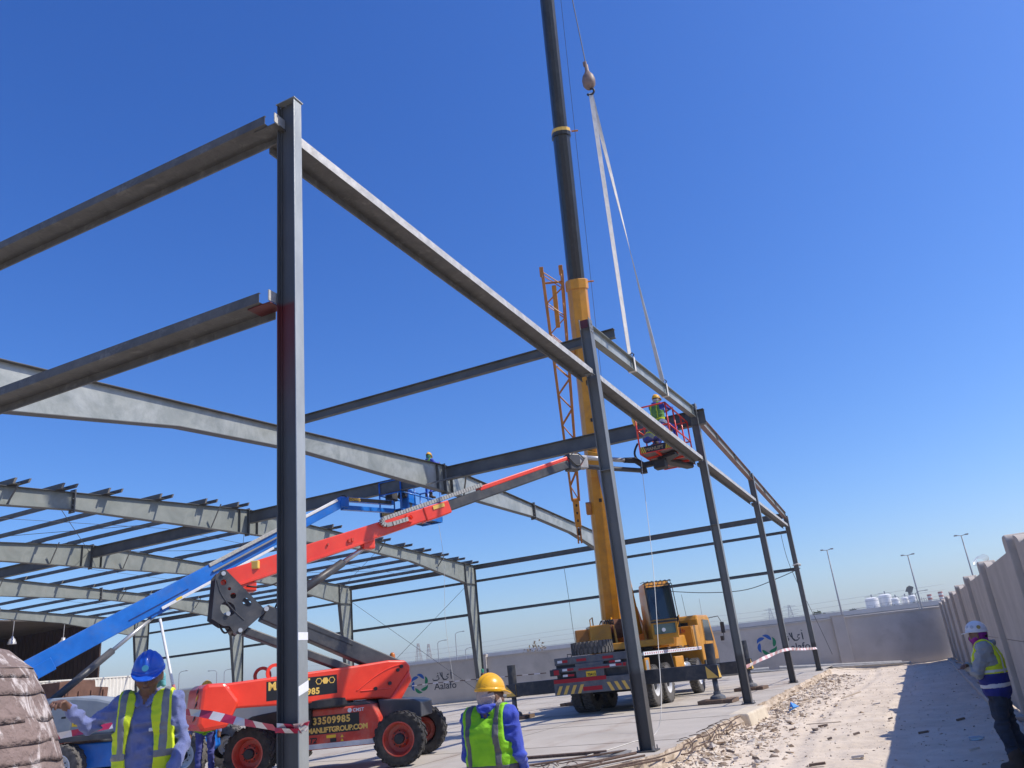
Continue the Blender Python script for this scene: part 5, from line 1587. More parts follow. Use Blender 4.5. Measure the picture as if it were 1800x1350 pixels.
    obj('cylinder_mount', MB().prism([(-0.25, 0), (0.25, 0), (0.3, 0.7), (-0.3, 0.9)], b0 + d * 5.0 + by_ * 0.30, bx_, d, by_ * 0.22), M_YEL, t, bevel=0.01)
    # lift cylinder in front of the boom
    c0 = S(0.75, 0.22, 2.1)
    c1 = b0 + d * 5.3 + by_ * 0.55 + bx_ * 0.05
    obj('lift_cylinder', MB().tube(c0, c0.lerp(c1, 0.44), 0.17, n=20), M_YEL, t, smooth=True)
    obj('lift_rod', MB().tube(c0.lerp(c1, 0.43), c1, 0.11, n=16), M_CHROME, t, smooth=True)
    # ---- lattice fly jib stowed along the boom
    jt = (Vector((-8.815, 23.2, 14.40)) + Vector((-8.075, 23.2, 14.20))) / 2 - P
    jl = (Vector((-9.729, 25.7, 6.77)) + Vector((-9.476, 25.7, 6.72))) / 2 - P
    jd = (jl - jt)
    Lj = jd.length
    jd.normalize()
    jx = (rt_ - jd * rt_.dot(jd)).normalized()
    jy = jd.cross(jx)
    def J(s, a, b):
        w0 = 0.34 + (0.12 - 0.34) * s / Lj
        return jt + jd * s + jx * (a * w0) + jy * (b * w0)
    ja = obj('jib_chord', MB().tube(J(0, -1, -1), J(Lj, -1, -1), 0.035, n=6), M_YEL_D, t)
    for a, b in ((1, -1), (1, 1), (-1, 1)):
        obj('jib_chord', MB().tube(J(0, a, b), J(Lj, a, b), 0.035, n=6), M_YEL_D, t)
    N = 15
    for i in range(N):
        s0, s1 = Lj * i / N, Lj * (i + 1) / N
        for (a0, c0_, a1, c1_) in ((-1, -1, 1, -1), (-1, 1, 1, 1), (-1, -1, -1, 1), (1, -1, 1, 1)):
            if i % 2:
                a0, c0_, a1, c1_ = a1, c1_, a0, c0_
            obj('jib_lacing', MB().tube(J(s0, a0, c0_), J(s1, a1, c1_), 0.02, n=5), M_YEL_D, t)
    obj('jib_cross_bar', MB().tube(J(0.35, -1, 0), J(0.35, 1, 0), 0.04, n=6), M_YEL_D, t)
    for a in (-1, 1):
        obj('jib_lug', MB().box(J(-0.1, a, -1), (0.14, 0.12, 0.36), frame((0, 0, 0), jx, jy).to_3x3()), M_YEL_D, t, bevel=0.02)
    obj('jib_pulley', MB().box(J(1.2, 0.05, 0), (0.16, 0.12, 1.5), frame((0, 0, 0), jx, jy).to_3x3()), M_YEL, t, bevel=0.03)
    obj('jib_tip', MB().box(J(Lj + 0.42, 0, 0), (0.22, 0.2, 1.0), frame((0, 0, 0), jx, jy).to_3x3()), M_YEL, t, bevel=0.03)
    for k in range(3):
        obj('jib_tip_hole', MB().box(J(Lj + 0.15 + 0.27 * k, 0, 0), (0.08, 0.21, 0.11), frame((0, 0, 0), jx, jy).to_3x3()), M_BLACK, t, bevel=0.02)
    for a in (-0.6, 0.6):
        obj('jib_fork', MB().box(J(Lj + 1.2, a, 0), (0.05, 0.12, 0.6), frame((0, 0, 0), jx, jy).to_3x3()), M_YEL_D, t)
    obj('jib_sheave', MB().tube(J(Lj + 1.1, -0.5, 0), J(Lj + 1.1, 0.5, 0), 0.13, n=14), M_BLACK, t)
    # ---- ropes, hook
    hk = Vector((-4.43, 17.05, 16.15)) - P
    tp = Vector((-5.05, 17.75, 30.3)) - P
    obj('hoist_rope', MB().tube(hk + up * 0.55, tp, 0.014, n=6), M_BLACK, t)
    obj('hoist_rope', MB().tube(b0 + d * 2 + bx_ * 0.5 + by_ * 0.1, b0 + d * 28.5 + bx_ * 0.45, 0.007, n=5), M_WIRE, t)
    hb = mat('hook_brown', (0.16, 0.11, 0.09), (0.24, 0.17, 0.14), rough=0.55, scale=8)
    o = obj('hook_ball', MB().lathe([(0.001, 0.56), (0.05, 0.56), (0.055, 0.36), (0.09, 0.28), (0.15, 0.18), (0.18, 0.05), (0.17, -0.1), (0.11, -0.2), (0.06, -0.24), (0.001, -0.24)], Matrix.Translation(hk), n=20), hb, t, smooth=True)
    obj('rope_wedge', MB().box(hk + Vector((-0.03, 0, 0.62)), (0.1, 0.06, 0.16)), hb, t, bevel=0.02)
    pts = [hk + Vector((0.10 * math.sin(a), 0, -0.34 - 0.10 * math.cos(a) + 0.0)) for a in np.linspace(math.pi, -1.2, 12)]
    obj('hook', MB().path(pts, 0.03, 8), M_BLACK, o, smooth=True)
    return t


crane()
# ================================================================== people (signed distance fields -> one continuous body mesh)
def vnoise(P, scale, seed):
    rs = np.random.RandomState(seed)
    N = 32
    lat = rs.rand(N, N, N).astype(np.float32)
    q = P * scale + 100.0
    i = np.floor(q).astype(np.int64)
    f = (q - i).astype(np.float32)
    f = f * f * (3 - 2 * f)
    i %= N
    j = (i + 1) % N
    def L(a, b, c):
        return lat[a, b, c]
    x0, y0, z0 = i[..., 0], i[..., 1], i[..., 2]
    x1, y1, z1 = j[..., 0], j[..., 1], j[..., 2]
    fx, fy, fz = f[..., 0], f[..., 1], f[..., 2]
    c00 = L(x0, y0, z0) * (1 - fx) + L(x1, y0, z0) * fx
    c10 = L(x0, y1, z0) * (1 - fx) + L(x1, y1, z0) * fx
    c01 = L(x0, y0, z1) * (1 - fx) + L(x1, y0, z1) * fx
    c11 = L(x0, y1, z1) * (1 - fx) + L(x1, y1, z1) * fx
    return (c00 * (1 - fy) + c10 * fy) * (1 - fz) + (c01 * (1 - fy) + c11 * fy) * fz - 0.5


def surface_nets(D, lo, h):
    """isosurface of D<0; returns verts, quads"""
    S = D < 0
    nx, ny, nz = D.shape
    c = np.zeros((nx - 1, ny - 1, nz - 1), np.int8)
    for dx in (0, 1):
        for dy in (0, 1):
            for dz in (0, 1):
                c += S[dx:nx - 1 + dx, dy:ny - 1 + dy, dz:nz - 1 + dz]
    act = (c > 0) & (c < 8)
    idx = np.full(act.shape, -1, np.int64)
    ijk = np.argwhere(act)
    idx[act] = np.arange(len(ijk))
    acc = np.zeros((len(ijk), 3))
    cnt = np.zeros(len(ijk))
    cor = [(0, 0, 0), (1, 0, 0), (0, 1, 0), (1, 1, 0), (0, 0, 1), (1, 0, 1), (0, 1, 1), (1, 1, 1)]
    for a in range(8):
        for b in range(a + 1, 8):
            pa, pb = np.array(cor[a]), np.array(cor[b])
            if np.abs(pa - pb).sum() != 1:
                continue
            da = D[ijk[:, 0] + pa[0], ijk[:, 1] + pa[1], ijk[:, 2] + pa[2]]
            db = D[ijk[:, 0] + pb[0], ijk[:, 1] + pb[1], ijk[:, 2] + pb[2]]
            m_ = (da < 0) != (db < 0)
            t = np.where(m_, da / np.where(np.abs(da - db) < 1e-9, 1e-9, da - db), 0)
            acc[m_] += (pa + t[:, None] * (pb - pa))[m_]
            cnt[m_] += 1
    V = (ijk + acc / cnt[:, None]) * h + lo
    F = []
    for ax in range(3):
        o1, o2 = [(1, 2), (2, 0), (0, 1)][ax]
        sl0 = [slice(None)] * 3
        sl1 = [slice(None)] * 3
        sl0[ax] = slice(0, -1)
        sl1[ax] = slice(1, None)
        A, B = S[tuple(sl0)], S[tuple(sl1)]
        e = np.argwhere(A != B)
        e = e[(e[:, o1] > 0) & (e[:, o2] > 0) & (e[:, o1] < D.shape[o1] - 1) & (e[:, o2] < D.shape[o2] - 1)]
        s = A[tuple(e.T)]
        q = []
        for (a, b) in ((0, 0), (1, 0), (1, 1), (0, 1)):
            k = e.copy()
            k[:, o1] -= a
            k[:, o2] -= b
            q.append(idx[tuple(k.T)])
        q = np.stack(q, 1)
        q[~s] = q[~s][:, ::-1]
        F.append(q)
    F = np.concatenate(F)
    F = F[(F >= 0).all(1)]
    return V, F


class SDF:
    def __init__(self, prims, h, pad=0.09):
        pts = np.array([p for pr in prims for p in (pr[0], pr[1])], float)
        rad = max(max(pr[2], pr[3]) for pr in prims)
        self.lo = pts.min(0) - rad - pad
        hi = pts.max(0) + rad + pad
        n = np.ceil((hi - self.lo) / h).astype(int) + 1
        self.h = h
        self.n = n
        ax = [self.lo[i] + h * np.arange(n[i]) for i in range(3)]
        self.P = np.stack(np.meshgrid(*ax, indexing='ij'), -1).astype(np.float32)

    def prim(self, pr):
        """round cone; sub-window evaluation"""
        a, b, r0, r1 = np.array(pr[0], float), np.array(pr[1], float), pr[2], pr[3]
        m_ = max(r0, r1) + 0.11
        l = np.floor((np.minimum(a, b) - m_ - self.lo) / self.h).astype(int).clip(0)
        u = np.ceil((np.maximum(a, b) + m_ - self.lo) / self.h).astype(int) + 1
        u = np.minimum(u, self.n)
        sl = tuple(slice(l[i], u[i]) for i in range(3))
        Q = self.P[sl]
        ab = (b - a).astype(np.float32)
        L2 = max(float(ab @ ab), 1e-9)
        t = np.clip(((Q - a.astype(np.float32)) @ ab) / L2, 0, 1)
        sc = pr[6] if len(pr) > 6 and pr[6] is not None else None
        dv = Q - (a.astype(np.float32) + t[..., None] * ab)
        if sc is not None:
            dv = dv / np.array(sc, np.float32)
        d = np.sqrt((dv * dv).sum(-1)) - (r0 + (r1 - r0) * t)
        if sc is not None:
            d = d * min(sc)
        return sl, d

    def union(self, prims):
        D = np.full(tuple(self.n), 0.3, np.float32)
        T = np.full(tuple(self.n), -1, np.int16)
        best = np.full(tuple(self.n), 9.0, np.float32)
        for pr in prims:
            sl, d = self.prim(pr)
            k = pr[5] if len(pr) > 5 and pr[5] else 0.03
            cur = D[sl]
            hh = np.clip(0.5 + 0.5 * (cur - d) / k, 0, 1)
            D[sl] = cur * (1 - hh) + d * hh - k * hh * (1 - hh)
            bb = best[sl]
            mm = d < bb
            bb[mm] = d[mm]
            T[sl][mm] = pr[4]
        return D, T

    def mesh(self, name, D, mats, T=None, parent=None, smooth=True):
        V, F = surface_nets(D, self.lo, self.h)
        me = bpy.data.meshes.new(name)
        me.from_pydata(V.tolist(), [], F.tolist())
        for mm in mats:
            me.materials.append(mm)
        if T is not None and len(F):
            c = V[F].mean(1)
            ii = np.round((c - self.lo) / self.h).astype(int)
            ii = np.minimum(np.maximum(ii, 0), self.n - 1)
            mi = T[tuple(ii.T)]
            mi[mi < 0] = 0
            me.polygons.foreach_set('material_index', mi.astype(np.int32))
        me.polygons.foreach_set('use_smooth', [smooth] * len(me.polygons))
        me.update()
        o = bpy.data.objects.new(name, me)
        COL.objects.link(o)
        if parent is not None:
            o.parent = parent
        return o


SKIN_D = mat('skin_dark', (0.14, 0.07, 0.045), (0.18, 0.095, 0.065), rough=0.5, scale=20)
SKIN_M = mat('skin_brown', (0.16, 0.085, 0.058), (0.2, 0.11, 0.075), rough=0.5, scale=20)
M_SHIRT = mat('coverall_blue', (0.12, 0.145, 0.30), (0.16, 0.19, 0.38), rough=0.9, scale=9, bump=0.25, bscale=120, sheen=0.2)
M_SHIRT2 = mat('coverall_vivid_blue', (0.03, 0.055, 0.36), (0.045, 0.08, 0.45), rough=0.9, scale=9, bump=0.25, bscale=120, sheen=0.2)
M_TROU = mat('trousers_violet_blue', (0.065, 0.075, 0.26), (0.09, 0.10, 0.32), rough=0.9, scale=9, bump=0.2, bscale=120)
M_JEAN = mat('jeans_dark', (0.02, 0.028, 0.045), (0.045, 0.06, 0.09), rough=0.9, scale=5, bump=0.2, bscale=120)
M_GREYT = mat('sleeve_grey', (0.27, 0.29, 0.30), (0.34, 0.36, 0.37), rough=0.9, scale=7, bump=0.2, bscale=100)
M_VESTY = mat('vest_yellow', (0.58, 0.70, 0.02), (0.66, 0.78, 0.035), rough=0.75, scale=7, bump=0.2, bscale=90)
M_VESTG = mat('vest_green', (0.20, 0.52, 0.012), (0.27, 0.62, 0.02), rough=0.75, scale=7, bump=0.2, bscale=90)
M_VESTN = mat('vest_navy', (0.012, 0.018, 0.16), (0.02, 0.03, 0.21), rough=0.8, scale=7, bump=0.2, bscale=90)
M_BAND = mat('reflective_shaded', (0.17, 0.175, 0.18), (0.22, 0.225, 0.23), rough=0.4, scale=15, bump=0.15, bscale=150)  # band colour darkened to carry the shade
M_BANDL = mat('reflective_light', (0.55, 0.56, 0.57), (0.62, 0.63, 0.64), rough=0.4, scale=15, bump=0.15, bscale=150)
M_HBLUE = mat('helmet_blue', (0.01, 0.075, 0.42), (0.018, 0.10, 0.5), rough=0.38, scale=14, coat=0.2, bump=0.04)
M_HYEL = mat('helmet_yellow', (0.72, 0.36, 0.008), (0.8, 0.42, 0.015), rough=0.33, scale=14, coat=0.2)
M_HWHITE = mat('helmet_white', (0.66, 0.68, 0.70), (0.74, 0.75, 0.76), rough=0.35, scale=14, coat=0.2)
M_SCARF_W = mat('scarf_cream', (0.40, 0.32, 0.29), (0.54, 0.45, 0.41), rough=0.95, scale=8, bump=0.4, bscale=60)
M_SCARF_P = mat('scarf_purple', (0.16, 0.012, 0.17), (0.3, 0.03, 0.3), rough=0.9, scale=9, bump=0.4, bscale=60)
M_SCARF_C = mat('scarf_cyan', (0.12, 0.36, 0.42), (0.2, 0.5, 0.55), rough=0.95, scale=9, bump=0.4, bscale=60)
M_SCARF_G = mat('scarf_green', (0.03, 0.14, 0.10), (0.06, 0.22, 0.16), rough=0.95, scale=9, bump=0.4, bscale=60)
M_SHOE = mat('work_boot', (0.05, 0.035, 0.025), (0.09, 0.065, 0.05), rough=0.8, scale=9)
M_HAIR = mat('black_hair', (0.01, 0.009, 0.008), rough=0.7)
M_SHOE_G = mat('dusty_boot', (0.16, 0.14, 0.10), (0.22, 0.19, 0.14), rough=0.9, scale=9)


def Rz(a):
    return np.array([[math.cos(a), -math.sin(a), 0], [math.sin(a), math.cos(a), 0], [0, 0, 1]])


def Rx(a):
    return np.array([[1, 0, 0], [0, math.cos(a), -math.sin(a)], [0, math.sin(a), math.cos(a)]])


def Ry(a):
    return np.array([[math.cos(a), 0, math.sin(a)], [0, 1, 0], [-math.sin(a), 0, math.cos(a)]])


def hand_prims(wrist, fdir, pdir, side, tagn, curl=0.5, pinch=False, sc=1.0):
    """palm + five fingers. fdir: finger direction, pdir: palm normal (curl direction), side: thumb side vector"""
    w0 = np.array(wrist, float)
    f = np.array(fdir, float); f /= np.linalg.norm(f)
    p = np.array(pdir, float); p -= f * p.dot(f); p /= np.linalg.norm(p)
    s = np.cross(f, p) * side
    out = []
    for k in (-1, -0.33, 0.33, 1):
        out.append((w0, w0 + f * 0.085 * sc + s * 0.030 * k * sc, 0.024 * sc, 0.014 * sc, tagn, 0.018))
    lens = [0.066, 0.082, 0.088, 0.078]
    for i, k in enumerate((-1, -0.33, 0.33, 1)):
        base = w0 + f * 0.085 * sc + s * 0.031 * k * sc
        L = lens[i] * sc
        c = curl * (1.0 + 0.12 * (1 - i))
        d1 = f * math.cos(c) + p * math.sin(c)
        j1 = base + d1 * L * 0.45
        d2 = f * math.cos(2.1 * c) + p * math.sin(2.1 * c)
        j2 = j1 + d2 * L * 0.32
        d3 = f * math.cos(2.9 * c) + p * math.sin(2.9 * c)
        j3 = j2 + d3 * L * 0.26
        out += [(base, j1, 0.0100 * sc, 0.0095 * sc, tagn, 0.004), (j1, j2, 0.0094 * sc, 0.0086 * sc, tagn, 0.004), (j2, j3, 0.0085 * sc, 0.0074 * sc, tagn, 0.004)]
    tb = w0 + f * 0.028 * sc + s * 0.026 * sc
    td = f * 0.55 + s * 0.75 + p * 0.35
    td /= np.linalg.norm(td)
    if pinch:
        td = f * 0.75 + s * 0.3 + p * 0.6
        td /= np.linalg.norm(td)
    t1 = tb + td * 0.042 * sc
    td2 = td * 0.8 + f * 0.5 - s * 0.1
    td2 /= np.linalg.norm(td2)
    t2 = t1 + td2 * 0.030 * sc
    t3 = t2 + td2 * 0.024 * sc
    out += [(tb, t1, 0.0135 * sc, 0.0115 * sc, tagn, 0.008), (t1, t2, 0.011 * sc, 0.0105 * sc, tagn, 0.004), (t2, t3, 0.0103 * sc, 0.0088 * sc, tagn, 0.004)]
    return out


def person(loc, rz, label, J, cols, h=0.014, head_rot=None, helmet=None, vest=None, scarf=None, group=None, hands=True, face=True, seed=1, lean=None, extras=None, curlL=0.55, curlR=0.55, palmL=None, palmR=None, bulk=1.0):
    """canonical pose faces -Y, +X is the person's left. J: joints. cols: [skin, shirt, trousers, shoe, hair]"""
    t = thing('person', loc, rz, label, 'person', group)
    SK, SH, TR, BO, HA = range(5)
    A = {k: np.array(v, float) for k, v in J.items()}
    pr = []
    # legs
    for s in 'LR':
        pr += [(A['hip' + s], A['knee' + s], 0.088, 0.062, TR, 0.03), (A['knee' + s], A['ank' + s] + (0, 0, 0.02), 0.064, 0.052, TR, 0.02)]
        fd = A['toe' + s] - A['ank' + s]
        pr += [(A['ank' + s] + (0, 0, -0.02), A['ank' + s] + fd * 0.45 + (0, 0, -0.03), 0.05, 0.047, BO, 0.02), (A['ank' + s] + fd * 0.45 + (0, 0, -0.03), A['toe' + s], 0.047, 0.040, BO, 0.02),
               (A['ank' + s] + (0, 0, -0.03), A['ank' + s] - fd * 0.28 + (0, 0, -0.035), 0.045, 0.04, BO, 0.02), (A['ank' + s] + (0, 0, -0.01), A['ank' + s] + (0, 0, 0.10), 0.056, 0.06, BO, 0.02)]
    pel = (A['hipL'] + A['hipR']) / 2
    ch = A['chest']
    sx = A['shL'] - A['shR']
    sxn = sx / np.linalg.norm(sx)
    hx = (A['hipL'] - A['hipR'])
    hxn = hx / np.linalg.norm(hx)
    tors = []
    for s, q in (('L', 1), ('R', -1)):
        tors += [(A['hip' + s] + (0, 0, 0.03), pel * 0.5 + ch * 0.5 + hxn * 0.085 * q, 0.095, 0.098, SH, 0.05),
                 (pel * 0.5 + ch * 0.5 + hxn * 0.085 * q, ch + sxn * 0.095 * q, 0.098, 0.108, SH, 0.05),
                 (ch + sxn * 0.09 * q, A['sh' + s] - sxn * 0.03 * q, 0.10, 0.068, SH, 0.05),
                 (A['neck'] + (0, 0, -0.03), A['sh' + s], 0.055, 0.062, SH, 0.04)]
    tors += [(pel + (0, 0, 0.02), ch, 0.105, 0.118, SH, 0.05)]
    pr += tors
    arm = []
    for s in 'LR':
        arm += [(A['sh' + s], A['elb' + s], 0.064, 0.049, SH, 0.035), (A['elb' + s], A['wri' + s], 0.050, 0.040, SH, 0.025)]
    pr += arm
    hd = A['head']
    Hr = head_rot if head_rot is not None else np.eye(3)
    def HP(x, y, z):
        return hd + Hr @ np.array([x, y, z])
    pr += [(A['neck'] + (0, 0, -0.04), HP(0, 0.02, -0.06), 0.058, 0.052, SK, 0.02)]
    pr += [(HP(0, 0.015, 0.02), HP(0, 0.02, 0.04), 0.093, 0.093, SK, 0.02), (HP(0, -0.02, -0.03), HP(0, -0.035, -0.07), 0.070, 0.052, SK, 0.03),
           (HP(0, -0.045, -0.075), HP(0, -0.05, -0.085), 0.040, 0.034, SK, 0.02)]
    if face:
        pr += [(HP(0, -0.088, 0.012), HP(0, -0.108, -0.028), 0.010, 0.016, SK, 0.012), (HP(-0.04, -0.078, 0.028), HP(0.04, -0.078, 0.028), 0.014, 0.014, SK, 0.012),
               (HP(-0.018, -0.088, -0.058), HP(0.018, -0.088, -0.058), 0.010, 0.010, SK, 0.010), (HP(-0.016, -0.086, -0.070), HP(0.016, -0.086, -0.070), 0.009, 0.009, SK, 0.008)]
        for s in (-1, 1):
            pr += [(HP(0.086 * s, 0.015, 0.01), HP(0.086 * s, 0.012, -0.03), 0.016, 0.012, SK, 0.008), (HP(0.045 * s, -0.06, -0.02), HP(0.04 * s, -0.05, -0.04), 0.03, 0.025, SK, 0.02)]
    for q in (-1, 1):
        pr += [(A['neck'] + (0.055 * q, 0.05, 0.01), A['neck'] + (0.06 * q, -0.05, -0.02), 0.022, 0.02, SH, 0.01), (A['neck'] + (0.062 * q, 0.055, 0.01), A['neck'] + (0, 0.092, 0.012), 0.030, 0.032, SH, 0.015), (A['neck'] + (0.06 * q, -0.05, -0.02), A['neck'] + (0.03 * q, -0.10, -0.07), 0.02, 0.014, SH, 0.01)]
    # hair
    pr += [(HP(0, 0.045, 0.035), HP(0, 0.05, 0.0), 0.082, 0.075, HA, 0.01)]
    # hands
    for s, cu in (('L', curlL), ('R', curlR)):
        fd = A['wri' + s] - A['elb' + s]
        fd = fd / np.linalg.norm(fd)
        pal = (palmL if s == 'L' else palmR)
        if pal is None:
            pal = np.array([-1 if s == 'L' else 1, 0.2, 0.0])
        if hands:
            pr += hand_prims(A['wri' + s] + fd * 0.015, fd, pal, 1 if s == 'L' else -1, SK, curl=cu)
        else:
            pr += [(A['wri' + s], A['wri' + s] + fd * 0.10, 0.036, 0.034, SK, 0.02)]
    if extras:
        pr += extras
    if bulk != 1.0:
        fat = lambda q: q if q[4] == SK or q[4] == HA else (q[0], q[1], q[2] * bulk, q[3] * bulk) + tuple(q[4:])
        pr = [fat(q) for q in pr]
        tors = [fat(q) for q in tors]
    g = SDF(pr, h)
    D, T = g.union(pr)
    # cloth wrinkles
    Nn = (np.abs(vnoise(g.P * np.array([1.0, 1.0, 1.9], np.float32), 10.0, seed)) - 0.12) * 0.062 + (np.abs(vnoise(g.P * np.array([1.4, 1.4, 1.0], np.float32), 19.0, seed + 5)) - 0.12) * 0.030
    cloth = (T == SH) | (T == TR)
    D2 = np.where(cloth & (D < 0.08), D + Nn, D)
    body = g.mesh('body', D2, cols, T, t)
    # vest: shell over the torso
    if vest:
        Dt, _ = g.union(tors)
        Dt = Dt + Nn * 0.5
        # openings: arms, neck
        Pz = g.P
        upv = (ch - pel) / np.linalg.norm(ch - pel)
        fx = np.cross(upv, sxn)            # forward/back
        fwd = -fx if fx[1] > 0 else fx
        rel = Pz - pel.astype(np.float32)
        zz = rel @ upv.astype(np.float32)
        xx = rel @ sxn.astype(np.float32)
        yy = rel @ fwd.astype(np.float32)
        hem = vest.get('hem', -0.14)
        top = np.linalg.norm(ch - pel) + 0.30
        inner = Dt + 0.004
        def shell(off, region):
            return np.maximum(np.maximum(Dt - off, -inner - 0.0), region)
        reg = np.maximum(hem - zz, zz - top)
        sh_half = np.linalg.norm(sx) / 2
        armpit = np.linalg.norm(ch - pel) - 0.02
        reg = np.maximum(reg, np.abs(xx) - (sh_half - 0.005 + 0.25 * np.clip((armpit - 0.02 - zz) / 0.12, 0, 1)))
        # arm holes
        for s in 'LR':
            q = 1 if s == 'L' else -1
            a0 = A['sh' + s] - (0, 0, 0.05)
            ap = a0 + sxn * 0.05 * q
            sl, d = g.prim((ap - sxn * 0.0 * q, ap + sxn * 0.14 * q, 0.085, 0.085, 0, 0.01))
            reg[sl] = np.maximum(reg[sl], -d)
        # neck hole, deep V if open
        nk = A['neck']
        sl, d = g.prim((nk + (0, 0, -0.06), nk + (0, 0, 0.1), 0.085, 0.10, 0, 0.01))
        reg[sl] = np.maximum(reg[sl], -d)
        if vest.get('open', 0) > 0:
            w0 = vest['open']
            reg = np.maximum(reg, np.where(yy > 0, w0 + 0.02 * np.sin(zz * 9) - np.abs(xx - vest.get('openx', 0.0)), -1))
        D3 = shell(0.020, reg)
        vo = g.mesh('vest', D3, [vest['m'], vest.get('m2', vest['m'])], None, t)
        if 'm2' in vest:                      # lower half in a second colour
            me = vo.data
            zs = np.array([((np.array(p.center) - pel) @ upv) for p in me.polygons])
            me.polygons.foreach_set('material_index', (zs < vest['split']).astype(np.int32))
        if vest.get('piping', 0):
            pass
        for (z0, z1) in vest.get('bands', []):
            Db = shell(0.0235, np.maximum(reg, np.maximum(z0 - zz, zz - z1)))
            g.mesh('reflective_band', Db, [vest['mb']], None, vo)
        for (x0, x1, zlo) in vest.get('vbands', []):
            Db = shell(0.0237, np.maximum(np.maximum(reg, np.maximum(x0 - xx, xx - x1)), zlo - zz))
            g.mesh('reflective_band', Db, [vest['mb']], None, vo)
    # scarf around neck / face
    if scarf:
        ps = [(HP(0, 0.03, -0.09), A['neck'] + np.array([0, 0.0, 0.0]), 0.064, 0.068, 0, 0.02), (HP(0, 0.035, 0.0), HP(0, 0.04, -0.06), 0.094, 0.074, 0, 0.02)]
        if scarf.get('face'):
            ps += [(HP(0, -0.02, -0.04), HP(0, -0.03, -0.085), 0.084, 0.068, 0, 0.02), (HP(0, -0.085, -0.02), HP(0, -0.075, -0.08), 0.026, 0.032, 0, 0.02)]
        if scarf.get('tail') is not None:
            tl = np.array(scarf['tail'], float)
            ps += [(A['neck'] + tl * 0.3 + (0, 0, 0.02), A['neck'] + tl, 0.055, 0.03, 0, 0.03)]
        g2 = SDF(ps, max(0.008, h * 0.8))
        Ds, Ts = g2.union(ps)
        Ds += (np.abs(vnoise(g2.P * np.array([1, 1, 1.5], np.float32), 16.0, seed + 9)) - 0.1) * 0.04
        g2.mesh('scarf', Ds, [scarf['m']], None, t)
    # helmet
    if helmet:
        hh = 0.006 if h < 0.013 else 0.011
        N = 40
        lo = np.array([-0.17, -0.25, -0.06])
        n = np.ceil(np.array([0.34, 0.45, 0.26]) / hh).astype(int)
        ax = [lo[i] + hh * np.arange(n[i]) for i in range(3)]
        P = np.stack(np.meshgrid(*ax, indexing='ij'), -1)
        e = np.array([0.118, 0.142, 0.135])
        k = np.sqrt(((P / e) ** 2).sum(-1))
        ridge = np.exp(-(P[..., 0] / 0.018) ** 2) * 0.010 + np.exp(-((np.abs(P[..., 0]) - 0.045) / 0.010) ** 2) * 0.004
        dome = (k - 1) * 0.118 - ridge * np.clip(P[..., 2] / 0.1, 0, 1)
        dome = np.maximum(dome, -P[..., 2] - 0.015)
        inn = np.sqrt((((P - (0, 0, -0.01)) / (e - 0.007)) ** 2).sum(-1)) * 0.112 - 0.112
        br = np.sqrt((P[..., 0] / 0.122) ** 2 + ((P[..., 1] + 0.045) / 0.165) ** 2) * 0.122 - 0.122
        slope = 0.22 * np.clip(-P[..., 1] - 0.09, 0, 1)
        brim = np.maximum(br, np.abs(P[..., 2] + 0.008 + slope) - 0.0065)
        rim = np.maximum(np.abs((np.sqrt((P[..., 0] / 0.119) ** 2 + (P[..., 1] / 0.143) ** 2) - 1) * 0.119) - 0.006, np.abs(P[..., 2] + 0.005) - 0.014)
        Dh = np.minimum(np.minimum(dome, brim), rim)
        Dh = np.maximum(Dh, -inn)
        V, F = surface_nets(Dh, lo, hh)
        me = bpy.data.meshes.new('helmet')
        HM = Hr @ Rx(helmet.get('tilt', 0.0))
        V = (V * 0.89) @ HM.T + HP(0, 0.012, 0.055)
        me.from_pydata(V.tolist(), [], F.tolist())
        me.materials.append(helmet['m'])
        me.polygons.foreach_set('use_smooth', [True] * len(me.polygons))
        ho = bpy.data.objects.new('helmet', me)
        COL.objects.link(ho)
        ho.parent = t
        if helmet.get('badge'):
            for (ang, el, r_, m_) in helmet['badge']:
                dv = np.array([math.sin(ang) * math.cos(el), -math.cos(ang) * math.cos(el), math.sin(el)])
                kk = 1 / np.sqrt(((dv / e) ** 2).sum())
                c = HM @ (dv * (kk + 0.004)) * 0.89 + HP(0, 0.012, 0.055)
                nn = HM @ (dv / e ** 2)
                nn = nn / np.linalg.norm(nn)
                obj('badge', MB().tube(Vector(c - nn * 0.012), Vector(c + nn * 0.0035), r_, n=16), m_, ho)
        if helmet.get('vents'):
            for i in range(6):
                a = -0.35 + 0.14 * i + helmet.get('vent_a', 0)
                dv = np.array([math.sin(a) * math.cos(0.85), -math.cos(a) * math.cos(0.85), math.sin(0.85)])
                kk = 1 / np.sqrt(((dv / e) ** 2).sum())
                c = HM @ (dv * (kk + 0.003)) * 0.89 + HP(0, 0.012, 0.055)
                obj('vent', MB().box(Vector(c), (0.009, 0.009, 0.009)), M_BLACK, ho)
    return t, A


def base_pose():
    J = dict(hipL=(0.095, 0, 0.92), hipR=(-0.095, 0, 0.92), kneeL=(0.11, -0.01, 0.50), kneeR=(-0.11, -0.01, 0.50), ankL=(0.12, 0.02, 0.095), ankR=(-0.12, 0.02, 0.095),
             toeL=(0.14, -0.14, 0.042), toeR=(-0.14, -0.14, 0.042), chest=(0, 0.0, 1.30), neck=(0, 0.01, 1.475), shL=(0.19, 0.0, 1.43), shR=(-0.19, 0.0, 1.43),
             elbL=(0.25, 0.03, 1.13), elbR=(-0.25, 0.03, 1.13), wriL=(0.26, -0.06, 0.88), wriR=(-0.26, -0.06, 0.88), head=(0, -0.01, 1.615))
    return J


def face_cam(x, y):
    """rotation that turns local -Y towards the camera"""
    return math.atan2(-x, y) * 1.0 if False else math.atan2(y, x) - math.pi / 2


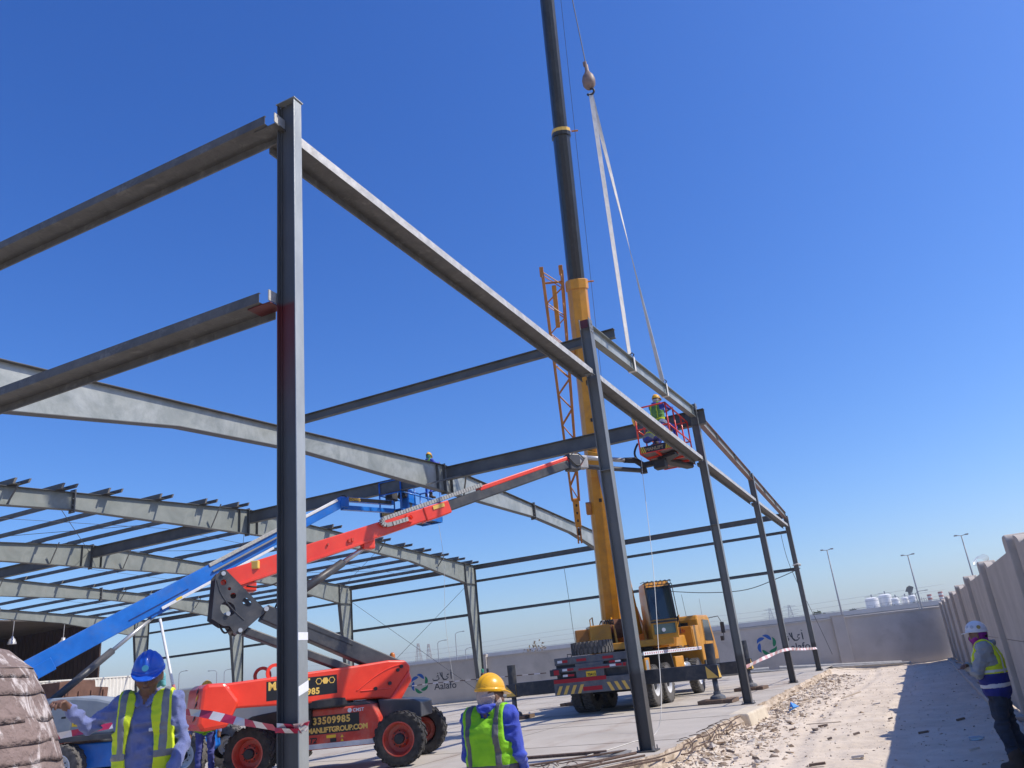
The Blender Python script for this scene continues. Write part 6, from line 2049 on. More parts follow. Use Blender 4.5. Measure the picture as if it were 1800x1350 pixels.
# --- 1: worker in the blue helmet, arm stretched out
bx, by = -5.33, 4.52
J = base_pose()
J.update(shR=(-0.175, -0.02, 1.425), elbR=(-0.37, -0.03, 1.30), wriR=(-0.445, -0.20, 1.43), elbL=(0.255, 0.02, 1.12), wriL=(0.20, -0.17, 0.90), head=(0.015, -0.045, 1.605), neck=(0.0, 0.0, 1.475),
         shL=(0.19, 0.01, 1.42))
t1, _ = person((bx, by, 0.0), face_cam(bx, by) - 0.30, 'worker in a blue helmet and yellow vest stretching one arm out in the foreground', J,
               [SKIN_D, M_SHIRT, M_TROU, M_SHOE, M_HAIR], h=0.0095, head_rot=Rz(0.12) @ Rx(0.36), helmet=dict(m=M_HBLUE, tilt=0.0, badge=[(0.0, 0.32, 0.022, mat('badge_teal', (0.05, 0.25, 0.4), rough=0.4))]),
               vest=dict(m=M_VESTY, mb=M_BAND, hem=-0.22, open=0.075, openx=-0.01, bands=[(0.14, 0.19), (-0.06, -0.01)], vbands=[(0.115, 0.165, 0.14), (-0.165, -0.115, 0.14)]),
               scarf=dict(m=M_SCARF_C) and None, seed=3, curlR=0.75, curlL=0.5, palmR=(0.1, 0.25, -1.0), palmL=(-0.6, -0.6, 0.1))
t1.scale = (1.045, 1.045, 1.045)
# cyan cloth under the helmet at the back, shirt badge, collar
g2p = [(np.array([0.075, 0.06, 1.60]), np.array([0.085, 0.07, 1.545]), 0.035, 0.022, 0, 0.02), (np.array([0.03, 0.085, 1.61]), np.array([0.04, 0.085, 1.55]), 0.04, 0.03, 0, 0.02)]
g2 = SDF(g2p, 0.008)
D_, _ = g2.union(g2p)
g2.mesh('neck_cloth', D_ + vnoise(g2.P, 30, 4) * 0.012, [M_SCARF_C], None, t1)
obj('shirt_badge', MB().box((0.085, -0.118, 1.245), (0.052, 0.012, 0.024), Matrix.Rotation(0.3, 3, 'Z')), M_WHITEP, t1, bevel=0.005)
# --- 2: worker seen from behind in the yellow helmet
yx, yy_ = -3.2, 5.98
J = base_pose()
J.update(elbR=(-0.24, 0.02, 1.14), wriR=(-0.20, -0.16, 0.93), head=(-0.01, -0.06, 1.555), elbL=(0.23, -0.06, 1.13), wriL=(0.16, -0.25, 1.0),
         shR=(-0.185, 0.02, 1.41), shL=(0.185, -0.02, 1.40), chest=(0.0, 0.0, 1.28), neck=(0.0, -0.015, 1.465))
t2, _ = person((yx, yy_, -0.30), face_cam(yx, yy_) + math.pi - 0.42, 'worker seen from behind in a yellow helmet and green vest', J, [SKIN_M, M_SHIRT2, M_TROU, M_SHOE, M_SCARF_W],
               h=0.0095, head_rot=Rz(-0.62) @ Rx(0.10), helmet=dict(m=M_HYEL, tilt=0.0, vents=True, vent_a=1.3),
               vest=dict(m=M_VESTG, mb=mat('reflective_shaded_dark', (0.085, 0.088, 0.095), (0.12, 0.123, 0.13), rough=0.5, scale=15), hem=-0.22, bands=[(0.10, 0.155)], vbands=[(0.10, 0.15, 0.12), (-0.15, -0.10, 0.12)]), scarf=dict(m=M_SCARF_W, face=True), seed=11, face=True)  # shade on these bands painted in as a darker grey
# --- 3: worker in the white helmet by the wall, arms folded
J = base_pose()
J.update(elbL=(0.255, -0.15, 1.15), wriL=(-0.02, -0.21, 1.20), elbR=(-0.25, -0.13, 1.15), wriR=(0.04, -0.25, 1.23), kneeL=(0.11, -0.05, 0.50), ankL=(0.12, 0.0, 0.095), hipL=(0.095, 0.0, 0.92), kneeR=(-0.11, 0.02, 0.5), ankR=(-0.12, 0.12, 0.095), toeR=(-0.14, -0.04, 0.042),
         chest=(0, -0.01, 1.29), head=(0, -0.05, 1.60))
t3, _ = person((0.74, 12.45, -0.355), -math.pi / 2 - 0.15, 'worker in a white helmet and purple scarf, arms folded, by the precast wall', J, [SKIN_M, M_GREYT, M_JEAN, M_SHOE, M_HAIR], h=0.0125,
               head_rot=Rx(0.08), helmet=dict(m=M_HWHITE, tilt=-0.12, badge=[(1.2, 0.5, 0.022, mat('badge_grey', (0.5, 0.52, 0.55), rough=0.4)), (2.0, 0.45, 0.024, mat('badge_gold', (0.4, 0.3, 0.08), rough=0.4)), (0.5, 0.5, 0.02, mat('badge_grey', (0.5, 0.5, 0.5)))]),
               vest=dict(m=M_VESTY, m2=M_VESTN, split=0.21, mb=M_BANDL, hem=-0.12, bands=[(0.22, 0.26), (0.04, 0.095)], vbands=[(-0.15, -0.11, 0.2), (0.11, 0.15, 0.2)]), scarf=dict(m=M_SCARF_P, face=True), seed=21, bulk=1.38, hands=True, palmL=(0, 0.3, -1), palmR=(0, 0.3, -1))
# --- 4: worker behind the red lift
J = base_pose()
t4, _ = person((-12.72, 12.18, 0.0), 0.55, 'worker in a yellow helmet half hidden behind the red counterweight', J, [SKIN_M, M_SHIRT, M_TROU, M_SHOE, M_HAIR], h=0.02, helmet=dict(m=M_HYEL), face=False, hands=False,
               vest=dict(m=M_VESTG, mb=M_BAND, hem=-0.1, bands=[(0.1, 0.15)]), seed=31)
t4.scale = (1.03, 1.03, 1.03)
# --- 5: worker in the blue basket
J = base_pose()
J.update(elbR=(-0.22, -0.20, 1.30), wriR=(-0.12, -0.42, 1.36), elbL=(0.24, -0.12, 1.22), wriL=(0.16, -0.38, 1.30), chest=(0, -0.05, 1.30), head=(0, -0.1, 1.60), neck=(0, -0.06, 1.475), shL=(0.19, -0.06, 1.42), shR=(-0.19, -0.06, 1.42))
t5, _ = person((-14.72, 24.35, 7.55), math.pi - 0.35, 'worker in a yellow helmet in the blue basket bending over the nearest frame', J, [SKIN_M, M_SHIRT2, M_SHIRT2, M_SHOE, M_HAIR], h=0.018, head_rot=Rz(0.3) @ Rx(0.3), helmet=dict(m=M_HYEL),
               face=False, hands=False, vest=dict(m=M_VESTG, mb=M_BAND, hem=-0.1, bands=[(0.1, 0.15)], vbands=[(0.1, 0.15, 0.1), (-0.15, -0.1, 0.1)]), scarf=dict(m=M_SCARF_G), seed=41)
# --- 6: worker in the red basket reaching to the rafter, one foot on the rail
J = base_pose()
J.update(elbR=(-0.24, -0.24, 1.30), wriR=(-0.12, -0.46, 1.38), elbL=(0.26, -0.20, 1.28), wriL=(0.14, -0.45, 1.36), kneeR=(-0.16, -0.42, 0.80), ankR=(-0.15, -0.40, 0.42), toeR=(-0.16, -0.58, 0.37), head=(0, -0.07, 1.60), chest=(0, -0.02, 1.3))
t6, _ = person((-4.98, 20.55, 6.42), math.pi - 0.55, 'worker in a yellow helmet standing in the red basket, one foot on the rail', J, [SKIN_M, M_SHIRT2, M_SHIRT2, M_SHOE_G, M_HAIR], h=0.018, head_rot=Rz(0.1) @ Rx(0.05), helmet=dict(m=M_HYEL),
               face=True, hands=False, vest=dict(m=mat('vest_olive_green', (0.10, 0.25, 0.06), (0.15, 0.33, 0.08), rough=0.8, scale=8), mb=M_VESTY, hem=-0.12, bands=[(0.06, 0.13)], vbands=[(0.09, 0.14, 0.1), (-0.14, -0.09, 0.1)]), scarf=dict(m=M_SCARF_W), seed=51)
# --- 7: worker crouching in the red basket
J = base_pose()
J = {k: (v[0], v[1], v[2]) for k, v in J.items()}
J.update(hipL=(0.10, 0.16, 0.36), hipR=(-0.10, 0.16, 0.36), kneeL=(0.16, -0.22, 0.48), kneeR=(-0.16, -0.20, 0.44), ankL=(0.13, 0.0, 0.095), ankR=(-0.13, 0.02, 0.095), toeL=(0.15, -0.16, 0.045), toeR=(-0.15, -0.15, 0.045),
         chest=(0, -0.08, 0.62), neck=(0, -0.22, 0.72), shL=(0.19, -0.18, 0.68), shR=(-0.19, -0.18, 0.68), elbL=(0.24, -0.34, 0.5), wriL=(0.12, -0.44, 0.36), elbR=(-0.24, -0.34, 0.5), wriR=(-0.10, -0.46, 0.38), head=(0, -0.34, 0.74))
t7, _ = person((-5.02, 19.92, 6.42), math.pi * 0.75, 'worker crouching low in the red basket behind the girt', J, [SKIN_M, M_SHIRT2, M_TROU, M_SHOE, M_HAIR], h=0.018, head_rot=Rx(0.4), helmet=dict(m=M_HWHITE), face=False, hands=False,
               vest=dict(m=mat('vest_grey_green', (0.2, 0.24, 0.2), (0.27, 0.31, 0.26), rough=0.8, scale=8), mb=M_VESTY, hem=-0.05, bands=[(0.05, 0.12)], vbands=[(0.09, 0.14, 0.1)]), scarf=None, seed=61)
# ================================================================== slings, tape, ropes
M_SLING = mat('sling_white', (0.52, 0.50, 0.46), (0.66, 0.64, 0.60), rough=0.85, scale=8, stretch=(1, 1, 0.5), bump=0.2)
hook = Vector((-4.43, 17.05, 15.78))
for k, (yy, lb) in enumerate([(16.08, 'white lifting sling from the hook to the near end of the hanging rafter'), (18.85, 'white lifting sling from the hook to the far end of the hanging rafter')]):
    zt = roof_z(yy)
    t = thing('lifting_sling', (-4.285, yy, zt), 0, lb, 'sling', 'lifting slings')
    o = Vector((-4.285, yy, zt))
    end = Vector((0, 0, 0.10))
    pts, wv = [], []
    N = 26
    for i in range(N + 1):
        f = i / N
        p = (hook - o).lerp(end, f)
        tw = 0.3 + (2.6 if k else 0.8) * f
        pts.append(p)
        wv.append(Vector((math.cos(tw), math.sin(tw) * 0.9, 0.0)) * 0.055)
    obj('strap', MB().ribbon(pts, wv, 0.012), M_SLING, t)
    lp = [(-0.02, 0, 0.10), (-0.085, 0, 0.02), (-0.085, 0, -0.30), (-0.08, 0, -0.315), (0.08, 0, -0.315), (0.085, 0, -0.30), (0.09, 0, 0.015), (0.06, 0.01, 0.06), (0.0, 0.02, 0.11)]
    obj('loop', MB().ribbon([(a, b, c) for a, b, c in lp], (0, 0.05, 0), 0.008), M_SLING, t)
    obj('shackle', MB().path([(0.07, 0, 0.02), (0.10, 0, 0.08), (0.06, 0, 0.13), (0.01, 0, 0.09)], 0.014, 6), M_BLACK, t)

M_REBAR = mat('rebar_rust', (0.07, 0.045, 0.035), (0.13, 0.085, 0.065), rough=0.85, scale=20)
M_TRED = mat('tape_red', (0.42, 0.02, 0.07), (0.5, 0.03, 0.09), rough=0.5, scale=12)
M_TWHT = mat('tape_white', (0.66, 0.62, 0.62), (0.72, 0.68, 0.68), rough=0.5, scale=12)
M_TPINK = mat('tape_faded', (0.52, 0.28, 0.28), (0.6, 0.36, 0.36), rough=0.6, scale=12)


def tape(pts, label, wd=0.04, pitch=0.16, sag=0.0, mats=None, twist=0.15):
    pts = [Vector(p) for p in pts]
    # resample
    seg = []
    L = 0
    for i in range(len(pts) - 1):
        seg.append((pts[i + 1] - pts[i]).length)
    tot = sum(seg)
    n = max(2, int(tot / pitch))
    P, acc = [], 0
    for k in range(n + 1):
        d = tot * k / n
        i, a = 0, 0.0
        while i < len(seg) - 1 and d > a + seg[i]:
            a += seg[i]
            i += 1
        f = min(1, (d - a) / max(seg[i], 1e-6))
        p = pts[i].lerp(pts[i + 1], f)
        p = p + Vector((0, 0, -sag * 4 * f * (1 - f)))
        P.append(p)
    mb = MB()
    for k in range(n):
        mb.cur = k % 2
        tw0, tw1 = twist * math.sin(k * 0.7), twist * math.sin((k + 1) * 0.7)
        d = (P[k + 1] - P[k]).normalized()
        s = d.cross(Vector((0, 0, 1)))
        w0 = Vector((0, 0, wd)) + s * wd * tw0 * 3
        w1 = Vector((0, 0, wd)) + s * wd * tw1 * 3
        mb.add([P[k] - w0, P[k] + w0, P[k + 1] + w1, P[k + 1] - w1], [(0, 1, 2, 3)])
    return obj('barrier_tape', mb, mats or [M_TRED, M_TWHT], label=label, cat='barrier tape', group='barrier tapes', origin=P[0])


tape([(-7.4, 4.95, 1.27), (-6.09, 5.04, 1.36), (-5.6, 5.07, 1.40), (-5.2, 4.98, 1.36), (-4.82, 4.92, 1.29), (-4.27, 4.735, 1.225)], 'red and white barrier tape from the near column past the blue helmet', wd=0.026, pitch=0.15, twist=0.3)
# tape knotted round the near column
tw = []
for k in range(2):
    z = 1.19 + 0.03 * k
    tw += [(-4.272, 4.733, z + 0.02), (-4.052, 4.733, z), (-4.052, 4.852, z + 0.012), (-4.272, 4.852, z + 0.02)]
tape(tw, 'red and white barrier tape wound around the near column', wd=0.018, pitch=0.075, twist=0.5)
tape([(-27.0, 33, 0.94), (-24.3, 33, 1.14), (-20.4, 33, 1.2), (-18.3, 33, 1.18), (-14.7, 33, 1.14)], 'thin far barrier tape across the yard in front of the logo wall', wd=0.018, pitch=0.28, mats=[M_REBAR, M_TWHT])
tape([(-4.16, 22.05, 0.89), (-4.15, 24.6, 1.0), (-4.15, 28.6, 1.12), (-4.16, 30.6, 1.12), (-4.16, 34.5, 1.02), (-4.17, 39.1, 0.95)], 'faded pink barrier tape tied between the far gable columns', wd=0.045, pitch=0.5, mats=[M_TPINK, M_TWHT])


def line(name, pts, r, m, label, cat='rope', n=5):
    # smooth through points
    P = []
    pts = [Vector(p) for p in pts]
    for i in range(len(pts) - 1):
        p0 = pts[max(i - 1, 0)]
        p1, p2 = pts[i], pts[i + 1]
        p3 = pts[min(i + 2, len(pts) - 1)]
        for k in range(6):
            t = k / 6
            P.append(0.5 * ((2 * p1) + (p2 - p0) * t + (2 * p0 - 5 * p1 + 4 * p2 - p3) * t * t + (3 * p1 - p0 - 3 * p2 + p3) * t ** 3))
    P.append(pts[-1])
    return obj(name, MB().path(P, r, n), m, label=label, cat=cat, origin=P[0], smooth=True)


line('tag_rope', [(-5.40, 19.75, 6.3), (-5.42, 19.7, 5.9), (-5.37, 19.4, 5.1), (-5.23, 18.6, 3.33), (-5.01, 17.2, 1.43), (-4.83, 16.2, 0.48), (-4.94, 15.9, 0.012), (-5.01, 14.64, 0.012), (-5.14, 13.58, 0.012), (-5.4, 12.6, 0.012)], 0.007, M_ROPE,
     'pale rope hanging from the red basket down to the slab')
line('sagging_cable', [(-12.0, 39.0, 4.45), (-10.8, 39.0, 4.3), (-8.6, 39.0, 3.93), (-6.7, 39.0, 3.82), (-5.1, 39.0, 4.16), (-4.1, 39.0, 4.45)], 0.018, M_WIRE, 'dark cable sagging between the far wall girts beside the crane cab', 'cable')
line('hanging_wire', [(-15.82, 39.3, 6.2), (-15.76, 39.3, 4.4), (-15.74, 39.35, 2.6), (-15.6, 39.4, 1.6)], 0.012, M_WIRE, 'thin wire hanging from the far girts left of the crane', 'wire')
line('hanging_wire', [(-4.7, 39.6, 6.3), (-4.6, 39.65, 4.6), (-4.0, 40.2, 2.0), (-3.7, 40.4, 0.6)], 0.012, M_WIRE, 'thin wire hanging beside the far corner column', 'wire')
line('hanging_wire', [(-14.5, 24.5, 6.6), (-14.45, 24.6, 5.2), (-14.5, 24.5, 3.2), (-14.4, 24.6, 1.2)], 0.006, M_ROPE, 'thin pale line hanging below the blue basket', 'wire')
line('tie_rope', [(-4.42, 39.12, 4.62), (-4.15, 39.1, 4.66), (-4.12, 39.4, 4.6), (-4.42, 39.42, 4.64)], 0.03, M_ROPE, 'white rope tied round the far corner column', 'rope')

# timber mats under the crane jacks
for i, (sx_, yy, lb) in enumerate([(1, 23.35, 'brown timber mat under the nearest crane jack'), (1, 28.4, 'brown timber mat under the right front crane jack'),
                                  (-1, 23.35, 'brown timber mat under the left rear crane jack'), (-1, 28.4, 'brown timber mat under the left front crane jack')]):
    t = thing('timber_mat', (-8.45 + sx_ * 3.12, yy, 0), rnd.uniform(-0.15, 0.15), lb, 'timber mat', 'mats under the crane jacks')
    for k in range(4):
        obj('plank', MB().bx(-0.48 + 0.24 * k, -0.245 + 0.24 * k, -0.38 + 0.03 * rnd.uniform(-1, 1), 0.38 + 0.03 * rnd.uniform(-1, 1), 0.004, 0.104), M_WOOD, t, bevel=0.008)


# ================================================================== rubble, rebar, debris on the dirt
def chunk(r, seed):
    rr = random.Random(seed)
    bm = bmesh.new()
    for i in range(9):
        v = Vector((rr.gauss(0, 1), rr.gauss(0, 1), rr.gauss(0, 0.7))).normalized() * r * rr.uniform(0.7, 1.15)
        bm.verts.new(v)
    bmesh.ops.convex_hull(bm, input=bm.verts[:])
    for v in [v for v in bm.verts if not v.link_faces]:
        bm.verts.remove(v)
    bm.verts.index_update()
    vs = [tuple(v.co) for v in bm.verts]
    fs = [tuple(v.index for v in f.verts) for f in bm.faces]
    bm.free()
    return vs, fs


CH = [chunk(1.0, s) for s in range(14)]


def scatter(n, fn, rmin, rmax, m, name, label, pw=2.2, seed=5):
    rr = random.Random(seed)
    mb = MB()
    for i in range(n):
        x, y, dens = fn(rr)
        r = rmin + (rmax - rmin) * rr.random() ** pw
        vs, fs = CH[rr.randrange(len(CH))]
        Mx = Matrix.Rotation(rr.uniform(0, 6.3), 3, 'Z') @ Matrix.Rotation(rr.uniform(-0.6, 0.6), 3, 'X')
        sc = (rr.uniform(0.7, 1.4), rr.uniform(0.6, 1.1), rr.uniform(0.35, 0.8))
        z = (dirt_z(x, y) if x > -4.02 else 0.0) + r * rr.uniform(-0.15, 0.2)
        mb.cur = rr.choice((0, 0, 0, 1, 1, 2))
        mb.add([Mx @ Vector((v[0] * sc[0] * r, v[1] * sc[1] * r, v[2] * sc[2] * r)) + Vector((x, y, z)) for v in vs], fs)
    return obj(name, mb, m, kind='stuff', label=label, cat='rubble')


M_RUB2 = mat('rubble_pale', (0.52, 0.46, 0.39), (0.64, 0.58, 0.5), rough=0.95, scale=5, bump=0.5)
M_RUB3 = mat('rubble_dark', (0.16, 0.12, 0.09), (0.26, 0.2, 0.155), rough=0.95, scale=5, bump=0.5)


def near_edge(rr):
    y = 9.5 + 30.0 * rr.random() ** 1.25
    x = -4.0 + abs(rr.gauss(0, 0.62))
    return min(x, 1.0), y, 1


def over_dirt(rr):
    y = 8.5 + 36.0 * rr.random() ** 1.5
    return rr.uniform(-3.9, 0.95), y, 1


scatter(5200, near_edge, 0.014, 0.095, [M_RUBBLE, M_RUB2, M_RUB3], 'rubble_strip', 'crumbled concrete rubble strewn along the broken slab edge', pw=2.6)
scatter(4200, over_dirt, 0.006, 0.04, [M_RUBBLE, M_RUB2, M_RUB3], 'gravel_scatter', 'small stones scattered over the sandy dirt', pw=3.5, seed=8)
# larger lumps, each a thing
for i in range(34):
    rr = random.Random(100 + i)
    y = 11.2 + 25 * (i / 34.0) + rr.uniform(-0.4, 0.4)
    x = -3.95 + abs(rr.gauss(0.18, 0.4))
    r = rr.uniform(0.06, 0.13)
    vs, fs = CH[i % len(CH)]
    Mx = Matrix.Rotation(rr.uniform(0, 6.3), 3, 'Z')
    sc = (rr.uniform(0.8, 1.5), rr.uniform(0.6, 1.1), rr.uniform(0.5, 0.9))
    mb = MB().add([Mx @ Vector((v[0] * sc[0] * r, v[1] * sc[1] * r, v[2] * sc[2] * r)) for v in vs], fs)
    o = obj('concrete_lump', mb, [M_BROKEN, M_RUB2][i % 2], label='broken concrete lump lying in the rubble along the slab edge', cat='rubble lump', group='concrete lumps by the slab edge')
    o.location = (x, y, dirt_z(x, y) + r * 0.3)
# a big cast block left in the edge by the ridge column
obj('concrete_block', MB().prism([(-0.3, 0), (0.26, 0.02), (0.2, 0.36), (-0.26, 0.37)], (-3.98, 19.2, -0.36), (1, 0, 0), (0, 0, 1), (0.04, 2.1, 0)), mat('block_cream', (0.5, 0.43, 0.33), (0.62, 0.55, 0.43), rough=0.9, scale=3, bump=0.3), label='smooth cream concrete block left standing in the slab edge', cat='concrete block', bevel=0.04, origin=(-3.98, 19.2, -0.36))
M_REBAR = mat('rebar_rust', (0.07, 0.045, 0.035), (0.13, 0.085, 0.065), rough=0.85, scale=20)
# rebar along the edge
for i, (x, z, y0, y1) in enumerate([(-3.86, -0.02, 12.2, 18.6), (-3.76, -0.10, 13.4, 18.0), (-3.72, -0.26, 12.6, 19.0)]):
    rr = random.Random(i)
    pts = [(float(np.interp(y0 + (y1 - y0) * k / 14, [q[1] for q in EDGE], [q[0] for q in EDGE])) + x + 3.97 + 0.03 * rr.uniform(-1, 1), y0 + (y1 - y0) * k / 14, z + 0.02 * rr.uniform(-1, 1)) for k in range(15)]
    line('rebar', pts, 0.012, M_REBAR, ['rusty rebar along the top of the broken edge', 'rusty rebar halfway up the broken edge', 'bent rusty rebar along the foot of the broken edge'][i], 'rebar')
for i in range(9):
    y = 14.3 + 0.42 * i + 0.1 * math.sin(i * 5)
    rr = random.Random(50 + i)
    a = rr.uniform(-0.08, 0.08)
    ex_ = float(np.interp(y, [q[1] for q in EDGE], [q[0] for q in EDGE]))
    pts = [(ex_ - 0.10, y, 0.012), (ex_ + 0.05, y + a, 0.02 + rr.uniform(0, 0.03)), (ex_ + 0.13, y + a, -0.05), (ex_ + 0.12, y + 1.5 * a, -0.16)]
    o = line('rebar_stirrup', pts, 0.007, M_REBAR, '%s bent rusty stirrup in the broken slab edge, counted from the second column' % ORD[i], 'rebar')
    o['group'] = 'stirrups along the slab edge'
# bars and pipes beside the second column
bars = [((-6.3, 11.6, 0.03), (-4.55, 13.0, 0.06), 0.016, 'dark bar lying on the slab by the second column foot'), ((-5.4, 10.6, 0.03), (-4.3, 12.7, 0.05), 0.022, 'dark pipe lying on the slab by the second column foot'),
        ((-5.2, 10.4, 0.05), (-4.1, 12.5, 0.03), 0.016, 'thin bar lying beside the pipe by the second column foot'), ((-5.0, 10.0, 0.03), (-4.05, 12.2, 0.0), 0.014, 'thin bar nearest to the rubble by the second column foot'),
        ((-4.7, 10.2, 0.06), (-3.9, 12.6, -0.05), 0.016, 'bar half buried in the rubble by the second column foot'), ((-7.2, 13.0, 0.02), (-5.0, 13.3, 0.025), 0.03, 'straight dark bar lying across the slab left of the second column')]
for p0, p1, r, lb in bars:
    obj('steel_bar', MB().tube(p0, p1, r, n=7), M_REBAR, label=lb, cat='bar', group='bars by the second column', origin=p0)
for i in range(4):
    c = Vector((-5.6 + 0.25 * i, 11.6 + 0.1 * i, 0.02))
    pts = [c + Vector((0.28 * math.cos(a * 1.1 + i), 0.4 * math.sin(a), 0.02 + 0.02 * math.sin(3 * a))) for a in np.linspace(0, 5.2, 14)]
    o = line('wire_loop', [tuple(p) for p in pts], 0.007, M_REBAR, 'loose loop of thin wire on the slab by the second column', 'wire')
    o['group'] = 'wire loops on the slab'
obj('bent_plate', MB().prism([(-0.28, 0), (0.2, -0.04), (0.26, 0.1), (0.05, 0.16), (-0.24, 0.1)], (-4.72, 12.86, 0.02), (1, 0.2, 0), (0, 0.75, 0.3), (0.008, 0, 0.01)), mat('grey_sheet', (0.22, 0.215, 0.2), (0.3, 0.29, 0.27), rough=0.6), label='bent grey metal plate at the second column foot', cat='metal plate', origin=(-4.72, 12.86, 0.02))
# litter
t = thing('plastic_scrap', (-3.3, 22.6, -0.25), 0.3, 'crumpled bright blue plastic scrap in the rubble', 'plastic scrap')
mb = MB()
vs, fs = CH[3]
mb.add([(v[0] * 0.16, v[1] * 0.13, v[2] * 0.14 + 0.06) for v in vs], fs)
obj('scrap', mb, mat('scrap_blue', (0.02, 0.20, 0.62), (0.04, 0.3, 0.75), rough=0.5, scale=9), t)
M_STICK = mat('pale_wood', (0.42, 0.34, 0.25), (0.55, 0.46, 0.35), rough=0.85, scale=8)
sticks = [((-3.72, 22.4, -0.1), (-3.3, 22.9, -0.18), 0.035, 'pale wooden board stub left of the blue scrap'), ((-3.35, 22.5, -0.2), (-2.75, 23.2, -0.05), 0.025, 'pale stick rising right of the blue scrap'), ((-3.15, 22.2, -0.28), (-3.1, 21.2, -0.32), 0.04, 'pale wooden stake in front of the blue scrap'),
          ((-2.6, 19.2, -0.3), (-1.9, 19.35, -0.31), 0.02, 'thin stick lying in the sunlit dirt'), ((-2.4, 26.0, -0.3), (-1.9, 26.6, -0.2), 0.03, 'stick lying near the shadow edge far back')]
for p0, p1, r, lb in sticks:
    obj('wooden_stick', MB().sweep([(-r, -r * 0.4), (r, -r * 0.4), (r, r * 0.4), (-r, r * 0.4)], p0, p1), M_STICK, label=lb, cat='stick', group='sticks in the rubble', origin=p0)
obj('water_bottle', MB().lathe([(0.001, 0), (0.033, 0), (0.034, 0.03), (0.034, 0.15), (0.016, 0.19), (0.014, 0.215), (0.001, 0.215)], Matrix.Translation((0.33, 15.2, -0.30)) @ Matrix.Rotation(1.5, 4, 'Y') @ Matrix.Rotation(0.2, 4, 'X'), n=14), mat('bottle_plastic', (0.5, 0.62, 0.7), rough=0.15, trans=0.5), label='clear plastic bottle lying in the wall shadow', cat='bottle', smooth=True, origin=(0.33, 15.2, -0.30))
for i in range(16):
    rr = random.Random(300 + i)
    y = 11.8 + 12 * rr.random()
    x = rr.uniform(-3.6, 0.4)
    L = rr.uniform(0.08, 0.26)
    a = rr.uniform(-0.6, 0.6)
    p0 = Vector((x, y, dirt_z(x, y) + 0.02))
    p1 = p0 + Vector((L * math.cos(a), L * math.sin(a), 0.02))
    obj('debris_piece', MB().sweep([(-0.03, -0.01), (0.03, -0.01), (0.025, 0.02), (-0.02, 0.025)], p0, p1), [M_RUB3, M_WOOD, M_RUB2][i % 3], label='small flat piece of debris lying on the dirt', cat='debris', group='debris pieces on the dirt', origin=p0)


# ================================================================== brown banded bundle in the left corner
def mound():
    c = Vector((-3.16, 1.72, 0))
    t = thing('banded_bundle', c, 0, 'tall rounded brown bundle of overlapping bands smeared with pale cement', 'bundle')
    mt = mat('brown_bands', (0.17, 0.125, 0.11), (0.23, 0.17, 0.15), rough=0.85, scale=6, bump=0.9, bscale=34)
    tr = mt.node_tree
    p = tr.nodes['Principled BSDF']
    src = p.inputs['Base Color'].links[0].from_socket
    tc = tr.nodes.new('ShaderNodeTexCoord')
    mp = tr.nodes.new('ShaderNodeMapping')
    mp.inputs['Scale'].default_value = (1.0, 1.0, 0.45)
    tr.links.new(tc.outputs['Object'], mp.inputs[0])
    n1 = tr.nodes.new('ShaderNodeTexNoise'); n1.inputs['Scale'].default_value = 13; n1.inputs['Detail'].default_value = 7; n1.inputs['Roughness'].default_value = 0.7; n1.inputs['Distortion'].default_value = 0.7
    tr.links.new(mp.outputs[0], n1.inputs['Vector'])
    cr = tr.nodes.new('ShaderNodeValToRGB'); cr.color_ramp.elements[0].position = 0.535; cr.color_ramp.elements[1].position = 0.64
    tr.links.new(n1.outputs['Fac'], cr.inputs[0])
    mx = tr.nodes.new('ShaderNodeMix'); mx.data_type = 'RGBA'
    mx.inputs['B'].default_value = (0.56, 0.50, 0.47, 1)
    tr.links.new(cr.outputs[0], mx.inputs['Factor']); tr.links.new(src, mx.inputs['A']); tr.links.new(mx.outputs['Result'], p.inputs['Base Color'])
    zs = [0.0, 1.10, 1.20, 1.28, 1.42, 1.54, 1.63, 1.70, 1.73, 1.745]
    rs = [0.60, 0.51, 0.490, 0.47, 0.430, 0.385, 0.34, 0.26, 0.16, 0.0]
    def rad(z):
        return float(np.interp(z, zs, rs))
    z = -0.05
    i = 0
    while z < 1.64:
        hgt = 0.075 + 0.018 * math.sin(i * 2.3)
        z1 = min(z + hgt + 0.012, 1.665)
        mb = MB()
        n, rows = 56, 5
        vs, fs = [], []
        for r_ in range(rows):
            f = r_ / (rows - 1)
            zz = z + (z1 - z) * f
            for k in range(n):
                a = 2 * math.pi * k / n
                nz = mnoise.noise(Vector((math.cos(a) * 3, math.sin(a) * 3, i * 1.7)))
                rr_ = rad(zz) + 0.004 * (1 - f) + 0.006 * nz
                dz = 0.012 * mnoise.noise(Vector((math.cos(a) * 4, math.sin(a) * 4, i * 3.1))) * (1 if r_ == 0 else 0.4)
                vs.append((rr_ * math.cos(a), rr_ * math.sin(a), zz + dz))
        # turn the lower lip inward so every band overlaps the one below
        base = len(vs)
        for k in range(n):
            v = vs[k]
            vs.append((v[0] * 0.97, v[1] * 0.97, v[2] + 0.004))
        for r_ in range(rows - 1):
            for k in range(n):
                k2 = (k + 1) % n
                fs.append((r_ * n + k, r_ * n + k2, (r_ + 1) * n + k2, (r_ + 1) * n + k))
        for k in range(n):
            k2 = (k + 1) % n
            fs.append((base + k, base + k2, k2, k))
        obj('band', mb.add(vs, fs), mt, t, smooth=True)
        z += hgt
        i += 1
    prof = [(rad(1.63) + 0.004, 1.63)] + [(rad(q), q) for q in (1.65, 1.67, 1.69, 1.70, 1.71, 1.72, 1.73, 1.735, 1.74)] + [(0.001, 1.745)]
    obj('cap', MB().lathe(prof, None, n=56), mt, t, smooth=True)


mound()


